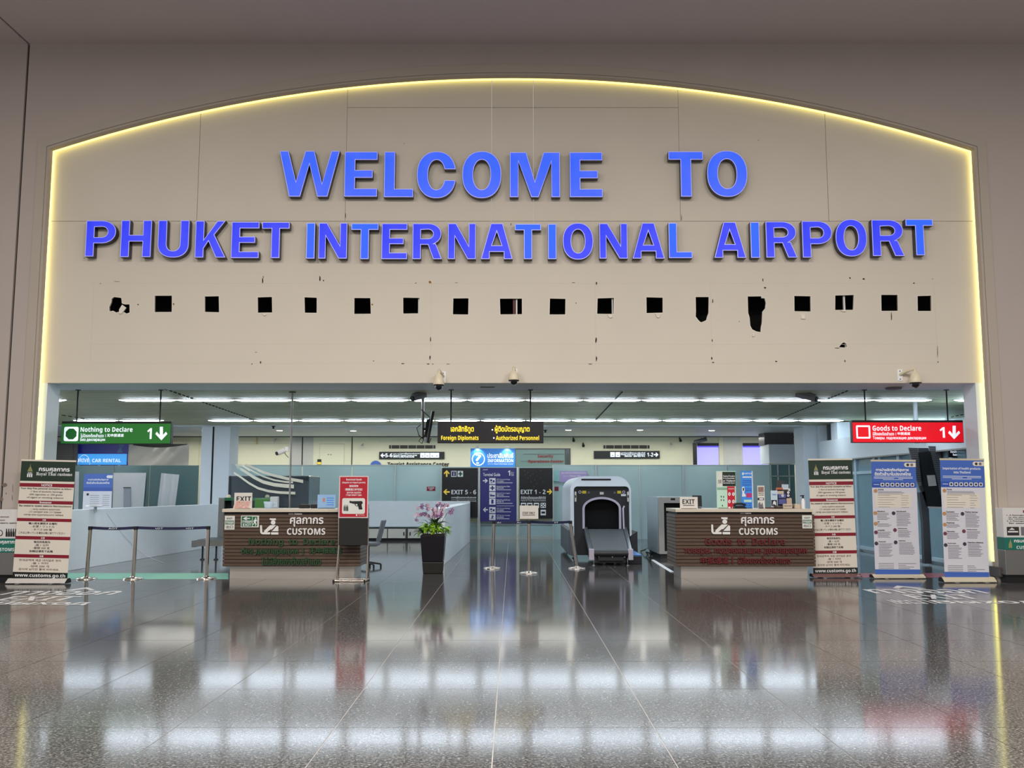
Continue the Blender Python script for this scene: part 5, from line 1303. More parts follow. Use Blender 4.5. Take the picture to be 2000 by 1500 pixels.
RC(t, 'emblem', (630.5, 973, 634.5, 980), yd + .35, mat('orange_emblem', (206, 130, 104), .5), .003, .001)
for i in range(4): RC(t, 'text_line', (638, 972 + i * 4.4, 652, 973.4 + i * 4.4), yd + .35, m_sky, .003, .001)
m_dk = mat('dark_slate_cabinet', (36, 42, 54), .25, coat=.3)
# dark scanner behind the desk: end frame, hood, side rail
Y3 = FL(430, 1090).y + .3
t = thing('baggage_scanner', 'dark baggage scanner behind the nothing to declare desk', 'scanner', (Q(440, 1080, Y3).x, Y3, 0))
x0, z0, x1, z1 = PB((437, 972, 528, 1075), Y3)
obj('frame_post', MB().box(x0 - .14, x0, Y3, Y3 + 1.6, .35, z1), m_steel, t, .01)
obj('frame_head', MB().box(x0, x1, Y3 - .02, Y3 + .2, z1 - .07, z1), m_egreen, t, .006)
obj('tunnel', MB().box(x0, x1, Y3 + .1, Y3 + 1.5, .45, z1 - .07), m_dark, t)
x2, z2, x3, z3 = PB((445, 929, 603, 985), Y3 + .7)
obj('hood', MB().box(x2, x3, Y3 + .7, Y3 + 2.0, .9, z3), m_dk, t, .03, 3)
obj('side_cabinet', MB().box(x1, x3, Y3 + .7, Y3 + 2.0, .1, .9), m_dk, t, .02)
obj('roller_bed', MB().box(x0 - .3, x1, Y3 - .9, Y3 + .1, .36, .44), m_beltm, t, .01)
obj('bed_rail', MB().box(x0 - .34, x1, Y3 - .95, Y3 - .9, .30, .43).box(x0 - .4, x0 - .34, Y3 - .95, Y3 - .6, .28, .42), m_steel, t)
for xx in (x0 - .2, x0 + .1): obj('leg', MB().lathe([(.05, 0), (.05, .015), (.02, .03), (.02, .32)], (xx, Y3 - .8, 0), 12), m_black, t)
for px in (447, 522): obj('beacon', MB().lathe([(.05, 0), (.05, .03), (.035, .06), (.005, .07)], (Q(px, 970, Y3 + .1).x, Y3 + .1, z1), 14), mat('beige_beacon', (222, 206, 176), .4), t)
# bent clear screen with lamp reflections built as pale curved bands over the scanner
m_acr = mat_glass('clear_acrylic', (236, 244, 246), (180, 200, 205), .10, .04); m_reflband = mat('cream_reflection_band', (226, 222, 204), .35)
Y4 = Y3 - .6
t = thing('curved_screen', 'clear curved screen with lamp reflections shaped as cream bands above the desk', 'screen', (Q(530, 990, Y4).x, Y4, Q(530, 992, Y4).z))
K2 = lambda pts: [(420 + x / 5.556, 880 + y / 5.556) for x, y in pts]
REFL_BANDS = [([(330, 152), (420, 190), (520, 235), (640, 270), (780, 305), (955, 335)], 4.0), ([(270, 155), (350, 190), (430, 235), (520, 280), (640, 320), (760, 340), (845, 345)], 2.4), ([(230, 170), (330, 230), (420, 290), (520, 340), (640, 370), (750, 382), (855, 390)], 5.0),
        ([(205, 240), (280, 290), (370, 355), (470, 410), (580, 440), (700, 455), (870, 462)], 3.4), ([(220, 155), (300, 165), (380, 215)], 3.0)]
for pts, wpx in REFL_BANDS:
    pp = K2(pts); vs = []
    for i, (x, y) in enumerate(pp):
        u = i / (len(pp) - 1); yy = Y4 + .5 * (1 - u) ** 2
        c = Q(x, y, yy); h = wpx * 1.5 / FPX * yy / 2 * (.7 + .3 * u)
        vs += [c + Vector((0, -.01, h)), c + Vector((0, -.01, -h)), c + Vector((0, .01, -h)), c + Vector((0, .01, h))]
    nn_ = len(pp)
    obj('reflection_band', MB().add(vs, [(4 * i + k, 4 * i + (k + 1) % 4, 4 * i + 4 + (k + 1) % 4, 4 * i + 4 + k) for i in range(nn_ - 1) for k in range(4)] + [(0, 1, 2, 3), tuple(range(4 * nn_ - 1, 4 * nn_ - 5, -1))]), m_reflband, t)
vs = []; n = 10
for i in range(n + 1):
    u = i / n; yy = Y4 + .5 * (1 - u) ** 2 + .02
    vs += [Q(452 + 160 * u, 906 + 36 * u, yy), Q(452 + 160 * u, 990, yy)]
obj('clear_sheet', MB().add(vs, [(2 * i, 2 * i + 1, 2 * i + 3, 2 * i + 2) for i in range(n)], True), m_acr, t)
# green cabinet, white cup shape and small devices behind the desk top
def blockobj(name, label, cat, b, Y, dep, m, z0=None, bev=.01):
    x0, zz, x1, z1 = PB(b, Y)
    return tag(obj(name, MB().box(x0, x1, Y, Y + dep, zz if z0 is None else z0, z1), m, None, bev), label, cat)
blockobj('waste_bin', 'green bin standing behind the nothing to declare desk', 'bin', (497, 974, 524, 995), YD2 + 1.2, .5, mat('grass_green_plastic', (64, 124, 62), .4), 0)
p = Q(525, 994, YD2 + .5); p.z = ZT2
t = thing('kettle', 'pale blue jug on the nothing to declare desk', 'jug', p)
obj('jug', MB().lathe([(.06, 0), (.075, .02), (.08, .07), (.095, .115), (.09, .12), (.07, .09), (.004, .085)], p, 20), mat('pale_blue_plastic', (190, 214, 236), .3), t)
obj('handle', MB().tube([p + Vector((.08, 0, .1)), p + Vector((.14, 0, .09)), p + Vector((.14, 0, .04)), p + Vector((.08, 0, .03))], .012, 8), mat('pale_blue_plastic', (190, 214, 236), .3), t)
blockobj('device', 'small grey box standing behind the pale blue jug', 'device', (527, 970, 542, 994), YD2 + .78, .12, m_g2, ZT2)
for a_, lb_ in ((585, 'black keyboard edge near the camera pole'), (608, 'black pen tray beside the light blue notice')):
    p = Q(a_ + 7, 992, YD2 + .6); tag(obj('desk_tray', MB().box(p.x - .08, p.x + .09, p.y, p.y + .2, ZT2, ZT2 + .07), m_black, None, .012), lb_, 'tray')
# chair edge behind the desk
pc = FL(734, 1108)
t = thing('office_chair', 'grey mesh office chair just showing behind the nothing to declare desk', 'chair', (pc.x - .1, pc.y, 0))
m_mesh = mat('grey_mesh_fabric', (96, 106, 116), .6)
bb = lambda x, z: Vector((x, 0, z))
cx = pc.x - .1
obj('backrest', MB().hexa([Vector((cx + .12, pc.y - .2, .52)), Vector((cx + .16, pc.y - .2, .5)), Vector((cx + .16, pc.y + .25, .5)), Vector((cx + .12, pc.y + .25, .52)), Vector((cx + .22, pc.y - .2, .93)), Vector((cx + .27, pc.y - .2, .92)), Vector((cx + .27, pc.y + .25, .92)), Vector((cx + .22, pc.y + .25, .93))]), m_mesh, t, .015)
obj('seat', MB().box(cx - .3, cx + .15, pc.y - .22, pc.y + .26, .42, .49), m_mesh, t, .02)
obj('column', MB().cyl((cx - .06, pc.y, .08), (cx - .06, pc.y, .42), .03, n=12), m_black, t)
for k in range(5):
    a = k * 1.2566 + .3; e = Vector((cx - .06 + .26 * math.cos(a), pc.y + .26 * math.sin(a), .06))
    obj('leg', MB().cyl((cx - .06, pc.y, .1), e, .022, .016, n=8), m_black, t); obj('caster', MB().cyl(e + Vector((-.015, 0, -.03)), e + Vector((.015, 0, -.03)), .03, n=10), m_black, t)
# camera pole
yp_ = YD2 + 1.35
x_ = Q(565.5, 980, yp_).x
t = thing('camera_pole', 'thin steel pole from floor to ceiling with white bullet camera', 'camera', (x_, yp_, 0))
obj('pole', MB().cyl((x_, yp_, 0), (x_, yp_, IZ + .012), .017, n=10), m_steel, t); obj('ceiling_plate', MB().lathe([(.07, -.012), (.07, .0)], (x_, yp_, IZ + .012), 14), m_black, t)
pcm = Q(560, 878, yp_)
obj('junction_box', MB().box(pcm.x - .02, pcm.x + .05, yp_ - .08, yp_ - .02, pcm.z - .04, pcm.z + .05), m_white, t, .008)
a_, b_ = Q(555, 880, yp_ - .08), Q(541, 885.5, yp_ - .2)
obj('camera_body', MB().cyl(a_, b_, .045, n=14), m_white, t); obj('lens', MB().cyl(b_, b_ + (b_ - a_).normalized() * .015, .035, n=14), m_black, t)
obj('camera_arm', MB().tube([pcm + Vector((0, -.06, .01)), Q(556, 877, yp_ - .06), a_.lerp(b_, .2)], .018, 6), m_black, t); obj('cable', MB().tube([a_ + Vector((0, 0, -.03)), Q(559, 889, yp_ - .05), Q(563.5, 894, yp_ - .03)], .006, 5), m_black, t)
# ================================================================== ceiling lamps
m_tube = mat('fluorescent_tube', (250, 252, 255), .3, emit=1.0, erg=(226, 240, 255), var=0)
m_tube.node_tree.nodes['Principled BSDF'].inputs['Emission Strength'].default_value = TUBE
m_tray = mat('white_lamp_tray', (230, 234, 236), .4)
L0 = FL(1000, 781, IZ).y; L1 = FL(1000, 821, IZ).y
def lamp_proto(w):
    t = thing('fluorescent_lamp', '', 'ceiling lamp', (0, 0, 0))
    k = 1.16 / 2; e = .14
    vs = []
    for x, s in ((-k, .3), (-k + e, 1), (k - e, 1), (k, .3)):
        vs += [(x, -w * s, 0), (x, -w * .6 * s, -.03 * s), (x, w * .6 * s, -.03 * s), (x, w * s, 0)]
    obj('lit_diffuser', MB().add(vs, [(4 * i + j, 4 * i + j + 1, 4 * i + 5 + j, 4 * i + 4 + j) for i in range(3) for j in range(3)] + [(0, 1, 2, 3), (15, 14, 13, 12)]), m_tube, t)
    obj('tray', MB().box(-.6, .6, -w * 1.3, w * 1.3, 0, .012), m_tray, t)
    return t
pr = lamp_proto(.075); used = False
def row(Y, spans, lb, grp):
    global used; done = []
    for px0, px1 in spans:
        a, b = FL(px0, 781 if Y == L0 else 821, IZ).x, FL(px1, 781 if Y == L0 else 821, IZ).x
        n = max(1, round((b - a) / 1.215)); st = (b - a) / n if n > 2 else 1.215
        for k in range(n):
            x = a + st * (k + .5) if px0 > 140 else b - st * (n - k - .5)
            loc = (x, Y, IZ - .001)
            if not used:
                pr.location = loc; ORG[pr.name] = Vector(loc); o = pr; used = True; o['label'] = lb; o['group'] = grp
            else: o = dup(pr, loc, lb); o['group'] = grp
            done.append((x, o))
    for k, (x, o) in enumerate(sorted(done, key=lambda q: q[0])): o['label'] = lb + ', %s from the green sign' % ordinal(k)
def ordinal(n): return ['first', 'second', 'third', 'fourth', 'fifth', 'sixth', 'seventh', 'eighth', 'ninth', 'tenth', 'eleventh', 'twelfth', 'thirteenth', 'fourteenth', 'fifteenth', 'sixteenth', 'seventeenth', 'eighteenth', 'nineteenth', 'twentieth'][n]
row(L0, ((232, 1820), (20, 131), (1862, 1975)), 'fluorescent lamp in the front ceiling row', 'fluorescent lamps, front row')
row(L1, ((118, 321), (406, 1648), (1697, 1872)), 'fluorescent lamp in the rear ceiling row', 'fluorescent lamps, rear row')
m_dl = mat('warm_downlight', (255, 250, 240), .4, emit=DOWN, erg=(255, 244, 226), var=0)
for i, (px, py, lb) in enumerate(((546, 841, 'above the camera pole'), (690, 841.5, 'beside the grey wall panels'), (1110, 840, 'next to the black hanging sign'), (1250, 840, 'above the second scanner'), (400, 841, 'by the column'), (1390, 841, 'above the violet screens'), (835, 841, 'behind the black television'), (980, 841, 'hidden by the hanging staff sign'), (262, 842, 'above the draped cloth'), (150, 842, 'above the car rental sign'))):
    p = FL(px, py, IZ - .02)
    t = thing('downlight', 'round lit ceiling downlight ' + lb, 'downlight', p, 'round downlights in the bulkhead')
    obj('lens', MB().lathe([(.09, -.006), (.085, 0)], p, 18), m_dl, t)
    l = bpy.data.lights.new('downlight_beam', 'SPOT'); l.energy = DOWNW; l.color = (1, .97, .9); l.spot_size = 2.9; l.spot_blend = .6; l.shadow_soft_size = .08
    lo = bpy.data.objects.new('downlight_beam', l); COL.objects.link(lo); lo.parent = t; lo.location = (0, 0, -.03); obj('ring', MB().lathe([(.12, -.003), (.12, 0)], p, 18), m_white, t)
# small ceiling fittings
for px, py, lb in ((534, 832, 'black sprinkler head on the rear bulkhead ceiling'), (1065, 840, 'black ceiling sprinkler beside the hanging staff sign')):
    p = FL(px, py, IZ - .02)
    tag(obj('sprinkler', MB().lathe([(.06, -.01), (.03, -.03), (.02, -.07), (.05, -.075), (.05, -.08)][::-1] + [(.06, 0)], p, 12), m_black), lb, 'sprinkler')
p = FL(952, 756, HEAD)
tag(obj('slot_diffuser', MB().box(p.x - .13, p.x + .13, p.y - .05, p.y + .05, HEAD - .006, HEAD), m_black), 'short black slot in the soffit between the two dome cameras', 'vent')
p = FL(1745, 755, HEAD)
t = thing('ceiling_speaker', 'white round detector on the soffit beside the last dome camera', 'detector', p)
obj('plate', MB().lathe([(.17, -.015), (.17, 0)], p, 20), m_alu, t); obj('rim', MB().lathe([(.13, -.05), (.15, -.015)], p, 20), m_grey, t)

# ================================================================== dome cameras on the arch wall
m_cream2 = mat('ivory_camera_housing', (222, 212, 186), .4); m_dome = mat('smoked_dome', (14, 14, 18), .08, coat=.5)
def dome(label, px, ytop, ybrim, ybot, wpx, arm):
    Y = YP - .22; c = Q(px, ybrim, Y); r = wpx / 2 / FPX * Y; zt = Q(px, ytop, Y).z; zb = Q(px, ybot, Y).z
    t = thing('dome_camera', label, 'camera', (c.x, Y, c.z))
    h = zt - c.z
    obj('housing', MB().lathe([(r * 1.02, -.012), (r * 1.05, .0), (r * .98, h * .22), (r * .8, h * .55), (r * .5, h * .8), (r * .28, h * .86), (r * .26, h * 1.0)], c, 22), m_cream2, t)
    obj('black_rim', MB().lathe([(r * .95, -.03), (r * 1.0, -.012)], c, 22), m_black, t)
    d = c.z - zb
    obj('dome', MB().lathe([(.002, -d)] + [(r * .72 * math.sin(a * math.pi / 12), -d * .3 - d * .7 * math.cos(a * math.pi / 12)) for a in range(1, 7)] + [(r * .72, -.02)], c, 20), m_dome, t)
    obj('wall_arm', MB().tube([Vector((c.x, Y, zt)), Vector((c.x, Y, zt + .03)), Vector((c.x + arm * .5, Y + .1, zt)), Vector((c.x + arm, YP, zt - .05))], .028, 8), m_cream2, t)
    obj('wall_plate', MB().box(c.x + arm - .045, c.x + arm + .045, YP - .012, YP, zt - .16, zt + .04), m_white, t, .006)
    for dz in (.01, -.13): obj('screw', MB().cyl((c.x + arm, YP - .018, zt + dz), (c.x + arm, YP - .01, zt + dz), .01, n=8), m_black, t)
dome('ivory dome camera on the wall above the TV bracket', 857, 727, 750, 762, 21, .06)
dome('ivory dome camera on the wall above the hanging staff sign', 1003.5, 722, 741, 752, 21, .02)
dome('ivory dome camera on the wall above the red hanging sign', 1788, 723, 746, 758, 23, -.17)
# bullet cameras under the slatted ceiling
def bullet(label, a, b, Y, mount, m):
    pa, pb_ = Q(*a, Y), Q(*b, Y - .25)
    t = thing('bullet_camera', label, 'camera', pa)
    obj('camera_body', MB().cyl(pa, pb_, .06, n=14), m, t); obj('sun_shield', MB().tube([pa + Vector((0, 0, .05)), pb_ + Vector((0, 0, .05))], .045, 8), m, t)
    d = (pb_ - pa).normalized(); obj('lens', MB().cyl(pb_, pb_ + d * .02, .05, n=14), m_black, t)
    mid = pa.lerp(pb_, .4); top = Vector((mid.x, mid.y + .02, IZ))
    obj('bracket', MB().tube([mid, Vector((mid.x, mid.y, mid.z + (IZ - mid.z) * .5)), top], .022, 8), m, t); obj('mount_plate', MB().lathe([(.06, -.012), (.06, 0)], top, 12), m, t)
m_cg = mat('grey_camera_body', (128, 132, 140), .4)
bullet('grey bullet camera on the bracket above the TV', (829, 771), (806, 778), 17.9, None, m_cg)
bullet('grey bullet camera under the ceiling behind the goods to declare desk', (1556, 769.5), (1594, 779.5), 18.0, None, m_cg)
# TV on a ceiling pole
Yt = 18.6
x_ = Q(826, 800, Yt).x
t = thing('ceiling_television', 'thin black television seen edge-on, hung from a ceiling pole', 'television', (x_, Yt, Q(826, 850, Yt).z))
obj('pole', MB().cyl((x_, Yt, Q(826, 856, Yt).z), (x_, Yt, IZ + .012), .03, n=10), m_steel, t); obj('ceiling_plate', MB().lathe([(.08, -.015), (.08, 0)], (x_, Yt, IZ + .012), 14), m_steel, t)
pa, pb_, pc_, pd_ = Q(849, 803, Yt - .4), Q(838, 865, Yt - .4), Q(846.5, 803, Yt + .35), Q(833, 864, Yt + .35)
th = Vector((-.05, 0, 0))
obj('screen', MB().hexa([pb_ + th, pb_, pd_, pd_ + th, pa + th, pa, pc_, pc_ + th]), m_black, t, .008)
zz = Q(826, 838, Yt).z
obj('arm', MB().tube([(x_, Yt, zz), (x_ + .12, Yt, zz)], .03, 8), m_black, t)
obj('rear_cover', MB().hexa([Vector((x_ + .05, Yt - .2, zz - .16)), Vector((x_ + .12, Yt - .2, zz - .18)), Vector((x_ + .12, Yt + .2, zz - .18)), Vector((x_ + .05, Yt + .2, zz - .16)), Vector((x_ + .09, Yt - .2, zz + .16)), Vector((x_ + .17, Yt - .2, zz + .2)), Vector((x_ + .17, Yt + .2, zz + .2)), Vector((x_ + .09, Yt + .2, zz + .16))]), m_black, t)
for k, pts in enumerate(([(823, 828), (814, 836), (818, 850), (828, 858)], [(830, 850), (822, 856), (818, 862), (824, 866), (828, 858)], [(836, 852), (832, 862), (838, 866), (842, 856)], [(823, 800), (836, 812), (846, 820)])):
    obj('cable', MB().tube([Q(x, y, Yt - .05) for x, y in pts], .009, 5), m_black, t)
# grey pipe hanging behind the red sign
a_, b_ = FL(1787, 786, IZ), None
zz = Q(1790, 866, a_.y).z
tag(obj('hanging_pole', MB().cyl((a_.x, a_.y, zz), (a_.x, a_.y, IZ + .012), .045, n=12), m_g2), 'pale grey pole hanging from the ceiling behind the red sign', 'pole')

# ================================================================== glass partition across the hall
m_teal = mat_glass('teal_frosted_glass', (176, 214, 214), (194, 222, 226), .82, .10)
m_teal2 = mat_glass('dark_teal_glass', (130, 176, 176), (102, 136, 140), .80, .08)
m_mull = mat('pale_mullion', (196, 206, 204), .35, .4)
ZG = Q(1000, 909, Y_GL).z
def pane(px0, px1, m, label, zb=.0, zt=None, Y=Y_GL):
    x0, x1 = Q(px0, 940, Y).x, Q(px1, 940, Y).x
    return struct_pane(x0, x1, Y, zb, zt or ZG, m, label)
gw = bpy.data.objects.new('window_1', None); COL.objects.link(gw); gw['kind'] = 'structure'; gw['label'] = 'teal glass partition across the customs hall'; ORG[gw.name] = Vector((0, 0, 0))
def struct_pane(x0, x1, Y, zb, zt, m, label):
    o = obj('glass_pane', MB().box(x0 + .01, x1 - .01, Y, Y + .012, zb, zt), m, gw); return o
edges = [600, 692, 773, 862.5]
for a, b in ((452, 590), (590, 687), (687, 772), (772, 862)): pane(a, b, m_teal, '')
for a, b in ((1080, 1164), (1164, 1249), (1249, 1334), (1334, 1419), (1419, 1504)): pane(a, b, m_teal, '')
for px in (772, 862, 1080, 1164, 1249, 1334, 1419):
    x = Q(px, 940, Y_GL).x; obj('mullion', MB().box(x - .02, x + .02, Y_GL - .03, Y_GL + .03, 0, ZG), m_mull, gw)
for a, b in ((100, 222), (222, 292), (292, 388)): pane(a, b, m_teal2, '')
obj('top_rail', MB().box(Q(385, 910, Y_GL).x, Q(862, 910, Y_GL).x, Y_GL - .01, Y_GL + .025, ZG, ZG + .02).box(Q(1080, 910, Y_GL).x, Q(1504, 910, Y_GL).x, Y_GL - .01, Y_GL + .025, ZG, ZG + .02), m_mull, gw)
# red push plates on the glass
for px, lb in ((842, 'small dark red exit plate on the teal glass beside the EXIT 5-6 board'), (1087, 'small dark red plate on the teal glass beside the EXIT 1-2 board')):
    t = thing('door_plate', lb, 'sign', Q(px, 958, Y_GL))
    RC(t, 'plate', (px - (8.5 if px < 900 else 4), 950.5, px + (8.5 if px < 900 else 4), 959), Y_GL, mat('dark_red_plate', (134, 22, 42), .4), .006, .005)
    if px < 900: LT(t, 'ทางออก', (px - 6, 952, px + 6, 954.4), Y_GL, m_white, .008, .03); LT(t, B_('EXIT'), (px - 3, 955.4, px + 3, 957.6), Y_GL, m_white, .008)
# lilac and patterned poster by the scanner
t = thing('poster', 'lilac notice with a patterned edge on the glass beside the EXIT 1-2 board', 'poster', Q(1115, 930, Y_GL - .05))
RC(t, 'lilac_sheet', (1093, 920, 1147, 942), Y_GL - .05, mat('lilac_print', (178, 164, 220), .5), 0, .005); RC(t, 'pattern_strip', (1080.5, 919, 1093, 940), Y_GL - .05, mat('speckled_aqua_print', (150, 206, 216), .5, var=.6, scale=40), .001, .005)
LT(t, 'กรุณาเตรียมเอกสารให้พร้อมก่อนตรวจ', (1096, 922, 1144, 925.4), Y_GL - .05, m_white, .004, .02); LT(t, 'ขอบคุณ THANK YOU', (1100, 928, 1134, 932.5), Y_GL - .05, m_white, .004, .02)

# ================================================================== way-finding boards
YG = Y_GL - .25
m_navy = mat('navy_board', (44, 44, 112), .35, emit=.12, erg=(44, 44, 112)); m_bk2 = mat('black_board_gloss', (20, 20, 24), .3)
m_yarr = mat('yellow_arrow_print', (232, 202, 74), .4, emit=.2, erg=(232, 200, 70))
def board(name, label, b, m, Y=YG):
    t = thing(name, label, 'sign', (Q((b[0] + b[2]) / 2, 1000, Y).x, Y, 0))
    RC(t, 'panel', b, Y, m, 0, .06)
    for px in (b[0] - .5, b[2] + .5):
        x = Q(px, 960, Y).x; obj('post', MB().box(x - .018, x + .018, Y, Y + .06, 0, Q(px, b[1] - 1, Y).z), m_mull, t)
    return t
t = board('exit_board', 'black board with yellow arrows reading EXIT 5 - 6', (862.8, 914, 933.4, 1011), m_bk2)
PL(t, 'arrow', arrow(872.5, 924.7, 11.6, 13.3, 'u'), YG, m_yarr); PL(t, 'arrow', arrow(872, 960.8, 12.6, 11.6, 'l'), YG, m_yarr)
for a, mm, g in ((881.2, mat('navy_icon', (34, 36, 92), .4), 'i'), (893.8, m_egreen, '+')):
    RC(t, 'icon_tile', (a, 919.7, a + 10.6, 931.3), YG, m_white, .003, .002); o = RC(t, 'icon', (a + (1.2 if g == 'i' else 3.9), 921, a + (9.4 if g == 'i' else 6.7), 930), YG, mm, .004, .001)
    if g == 'i': LT(t, B_('i'), (a + 4.6, 922, a + 6.2, 929.2), YG, m_white, .006)
    else: RC(t, 'icon', (a + 1.4, 924.1, a + 9.2, 926.9), YG, mm, .004, .001)
LT(t, B_('EXIT 5 - 6'), (881.6, 956.8, 930, 965.4), YG, m_white); LT(t, 'อาคารผู้โดยสารภายในประเทศ', (881.4, 969.4, 930, 974.6), YG, m_white, .003, .02)
RC(t, 'rule', (881.4, 976, 930, 976.5), YG, m_white, .003, .001); LT(t, 'Domestic Terminal', (893, 977.6, 930, 980), YG, m_white)
t = board('terminal_guide_board', 'tall navy blue Terminal Guide board with white pictogram tiles', (937.7, 913.5, 1008.8, 1018.8), m_navy)
LT(t, 'AOT', (943, 916.4, 953, 918.4), YG, m_white, .003, .03); LT(t, 'Terminal Guide', (943.5, 923.6, 977, 930), YG, m_white, .003, .015); LT(t, B_('1'), (992, 918.8, 996.4, 929), YG, m_white)
for q in range(3): LT(t, ('ชั้น', 'Floor', '楼')[q], (998, 921.5 + q * 2.8, 1004, 923.8 + q * 2.8), YG, m_white)
PL(t, 'arrow', arrow(948, 939, 9.7, 8.8, 'r'), YG, m_white); PL(t, 'arrow', arrow(948, 995.6, 9.7, 9.6, 'l'), YG, m_white)
ICO = [[[(0.15, .2), (.45, .2), (.45, .55), (.15, .55)], [(.55, .35), (.85, .35), (.85, .7), (.55, .7)], [(.2, .7), (.5, .7), (.5, .82), (.2, .82)]], [[(.4, .15), (.6, .15), (.6, .85), (.4, .85)], [(.15, .4), (.85, .4), (.85, .6), (.15, .6)]], [[(.12, .3), (.22, .3), (.22, .5), (.88, .5), (.88, .75), (.12, .75)], [(.28, .36), (.42, .36), (.42, .47), (.28, .47)]],
       [[(.32, .15), (.68, .15), (.68, .85), (.32, .85)]], None, [[(.5, .12), (.62, .12), (.62, .25), (.5, .25)], [(.35, .3), (.6, .3), (.75, .5), (.62, .5), (.55, .55), (.7, .85), (.6, .85), (.45, .65), (.3, .85), (.2, .8), (.4, .55)]]]
ICO[4] = ICO[0]
NM = [('AOT Currency Exchange', '外币兑换处'), ('Medical Service Clinic', '医疗诊所'), ('Hotel & Tour Agent', '旅行社'), ('Mobile Phone & SIM Card', '电话卡'), ('AOT Currency Exchange', '外币兑换处'), ('VIP Service Lounge', '贵宾服务')]
for k, y in enumerate((933.8, 947.3, 960.8, 973.8, 990.4, 1004)):
    o = RC(t, 'pictogram_tile', (955.6, y, 967.8, y + 11.8), YG, m_white, .003, .002)
    mb = MB()
    for lp in ICO[k]: mb.prism([[(Q(955.6 + u * 12.2, y + v * 11.8, YG).x, Q(955.6 + u * 12.2, y + v * 11.8, YG).z) for u, v in lp]], XZ(YG), .003, .0045)
    obj('pictogram', mb, m_navy, o)['kind'] = 'stuff'
    LT(t, NM[k][0], (969.8, y + 1.4, 996, y + 4), YG, m_white, .003, .02); LT(t, NM[k][1], (969.8, y + 4.8, 984, y + 7.4), YG, m_white, .003, .02); RC(t, 'text_line', (969.8, y + 8.8, 1001 - (k % 3) * 3, y + 9.8), YG, m_white, .003, .001)
RC(t, 'rule', (969.8, 987.8, 1004, 988.4), YG, m_white, .003, .001)
t = board('exit_board', 'black board with yellow arrow reading EXIT 1 - 2', (1014.2, 914, 1079.4, 1013), m_bk2)
PL(t, 'arrow', arrow(1073.4, 960.4, 10.4, 11, 'r'), YG, m_yarr); LT(t, B_('EXIT 1 - 2'), (1017, 956.4, 1065.5, 964.9), YG, m_white)
LT(t, 'สำนักงานโรงแรมและบริษัททัวร์', (1017.4, 968.8, 1066, 974), YG, m_white, .003, .02); RC(t, 'rule', (1017.4, 975, 1066, 975.5), YG, m_white, .003, .001); LT(t, 'Hotel & Tour Representative', (1017.4, 976.6, 1066, 979.6), YG, m_white, .003, .01)
for a in (1017.3, 1029.6, 1042.6, 1055.8):
    RC(t, 'icon_tile', (a, 982, a + 10.3, 992), YG, m_white, .003, .002)
    if a > 1050:
        for u, v in ((.25, .25), (.75, .25), (.5, .5), (.25, .75), (.75, .75)): PL(t, 'icon', circ(a + u * 10.3, 982 + v * 10, 1.4, n=8), YG, m_bk2, .005)
    else: RC(t, 'icon', (a + 1.6, 984.5, a + 8.6, 989.5), YG, m_bk2, .004, .001)
for a in (1051, 1057): pass
RC(t, 'icon_tile', (1055.8, 995.6, 1066.2, 1006.4), YG, m_white, .003, .002); RC(t, 'icon', (1057.4, 999, 1064.6, 1003), YG, m_bk2, .004, .001)
for i, (px, py) in enumerate(((1024.5, 920), (1030.5, 923), (1026, 927.5), (1036, 929.5), (1041, 926), (1031, 934), (1045, 937), (1057, 933), (1037, 941), (1048, 945), (1061, 941), (1056.5, 919.5), (1043, 950))): PL(t, 'reflection_dot', circ(px, py, .7, n=6), YG, m_grey, .002)  # grey dots painted as reflections in the black board
# glazed doors below the boards
t = bpy.data.objects.new('door_1', None); COL.objects.link(t); t['kind'] = 'structure'; t['label'] = 'glass doors under the way-finding boards'; ORG[t.name] = Vector((0, 0, 0))
for a, b in ((864, 936), (936, 1011), (1011, 1080)):
    x0, x1 = Q(a, 1000, Y_GL).x, Q(b, 1000, Y_GL).x
    obj('door_leaf', MB().box(x0 + .01, x1 - .01, Y_GL, Y_GL + .012, .06, Q(900, 912, Y_GL).z), m_teal2 if False else m_teal, t); obj('bottom_rail', MB().box(x0 + .01, x1 - .01, Y_GL - .02, Y_GL + .03, 0, .1), m_mull, t)
m_yrefl = mat('pale_yellow_reflection', (212, 196, 140), .3, .6)  # the yellow rails below stand in for reflected lines on the doors
for py in (1014.5, 1018.5, 1024): obj('rail', MB().box(Q(917, py, Y_GL).x, Q(1080, py, Y_GL).x, Y_GL - .05, Y_GL - .03, Q(1000, py + .8, Y_GL).z, Q(1000, py - .8, Y_GL).z), m_yrefl if py < 1020 else m_mull, t)

# information sign with two lamps
YI = Y_GL + .6
m_info = mat('information_blue', (64, 140, 226), .35, emit=.22, erg=(64, 140, 226))
t = thing('information_sign', 'light blue INFORMATION sign with question mark and two small lamps', 'sign', Q(962, 913, YI))
RC(t, 'panel', (919, 875.8, 1006, 913), YI, m_info, 0, .08)
for px in (921, 1004): x_ = Q(px, 910, YI).x; obj('post', MB().box(x_ - .03, x_ + .03, YI + .08, YI + .13, 0, Q(px, 878, YI).z), m_mull, t)
x0, z0, x1, z1 = PB((921.6, 884, 947.2, 909.6), YI); cx, cz = (x0 + x1) / 2, (z0 + z1) / 2; R = (x1 - x0) / 2
obj('ring', MB().prism([circ(cx, cz, R, n=32), circ(cx, cz, R * .86, n=32)], XZ(YI), .002, .005), m_swhite, t); LT(t, B_('?'), (929, 887, 940, 906), YI, m_swhite, .005)
LT(t, 'ประชาสัมพันธ์', (952, 884.5, 1002.6, 894.6), YI, m_swhite, .005, .025); LT(t, B_('INFORMATION'), (952.6, 896.4, 1002.6, 903), YI, m_swhite, .005); LT(t, 'สอบถาม Airport information counter', (952.6, 904.8, 1002.6, 908), YI, m_swhite, .005, .01)
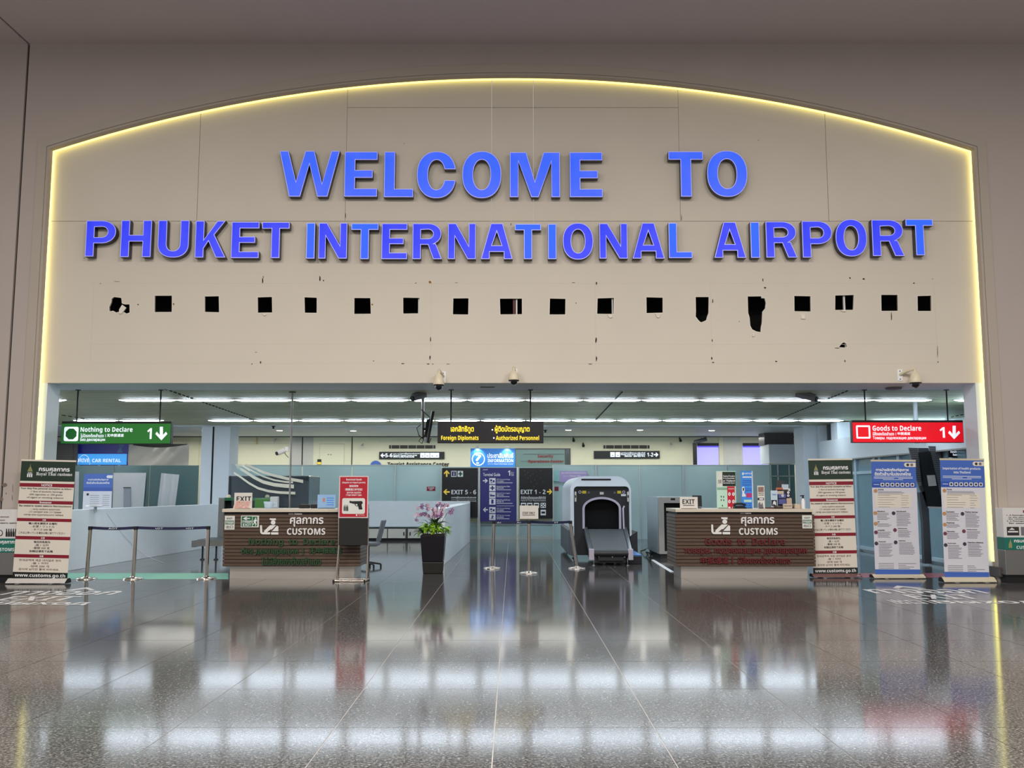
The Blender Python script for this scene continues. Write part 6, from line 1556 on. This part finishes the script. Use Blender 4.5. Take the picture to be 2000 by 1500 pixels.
for px in (932.5, 990.6):
    p = Q(px, 874, YI - .18)
    lm = obj('lamp_head', MB().box(p.x - .05, p.x + .05, YI - .2, YI - .12, p.z - .01, p.z + .05), m_white, t, .01)
    obj('lamp_arm', MB().tube([(p.x, YI - .14, p.z + .03), (p.x, YI + .02, p.z + .04)], .012, 6), m_black, t)
    l = bpy.data.lights.new('sign_lamp', 'SPOT'); l.energy = 14; l.color = (.85, .95, 1); l.spot_size = 1.7; l.shadow_soft_size = .04
    lo = bpy.data.objects.new('sign_lamp', l); COL.objects.link(lo); lo.parent = t; lo.location = Vector((p.x, YI - .17, p.z - .02)) - ORG[t.name]; lo.rotation_euler = (math.radians(38), 0, 0)
# ================================================================== on the cream back wall
YB_ = Y_FAR
wb_ = bpy.data.objects['wall_back']
m_gp = mat('grey_wall_panel', (190, 188, 182), .5)
RC(wb_, 'grey_panel', (569, 851, 589.5, 911), YB_, m_gp, .02, .02); RC(wb_, 'grey_panel', (592, 851, 611.5, 911), YB_, m_gp, .02, .02)
for px in (590.7, 687.5): RC(wb_, 'joint', (px - .8, 851, px + .8, 911), YB_, m_joint, .022, .02)
RC(wb_, 'door_outline', (623.5, 866, 673, 911), YB_, mat('shaded_cream', (206, 203, 180), .6), .006, .006); RC(wb_, 'door_panel', (625, 868, 671.5, 911), YB_, m_cream, .014, .008)
for px in (641.5, 646.5): PL(wb_, 'door_knob', circ(px, 888, 1, n=8), YB_, m_black, .03, .012)
RC(wb_, 'wall_panel', (473, 868, 564, 908), YB_, m_cream, .012, .012); RC(wb_, 'panel_seam', (466, 866.4, 564, 867), YB_, m_gp, .014, .004)
RC(wb_, 'pilaster', (1404, 851, 1412, 911), YB_, m_cream, .05, .05); RC(wb_, 'grey_panel', (1412, 851, 1446, 911), YB_, mat('pale_grey_panel', (206, 206, 200), .5), .03, .03)
m_gold2 = mat('brass_pipe', (190, 158, 70), .35, .6)
p = Q(503, 852, YB_ - .1)
tag(obj('wall_pipe', MB().cyl((p.x - .03, YB_ - .06, Q(503, 868, YB_).z), (p.x - .03, YB_ - .06, IZ - .03), .018, n=8), m_gold2), 'brass pipe coming down the cream wall by the column', 'pipe')
t = thing('warning_tag', 'small black and yellow tag on the cream wall above the glass', 'sign', Q(623.5, 911, YB_ - .03))
RC(t, 'plate', (619.6, 897, 627.4, 910.5), YB_ - .03, m_black, 0, .02); RC(t, 'yellow_print', (620, 902.4, 627, 907), YB_ - .03, m_yarr, .002, .002)
for px0, px1, lb in ((760, 850.5, 'dark slot air grille above the Tourist Assistance Center'), (1178.5, 1268.5, 'dark slot air grille above the EXIT 1-2 wall sign')):
    t = thing('air_grille', lb, 'air grille', Q((px0 + px1) / 2, 876, YB_))
    RC(t, 'slot', (px0, 869.6, px1, 876.2), YB_, mat('brown_black_grille', (44, 40, 32), .5), .02, .02)
    for k in range(6): xx = px0 + (px1 - px0) * (.05 + .18 * k); RC(t, 'divider', (xx - .5, 869.6, xx + .5, 876.2), YB_, m_gp, .026, .008)
def wallsign(label, b, left):
    t = thing('wall_sign', label, 'sign', Q((b[0] + b[2]) / 2, b[3], YB_ - .05))
    Y = YB_ - .05; RC(t, 'panel', b, Y, m_bk2, 0, .05); w = b[2] - b[0]; my = (b[1] + b[3]) / 2
    fx = (lambda u: b[0] + u * w)
    if left:
        PL(t, 'arrow', arrow(fx(.055), my, 9, 8.5, 'l'), Y, m_swhite); LT(t, B_('5-6'), (fx(.095), my - 4, fx(.205), my + 3.6), Y, m_swhite)
        for k in range(3): LT(t, ('ประตู', 'Gates', '登机口')[k], (fx(.215), my - 4 + k * 2.8, fx(.31), my - 1.6 + k * 2.8), Y, m_swhite, .003, .03)
        RC(t, 'rule', (fx(.32), my - 5, fx(.325), my + 5), Y, m_swhite, .003, .001)
        for k in range(3): LT(t, ('อาคารผู้โดยสารภายในประเทศ', 'Domestic Terminal Arrivals', '国内航站楼')[k], (fx(.335), my - 5 + k * 3.2, fx(.62 - .04 * k), my - 2.2 + k * 3.2), Y, m_swhite, .003, .03)
        tiles = [.63, .705, .78, .85]
    else:
        for k in range(3): LT(t, ('เคาน์เตอร์โรงแรมและทัวร์', 'Hotel and tour counters', '酒店 旅行社')[k], (fx(.41 + .05 * (k == 2)), my - 5 + k * 3.2, fx(.78), my - 2.2 + k * 3.2), Y, m_swhite, .003, .03)
        RC(t, 'rule', (fx(.685), my - 5, fx(.69), my + 5), Y, m_swhite, .003, .001); LT(t, B_('1-2'), (fx(.81), my - 4, fx(.90), my + 3.6), Y, m_swhite); PL(t, 'arrow', arrow(fx(.945), my, 9, 8.5, 'r'), Y, m_swhite)
        tiles = [.25, .33]
    for u in tiles: RC(t, 'pictogram_tile', (fx(u), my - 5, fx(u + .068), my + 4.4), Y, m_swhite, .003, .002); RC(t, 'pictogram', (fx(u + .02), my + .4, fx(u + .048), my + 1.8), Y, m_bblue2, .005, .001)
wallsign('black wall sign with white arrow pointing to exits 5-6', (740.5, 882.4, 868, 896.6), True)
wallsign('black wall sign with white arrow pointing to exits 1-2', (1160, 880.6, 1288.5, 895.6), False)
t = thing('wall_lettering', 'black Tourist Assistance Center lettering on the cream wall', 'lettering', Q(817, 910, YB_))
LT(t, B_('Tourist Assistance Center'), (757, 902.4, 877, 911), YB_, m_black, .03, 0, .03)
t = thing('round_emblem', 'round blue and gold emblem showing above the glass partition', 'emblem', Q(734, 912, YB_))
for r, mm, w in ((12.2, m_gp, .02), (11, m_bblue, .026), (4.5, m_gold, .032)): PL(t, 'disc', circ(734, 911, r, n=28), YB_, mm, w, .012)
t = thing('security_window', 'dark glass front with red Security Operations Center lettering', 'window', Q(1060, 908, YB_ - .02))
RC(t, 'frame', (1004, 875.6, 1114.5, 912), YB_ - .02, m_plinth, 0, .03); RC(t, 'glass', (1007, 878, 1103, 912), YB_ - .02, mat('grey_teal_glass', (118, 146, 142), .12), .006, .005); RC(t, 'side_glass', (1105, 878, 1112, 912), YB_ - .02, mat('dark_grey_glass', (70, 84, 84), .1), .006, .005)
RC(t, 'rail', (1022, 886.6, 1102, 887.8), YB_ - .02, m_plinth, .01, .004); RC(t, 'rail', (1018, 900.6, 1102, 901.4), YB_ - .02, m_plinth, .01, .004)
m_rl = mat('red_brown_letter', (150, 42, 46), .4)
LT(t, B_('Security'), (1050, 887.8, 1080.5, 895.4), YB_ - .02, m_rl, .03, 0, .015); LT(t, B_('Operations Center'), (1031, 898, 1100, 905.4), YB_ - .02, m_rl, .03, 0, .015)
m_scr = mat('violet_screen', (176, 172, 240), .3, emit=.62, erg=(170, 164, 244), var=.06, scale=1)
m_scr2 = mat('deep_violet_light', (80, 70, 220), .3, emit=.6, erg=(84, 72, 230))
for px0, px1, lb in ((1362, 1403.5, 'violet lit wall screen behind the hanging camera'), (1451, 1499, 'violet lit wall screen beside the glazed corner')):
    t = thing('wall_screen', lb, 'screen', Q((px0 + px1) / 2, 911, YB_ - .04)); Y = YB_ - .04
    RC(t, 'screen', (px0, 872, px1, 912), Y, m_scr, 0, .03); RC(t, 'light_band', (px0, 870.6, px1, 873.6), Y, m_scr2, .006, .008); RC(t, 'header', (px0, 865.4, px1, 870.8), Y, m_black, .02, .05)
t = thing('camera_column', 'dark post with a tilted grey camera before the violet screen', 'camera', (Q(1358.5, 911, YB_ - .5).x, YB_ - .5, 0)); Y = YB_ - .5
RC(t, 'post', (1355, 865, 1362, 990), Y, m_black, 0, .08)
a_, b_ = Q(1356, 864, Y), Q(1380, 857.5, Y)
obj('camera_body', MB().cyl(a_, b_, .07, n=12), m_xg, t); obj('hanger', MB().cyl(Q(1370, 860, Y), Vector((Q(1370, 860, Y).x, Y, IZ - .02)), .02, n=8), m_steel, t)
# small spotlights fixed to the back wall
for px, py, lb in ((538, 860, 'small spotlight on the cream wall beside the brass pipe'), (708, 870, 'small spotlight on the cream wall next to the dark seam'), (1120, 858, 'small black spotlight above the security window'), (1139, 868, 'small pale spotlight next to the black one'), (1311, 868, 'small pale spotlight beside the EXIT 1-2 wall sign'), (1328, 858, 'small black spotlight near the violet screens')):
    p = Q(px, py, YB_ - .15); mm = m_black if 'black' in lb else m_gp
    t = thing('spotlight', lb, 'spotlight', p)
    obj('head', MB().cyl(p + Vector((0, -.12, -.06)), p + Vector((0, .02, .02)), .05, .035, n=10), mm, t); obj('bracket', MB().tube([p, p + Vector((0, .04, .06)), Vector((p.x, YB_, p.z + .06))], .014, 6), mm, t)

# ================================================================== left of the hall: rental counter, sheets, poster
YR = 30.6
t = thing('rental_sign', 'blue lit DRIVE CAR RENTAL sign behind the green hanging sign', 'sign', Q(198, 911, YR))
for px in (150, 246): x_ = Q(px, 905, YR).x; obj('post', MB().box(x_ - .03, x_ + .03, YR + .1, YR + .16, 0, Q(px, 870, YR).z), m_steel, t)
RC(t, 'back_panel', (147.5, 862, 250, 911), YR, mat('deep_navy_panel', (28, 32, 104), .35, emit=.3, erg=(28, 32, 110)), 0, .1)
RC(t, 'lit_band', (148.3, 886.6, 247.6, 907.6), YR, mat('lit_sky_band', (62, 160, 240), .35, emit=.6, erg=(64, 162, 244)), .004, .004)
LT(t, B_('DRIVE'), (149.5, 895.6, 174, 902.6), YR, m_swhite, .006); LT(t, B_('CAR RENTAL'), (180, 896, 236, 902.8), YR, m_swhite, .006)
x0, z0, x1, z1 = PB((152, 888, 176.5, 908), YR)
obj('swoosh', MB().prism([[((x0 + x1) / 2 + (x1 - x0) / 2 * math.cos(a * math.pi / 16), z0 + (z1 - z0) * math.sin(a * math.pi / 16)) for a in range(17)] + [((x0 + x1) / 2 + (x1 - x0) * .48 * math.cos(a * math.pi / 16), z0 + (z1 - z0) * .95 * math.sin(a * math.pi / 16)) for a in range(16, -1, -1)]], XZ(YR), .004, .006), m_swhite, t)
for px in (155, 195, 234): PL(t, 'chevron', [(px - 4, 908.6), (px + 1, 908.6), (px + 4, 911), (px - 1, 911)], YR, m_white, .006)
PL(t, 'palm_picture', [(232, 866), (240, 863), (243, 870), (237, 876), (240, 884), (228, 884), (234, 876)], YR, mat('faded_teal_picture', (86, 120, 170), .5), .006)
# cloth hung over the next sign
YC_ = YR - .1
x0, z0, x1, z1 = PB((250, 868, 368, 911), YC_); nx, nz = 28, 14; vs = []
for j in range(nz + 1):
    for i in range(nx + 1):
        u, v = i / nx, j / nz
        sag = .10 * math.sin(math.pi * u) * (1 - v * .8)
        y = YC_ + .04 - .05 * abs(math.sin((u * 5 + v * 1.5) * 3.0)) * (1 - .5 * v) * math.sin(math.pi * u) - .03 * math.sin(9 * u + 4 * v * v)
        vs.append((x0 + (x1 - x0) * u - .06 * v * math.sin(u * 3), y, z1 - (z1 - z0) * v - sag * (1 - v)))
cl = MB().add(vs, [(j * (nx + 1) + i, j * (nx + 1) + i + 1, (j + 1) * (nx + 1) + i + 1, (j + 1) * (nx + 1) + i) for j in range(nz) for i in range(nx)], True)
tag(obj('hanging_cloth', cl, mat('grey_white_cloth', (206, 202, 194), .8)), 'grey white cloth draped over a sign next to the car rental sign', 'cloth')
tag(obj('covered_sign', MB().box(x0 + .1, x1 - .1, YR, YR + .1, z0, z1 + .02).box(x0 + .2, x0 + .26, YR + .02, YR + .08, 0, z0).box(x1 - .26, x1 - .2, YR + .02, YR + .08, 0, z0), m_black), 'black sign box hidden behind the draped grey cloth', 'sign')
t = thing('louvre_panel', 'dark louvred panel between the jamb and the car rental sign', 'louvre', Q(130, 911, YR - .2)); Y = YR - .2
RC(t, 'backing', (100, 862, 147, 1070), Y, m_plinth, 0, .05)
for k in range(16): RC(t, 'slat', (104, 863 + k * 3.2, 143, 865.2 + k * 3.2), Y, mat('grey_louvre_slat', (104, 102, 98), .5), .03, .03)
RC(wb_, 'cream_block', (368, 851, 389, 911), YB_, m_cream, .06, .06)
RC(wb_, 'bulkhead_band', (332, 851, 392, 862), YB_, mat('butter_wall', (228, 224, 190), .6), .08, .08)
# white door sheets and poster in front of the dark glass
m_sheet = mat('white_sheet', (222, 228, 234), .7)
def hung_sheet(label, pts, Y, folds):
    # pts: TL, TR, BR, BL in pixels
    tl, tr, br, bl = [Q(*p, Y) for p in pts]; n = 16; vs = []
    for j in range(7):
        for i in range(n + 1):
            u, v = i / n, j / 6; p = tl.lerp(tr, u).lerp(bl.lerp(br, u), v)
            vs.append(p + Vector((0, .03 * math.sin(u * folds), 0)))
    m_ = n + 1
    return tag(obj('hanging_sheet', MB().add(vs, [(j * m_ + i, j * m_ + i + 1, (j + 1) * m_ + i + 1, (j + 1) * m_ + i) for j in range(6) for i in range(n)], True), m_sheet), label, 'sheet')
hung_sheet('wide white sheet hung on the dark glass, with a grey strip', ((221.5, 923.5), (286, 923.5), (280, 994), (220, 994)), Y_GL - .035, 6)
hung_sheet('narrow white sheet hung on the dark glass beside the column', ((315, 924), (349.5, 927), (341, 992), (307, 992)), Y_GL - .035, 14)
hung_sheet('white sheet edge showing beside the customs notice banner', ((147, 921), (153.5, 921), (152, 996), (144, 996)), Y_GL - .035, 8)
t = thing('hanging_strip', 'grey net strip hanging on the wide white sheet', 'strip', Q(248, 990, Y_GL - .08))
PL(t, 'net', [(241.5, 953), (255, 953), (255, 994), (241, 994)], Y_GL - .08, mat('grey_net', (168, 178, 192), .7), .0, .006); RC(t, 'clip', (241, 951.6, 255.5, 953.4), Y_GL - .08, m_black, .008, .01)
Yp_ = 26.4
f = Frame((161, 996), (217, 996), (192.5, 925.5), Yp_)
c = f.o + f.wx * f.W / 2
t = thing('poster_stand', 'small blue and white health poster behind the low white wall', 'poster', (c.x, Yp_, 0))
sh = f.rect(t, 'sheet', 0, -.35, 1, 1, m_blav, .0015, .006); f.rect(sh, 'blue_header', 0, .52, 1, 1, m_bblue, .003); f.rect(sh, 'icon_band', 0, .52, 1, .62, m_bblue2, .004)
f.text(sh, 'การนำผลิตภัณฑ์สุขภาพ', .14, .80, .86, .87, m_white, .006, .03); f.text(sh, 'ติดตัวเข้ามาในประเทศไทย', .1, .72, .9, .79, m_white, .006, .03); f.poly(sh, 'logo_tab', [(.82, .88), (.78, .92), (.82, .96), (1, .96), (1, .88)], m_white, .006); f.poly(sh, 'photo_spot', circ(.16, .43, .045, .035, 12), m_ink, .005)
for k in range(6): f.rect(sh, 'text_line', .24, .40 - k * .055, .56, .41 - k * .055, m_grey, .004); f.rect(sh, 'text_line', .68, .40 - k * .055, .92, .41 - k * .055, m_grey, .004)
obj('stand_foot', MB().box(c.x - .35, c.x + .35, Yp_ - .15, Yp_ + .2, 0, .03).box(c.x - .02, c.x + .02, Yp_ + .02, Yp_ + .05, 0, 1.6), m_steel, t)
# wire and small plate on the low wall
p0, p1 = FL(128, 1116), FL(432, 1066)
def on_lw(px, py):
    d = _ray(px, py); e = p1 - p0; nn = Vector((e.y, -e.x, 0)); t_ = (p0 - Vector((0, 0, CAM_H))).dot(nn) / d.dot(nn)
    return Vector((0, 0, CAM_H)) + d * t_ + nn.normalized() * .01
tag(obj('loose_wire', MB().tube([on_lw(208, 1002), on_lw(222, 1022), on_lw(240, 1045), on_lw(262, 1068), on_lw(280, 1082)] + [FL(300, 1092, .01), FL(320, 1099, .01)], .004, 5), m_white), 'thin grey wire trailing down the low white wall to the floor', 'wire')
p = on_lw(188, 990)
t = thing('soap_dispenser', 'small white wall fitting on top of the low wall below the poster', 'fitting', p + Vector((0, -.05, .0)))
obj('tray', MB().lathe([(.05, 0), (.16, .012), (.17, .02), (.15, .03)], p + Vector((0, -.1, .0)), 16), m_white, t); obj('stem', MB().cyl(p + Vector((0, -.06, -.1)), p + Vector((0, -.06, .01)), .03, n=10), m_g2, t)

# ================================================================== right of the hall: fascia, glazing, kiosk
m_fas = mat('white_blue_fascia', (228, 239, 246), .4, var=.02)
pA, pB = FL(1690, 1080), FL(1850, 1107)
XG = (pA.x + pB.x) / 2 + .25
zf0, zf1 = 2.33, 2.88
ya, yb2 = 17.4, 26.6
struct('ceiling_fascia', MB().box(XG - .15, XG + 2.6, ya, yb2, zf0, zf1), m_fas, 'white fascia above the glazed wall')
struct('wall_right', MB().box(XG - .12, XG + 3, yb2, yb2 + .25, 0, IZ - .03), m_blue, 'pale blue wall behind the fascia')
struct('trim_7', MB().box(XG - .16, XG + .02, ya, yb2, zf0 - .03, zf0), m_g3, 'shadow edge under the fascia')
gz = bpy.data.objects.new('window_2', None); COL.objects.link(gz); gz['kind'] = 'structure'; gz['label'] = 'glazed wall under the white fascia'; ORG[gz.name] = Vector((0, 0, 0))
m_fr = mat('pale_blue_window_frame', (190, 212, 226), .35, .2); m_gl2 = mat_glass('blue_grey_glass', (200, 222, 230), (164, 194, 206), .55, .05)
ys_ = [17.6, 18.9, 20.2, 21.5, 22.6, 22.95, 24.2, 25.4, 26.4]
for i in range(len(ys_) - 1):
    obj('glass_pane', MB().box(XG, XG + .012, ys_[i] + .03, ys_[i + 1] - .03, .12, zf0 - .02), m_gl2, gz)
for y in ys_: obj('mullion', MB().box(XG - .05, XG + .06, y - .07, y + .07, 0, zf0), m_fr, gz)
for z in (.04, 1.92): obj('transom', MB().box(XG - .04, XG + .05, ya, yb2, z, z + .07), m_fr, gz)
# dim shop beyond the glazing with blue signs
struct('wall_shop', MB().box(XG + 2.6, XG + 2.75, 16.6, 27, 0, IZ), mat('blue_grey_shop_wall', (190, 208, 218), .6), 'blue grey wall beyond the glazing')
t = thing('shop_sign', 'blue and white shop fascia seen through the glass above the Thai banner', 'sign', (XG + 2.5, 22, 1.95))
for k in range(7): obj('panel', MB().box(XG + 2.5, XG + 2.56, 18.5 + k * 1.05, 19.3 + k * 1.05, 1.95, 2.3), (m_bblue2, m_white, m_bblue)[k % 3], t)
# corner glazing beyond the column
gk = bpy.data.objects.new('window_3', None); COL.objects.link(gk); gk['kind'] = 'structure'; gk['label'] = 'glazed corner between the violet screen and the column'; ORG[gk.name] = Vector((0, 0, 0))
Yk = Y_GL + .2
RC(gk, 'glass_pane', (1504, 906, 1553, 1000), Yk, m_teal2, 0, .012)
for px in (1506, 1520, 1542): RC(gk, 'mullion', (px - 1.2, 906, px + 1.2, 1000), Yk, m_mull, .03, .06)
for py in (906, 929): RC(gk, 'transom', (1504, py, 1553, py + 1.8), Yk, m_mull, .03, .06)
RC(gk, 'cream_panel', (1508, 910, 1517, 928), Yk, m_cream, -.03, .01)
struct('wall_corner', MB().box(Q(1501, 880, Yk).x, Q(1556, 880, Yk).x, Yk - .05, Yk + 1.0, Q(1520, 905, Yk).z, Q(1520, 868, Yk).z), m_blue, 'pale blue panel above the glazed corner')
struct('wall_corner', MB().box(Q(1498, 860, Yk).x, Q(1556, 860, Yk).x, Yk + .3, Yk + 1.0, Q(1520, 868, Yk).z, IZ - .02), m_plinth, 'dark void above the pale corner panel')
struct('wall_void', MB().box(XG - .1, XG + 2.6, yb2 - .6, yb2 - .5, zf1, IZ - .03), mat('dark_slate_void', (62, 66, 72), .6), 'dark void above the fascia')
x_ = XG - .02
struct('column', MB().box(XG - .12, XG + .35, 25.2, 25.7, zf1, IZ - .02), m_blue, 'short pale column standing on the fascia')
for k, (ya_, yb_2) in enumerate(((25.9, 25.95), (26.1, 26.15))): pass
# white counter and dark panel far behind the scanners
Yq = FL(1250, 1053).y
t = thing('far_counter', 'white counter front with dark glass below, between the two scanners', 'counter', (Q(1255, 1040, Yq).x, Yq, 0))
RC(t, 'white_front', (1228, 978.5, 1300, 1020.5), Yq, m_lw, 0, .4); RC(t, 'dark_panel', (1228, 1021, 1300, 1049), Yq + .05, mat('dark_blue_glass_panel', (52, 60, 72), .15), 0, .3); RC(t, 'plinth', (1228, 1049, 1300, 1053), Yq + .02, m_mull, 0, .3)

# leaning display kiosk with perforated wings
m_kd = mat('dark_grey_kiosk_steel', (80, 82, 88), .4, .4); m_perf = mat('mid_grey_perforated_steel', (140, 140, 144), .4, .5)
Yz = FL(1815, 1104).y
pk = FL(1812, 1104)
t = thing('display_kiosk', 'leaning grey display kiosk with black screen and perforated wings', 'kiosk', pk)
def quad(name, pts, m, w, th): return PL(t, name, pts, Yz, m, w, th)
quad('post', [(1796, 962), (1812, 958), (1815, 1010), (1820, 1101), (1806, 1101), (1803, 1020)], m_kd, 0, .12)
quad('wing', [(1774, 874.5), (1793, 875), (1799, 948), (1794, 950), (1786, 930)], m_perf, .02, .03)
quad('wing', [(1813, 871), (1836, 872), (1840, 960), (1840, 990), (1834, 960)], m_perf, .02, .03)
quad('back_plate', [(1793, 875), (1813, 875), (1836, 950), (1838, 992), (1812, 992), (1796, 950)], m_kd, .0, .06)
quad('side_box', [(1836, 870.5), (1853.5, 870), (1853.5, 896), (1837, 896)], m_kd, -.02, .2)
quad('screen', [(1793, 884), (1815, 881.5), (1840, 989.5), (1810, 988)], m_black, .05, .04)
quad('paper_notice', [(1808, 928.5), (1823.6, 927.8), (1827, 948.6), (1811.5, 949.6)], m_paper, .056, .004)
quad('cross_bar', [(1811, 989), (1840, 990), (1840, 993), (1811, 992.5)], m_alu, .055, .03)
quad('base', [(1806, 1105), (1831, 1105), (1831, 1111), (1806, 1111)], m_kd, .1, .3)
dots = MB()
for (c0, c1, n, r) in (((1776.5, 877), (1790, 877), 6, 18), ((1815.5, 874), (1833, 874), 7, 22)):
    for j in range(r):
        y = c0[1] + j * 3.7; sh_ = (y - c0[1]) * (.26 if n == 6 else .235)
        for i in range(n):
            x = c0[0] + (c1[0] - c0[0]) * i / (n - 1) + sh_
            lim = (1795 if n == 6 else 1838.6) + (0.06 * (y - 875) if n == 6 else .02 * (y - 875))
            if x < lim: p = Q(x, y, Yz); dots.cyl((p.x, Yz - .024, p.z), (p.x, Yz - .019, p.z), .0105, n=6)
obj('perforations', dots, m_black, t)['kind'] = 'stuff'
t = thing('wall_sign', 'black side wall sign with white lettering beside the kiosk', 'sign', Q(1872, 896, Yz - .6)); Y = Yz - .6
PL(t, 'panel', [(1853.5, 878.6), (1889.5, 875), (1890.5, 895), (1854.5, 893)], Y, m_bk2, 0, .06)
for k, s in enumerate(('ห้องน้ำ ทางออก', 'Restrooms Exit')): LT(t, s, (1856 + k * 5, 879.6 + k * 6, 1885, 884.6 + k * 5.6), Y, m_swhite, .004, .04)

# ================================================================== disposal boxes at the hall wall
m_kw = mat('white_kiosk_top', (220, 218, 216), .4); m_kg = mat('teal_green_band', (24, 110, 96), .45)
def dispo(label, b, tilt, texts):
    Y = 15.63
    x0, z0, x1, z1 = PB(b, Y)
    t = thing('disposal_box', label, 'disposal box', ((x0 + x1) / 2, Y + .1, 0))
    zg1, zg0 = Q(b[0], tilt[0], Y).z, Q(b[0], tilt[1], Y).z
    obj('plinth', MB().box(x0 + .03, x1 - .03, Y + .05, Y + .24, 0, .13), m_black, t)
    obj('steel_body', MB().box(x0, x1, Y, Y + .24, .13, zg0), m_steel, t, .008)
    obj('green_band', MB().box(x0, x1, Y - .004, Y + .24, zg0, zg1), m_kg, t)
    obj('notice_panel', MB().hexa([Vector((x0, Y, zg1)), Vector((x1, Y, zg1)), Vector((x1, Y + .24, zg1)), Vector((x0, Y + .24, zg1)), Vector((x0, Y, z1)), Vector((x1, Y, z1)), Vector((x1, Y + .24, z1)), Vector((x0, Y + .24, z1))]), m_kw, t, .006)
    for s, bb, mm, bo in texts: LT(t, s, bb, Y, mm, .007, bo)
    return t, Y
t, Y = dispo('steel disposal box with white notice and green CUSTOMS band beside the roll-up notice', (-62, 995, 38, 1137), (1052, 1079), [('กรมศุลกากร', (-14, 1056, 33, 1064), m_white, .03), (B_('CUSTOMS'), (-12, 1070, 28, 1076.5), m_white, 0), ('Товары, ограниченные', (-40, 1008, 18, 1011), m_ink2, .03), ('Вы можете оставить здесь', (-40, 1020, 34, 1023), m_ink, .03), ('до прохождения контроля', (-40, 1015, 10, 1017.4), m_ink, .02)])
for k in range(5): PL(t, 'bottle_picture', [(11.5 + k * 4.4, 1048), (15 + k * 4.4, 1048), (15 + k * 4.4, 1040), (14.2 + k * 4.4, 1037), (14 + k * 4.4, 1032.5), (12.4 + k * 4.4, 1032.5), (12.2 + k * 4.4, 1037), (11.5 + k * 4.4, 1040)], Y, m_black, .006)
o = PL(t, 'ban_sign', circ(0, 1041, 6, n=20), Y, m_black, .005); PL(o, 'ban_sign_centre', circ(0, 1041, 4.6, n=20), Y, m_kw, .007)
t, Y = dispo('steel disposal box with white notice and green CUSTOMS band by the English banner', (1962, 992, 2064, 1134), (1050, 1074), [('กรมศุลกากร', (1980, 1054, 2030, 1061.5), m_white, .03), (B_('CUSTOMS'), (1985, 1066, 2026, 1072), m_white, 0), ('1. A Passenger is NOT allowed', (1966, 1005, 2040, 1007.6), m_ink, .03), ('to the quota of any item', (1969, 1009, 2038, 1011.4), m_ink, .03), ('the remaining amount', (1969, 1012.6, 2030, 1015), m_ink, .03), ('2. A Passenger is NOT allowed', (1966, 1016.4, 2040, 1019), m_ink, .03), ('for cosmetics and', (1970, 1020.4, 2034, 1022.8), m_ink, .03)])
RC(t, 'red_mark', (1998, 996.5, 2004, 1001.5), Y, m_bred, .006, .003)
RC(t, 'picture_tile', (1966.5, 1029, 1990, 1045.5), Y, m_ink, .006, .003); RC(t, 'picture_print', (1968, 1037, 1988, 1040), Y, m_kw, .009, .002); PL(t, 'picture_print', [(1970, 1035), (1976, 1030.5), (1982, 1035)], Y, m_kw, .009); RC(t, 'picture_tile', (1994, 1029, 2018, 1045.5), Y, m_grey, .006, .003)
PL(t, 'crest', [(1969.5, 1070), (1976.5, 1070), (1976, 1062), (1974.4, 1058), (1973, 1052), (1971.6, 1058), (1970, 1062)], Y, m_gold, .007)
# old marks on the hall wall above the box
mk = MB()
for a_ in ((9, 948, 5, 5), (4, 975, 3, 5), (12, 964, 1.2, 2), (25, 955, .7, 9), (24, 972, .7, 8)): mk.prism([blob(*a_, YW)], XZ(YW), .002, .002)
o = obj('wall_stains', mk, mat('brown_grey_stain', (122, 108, 94), .9), bpy.data.objects['wall_left']); o['kind'] = 'stuff'
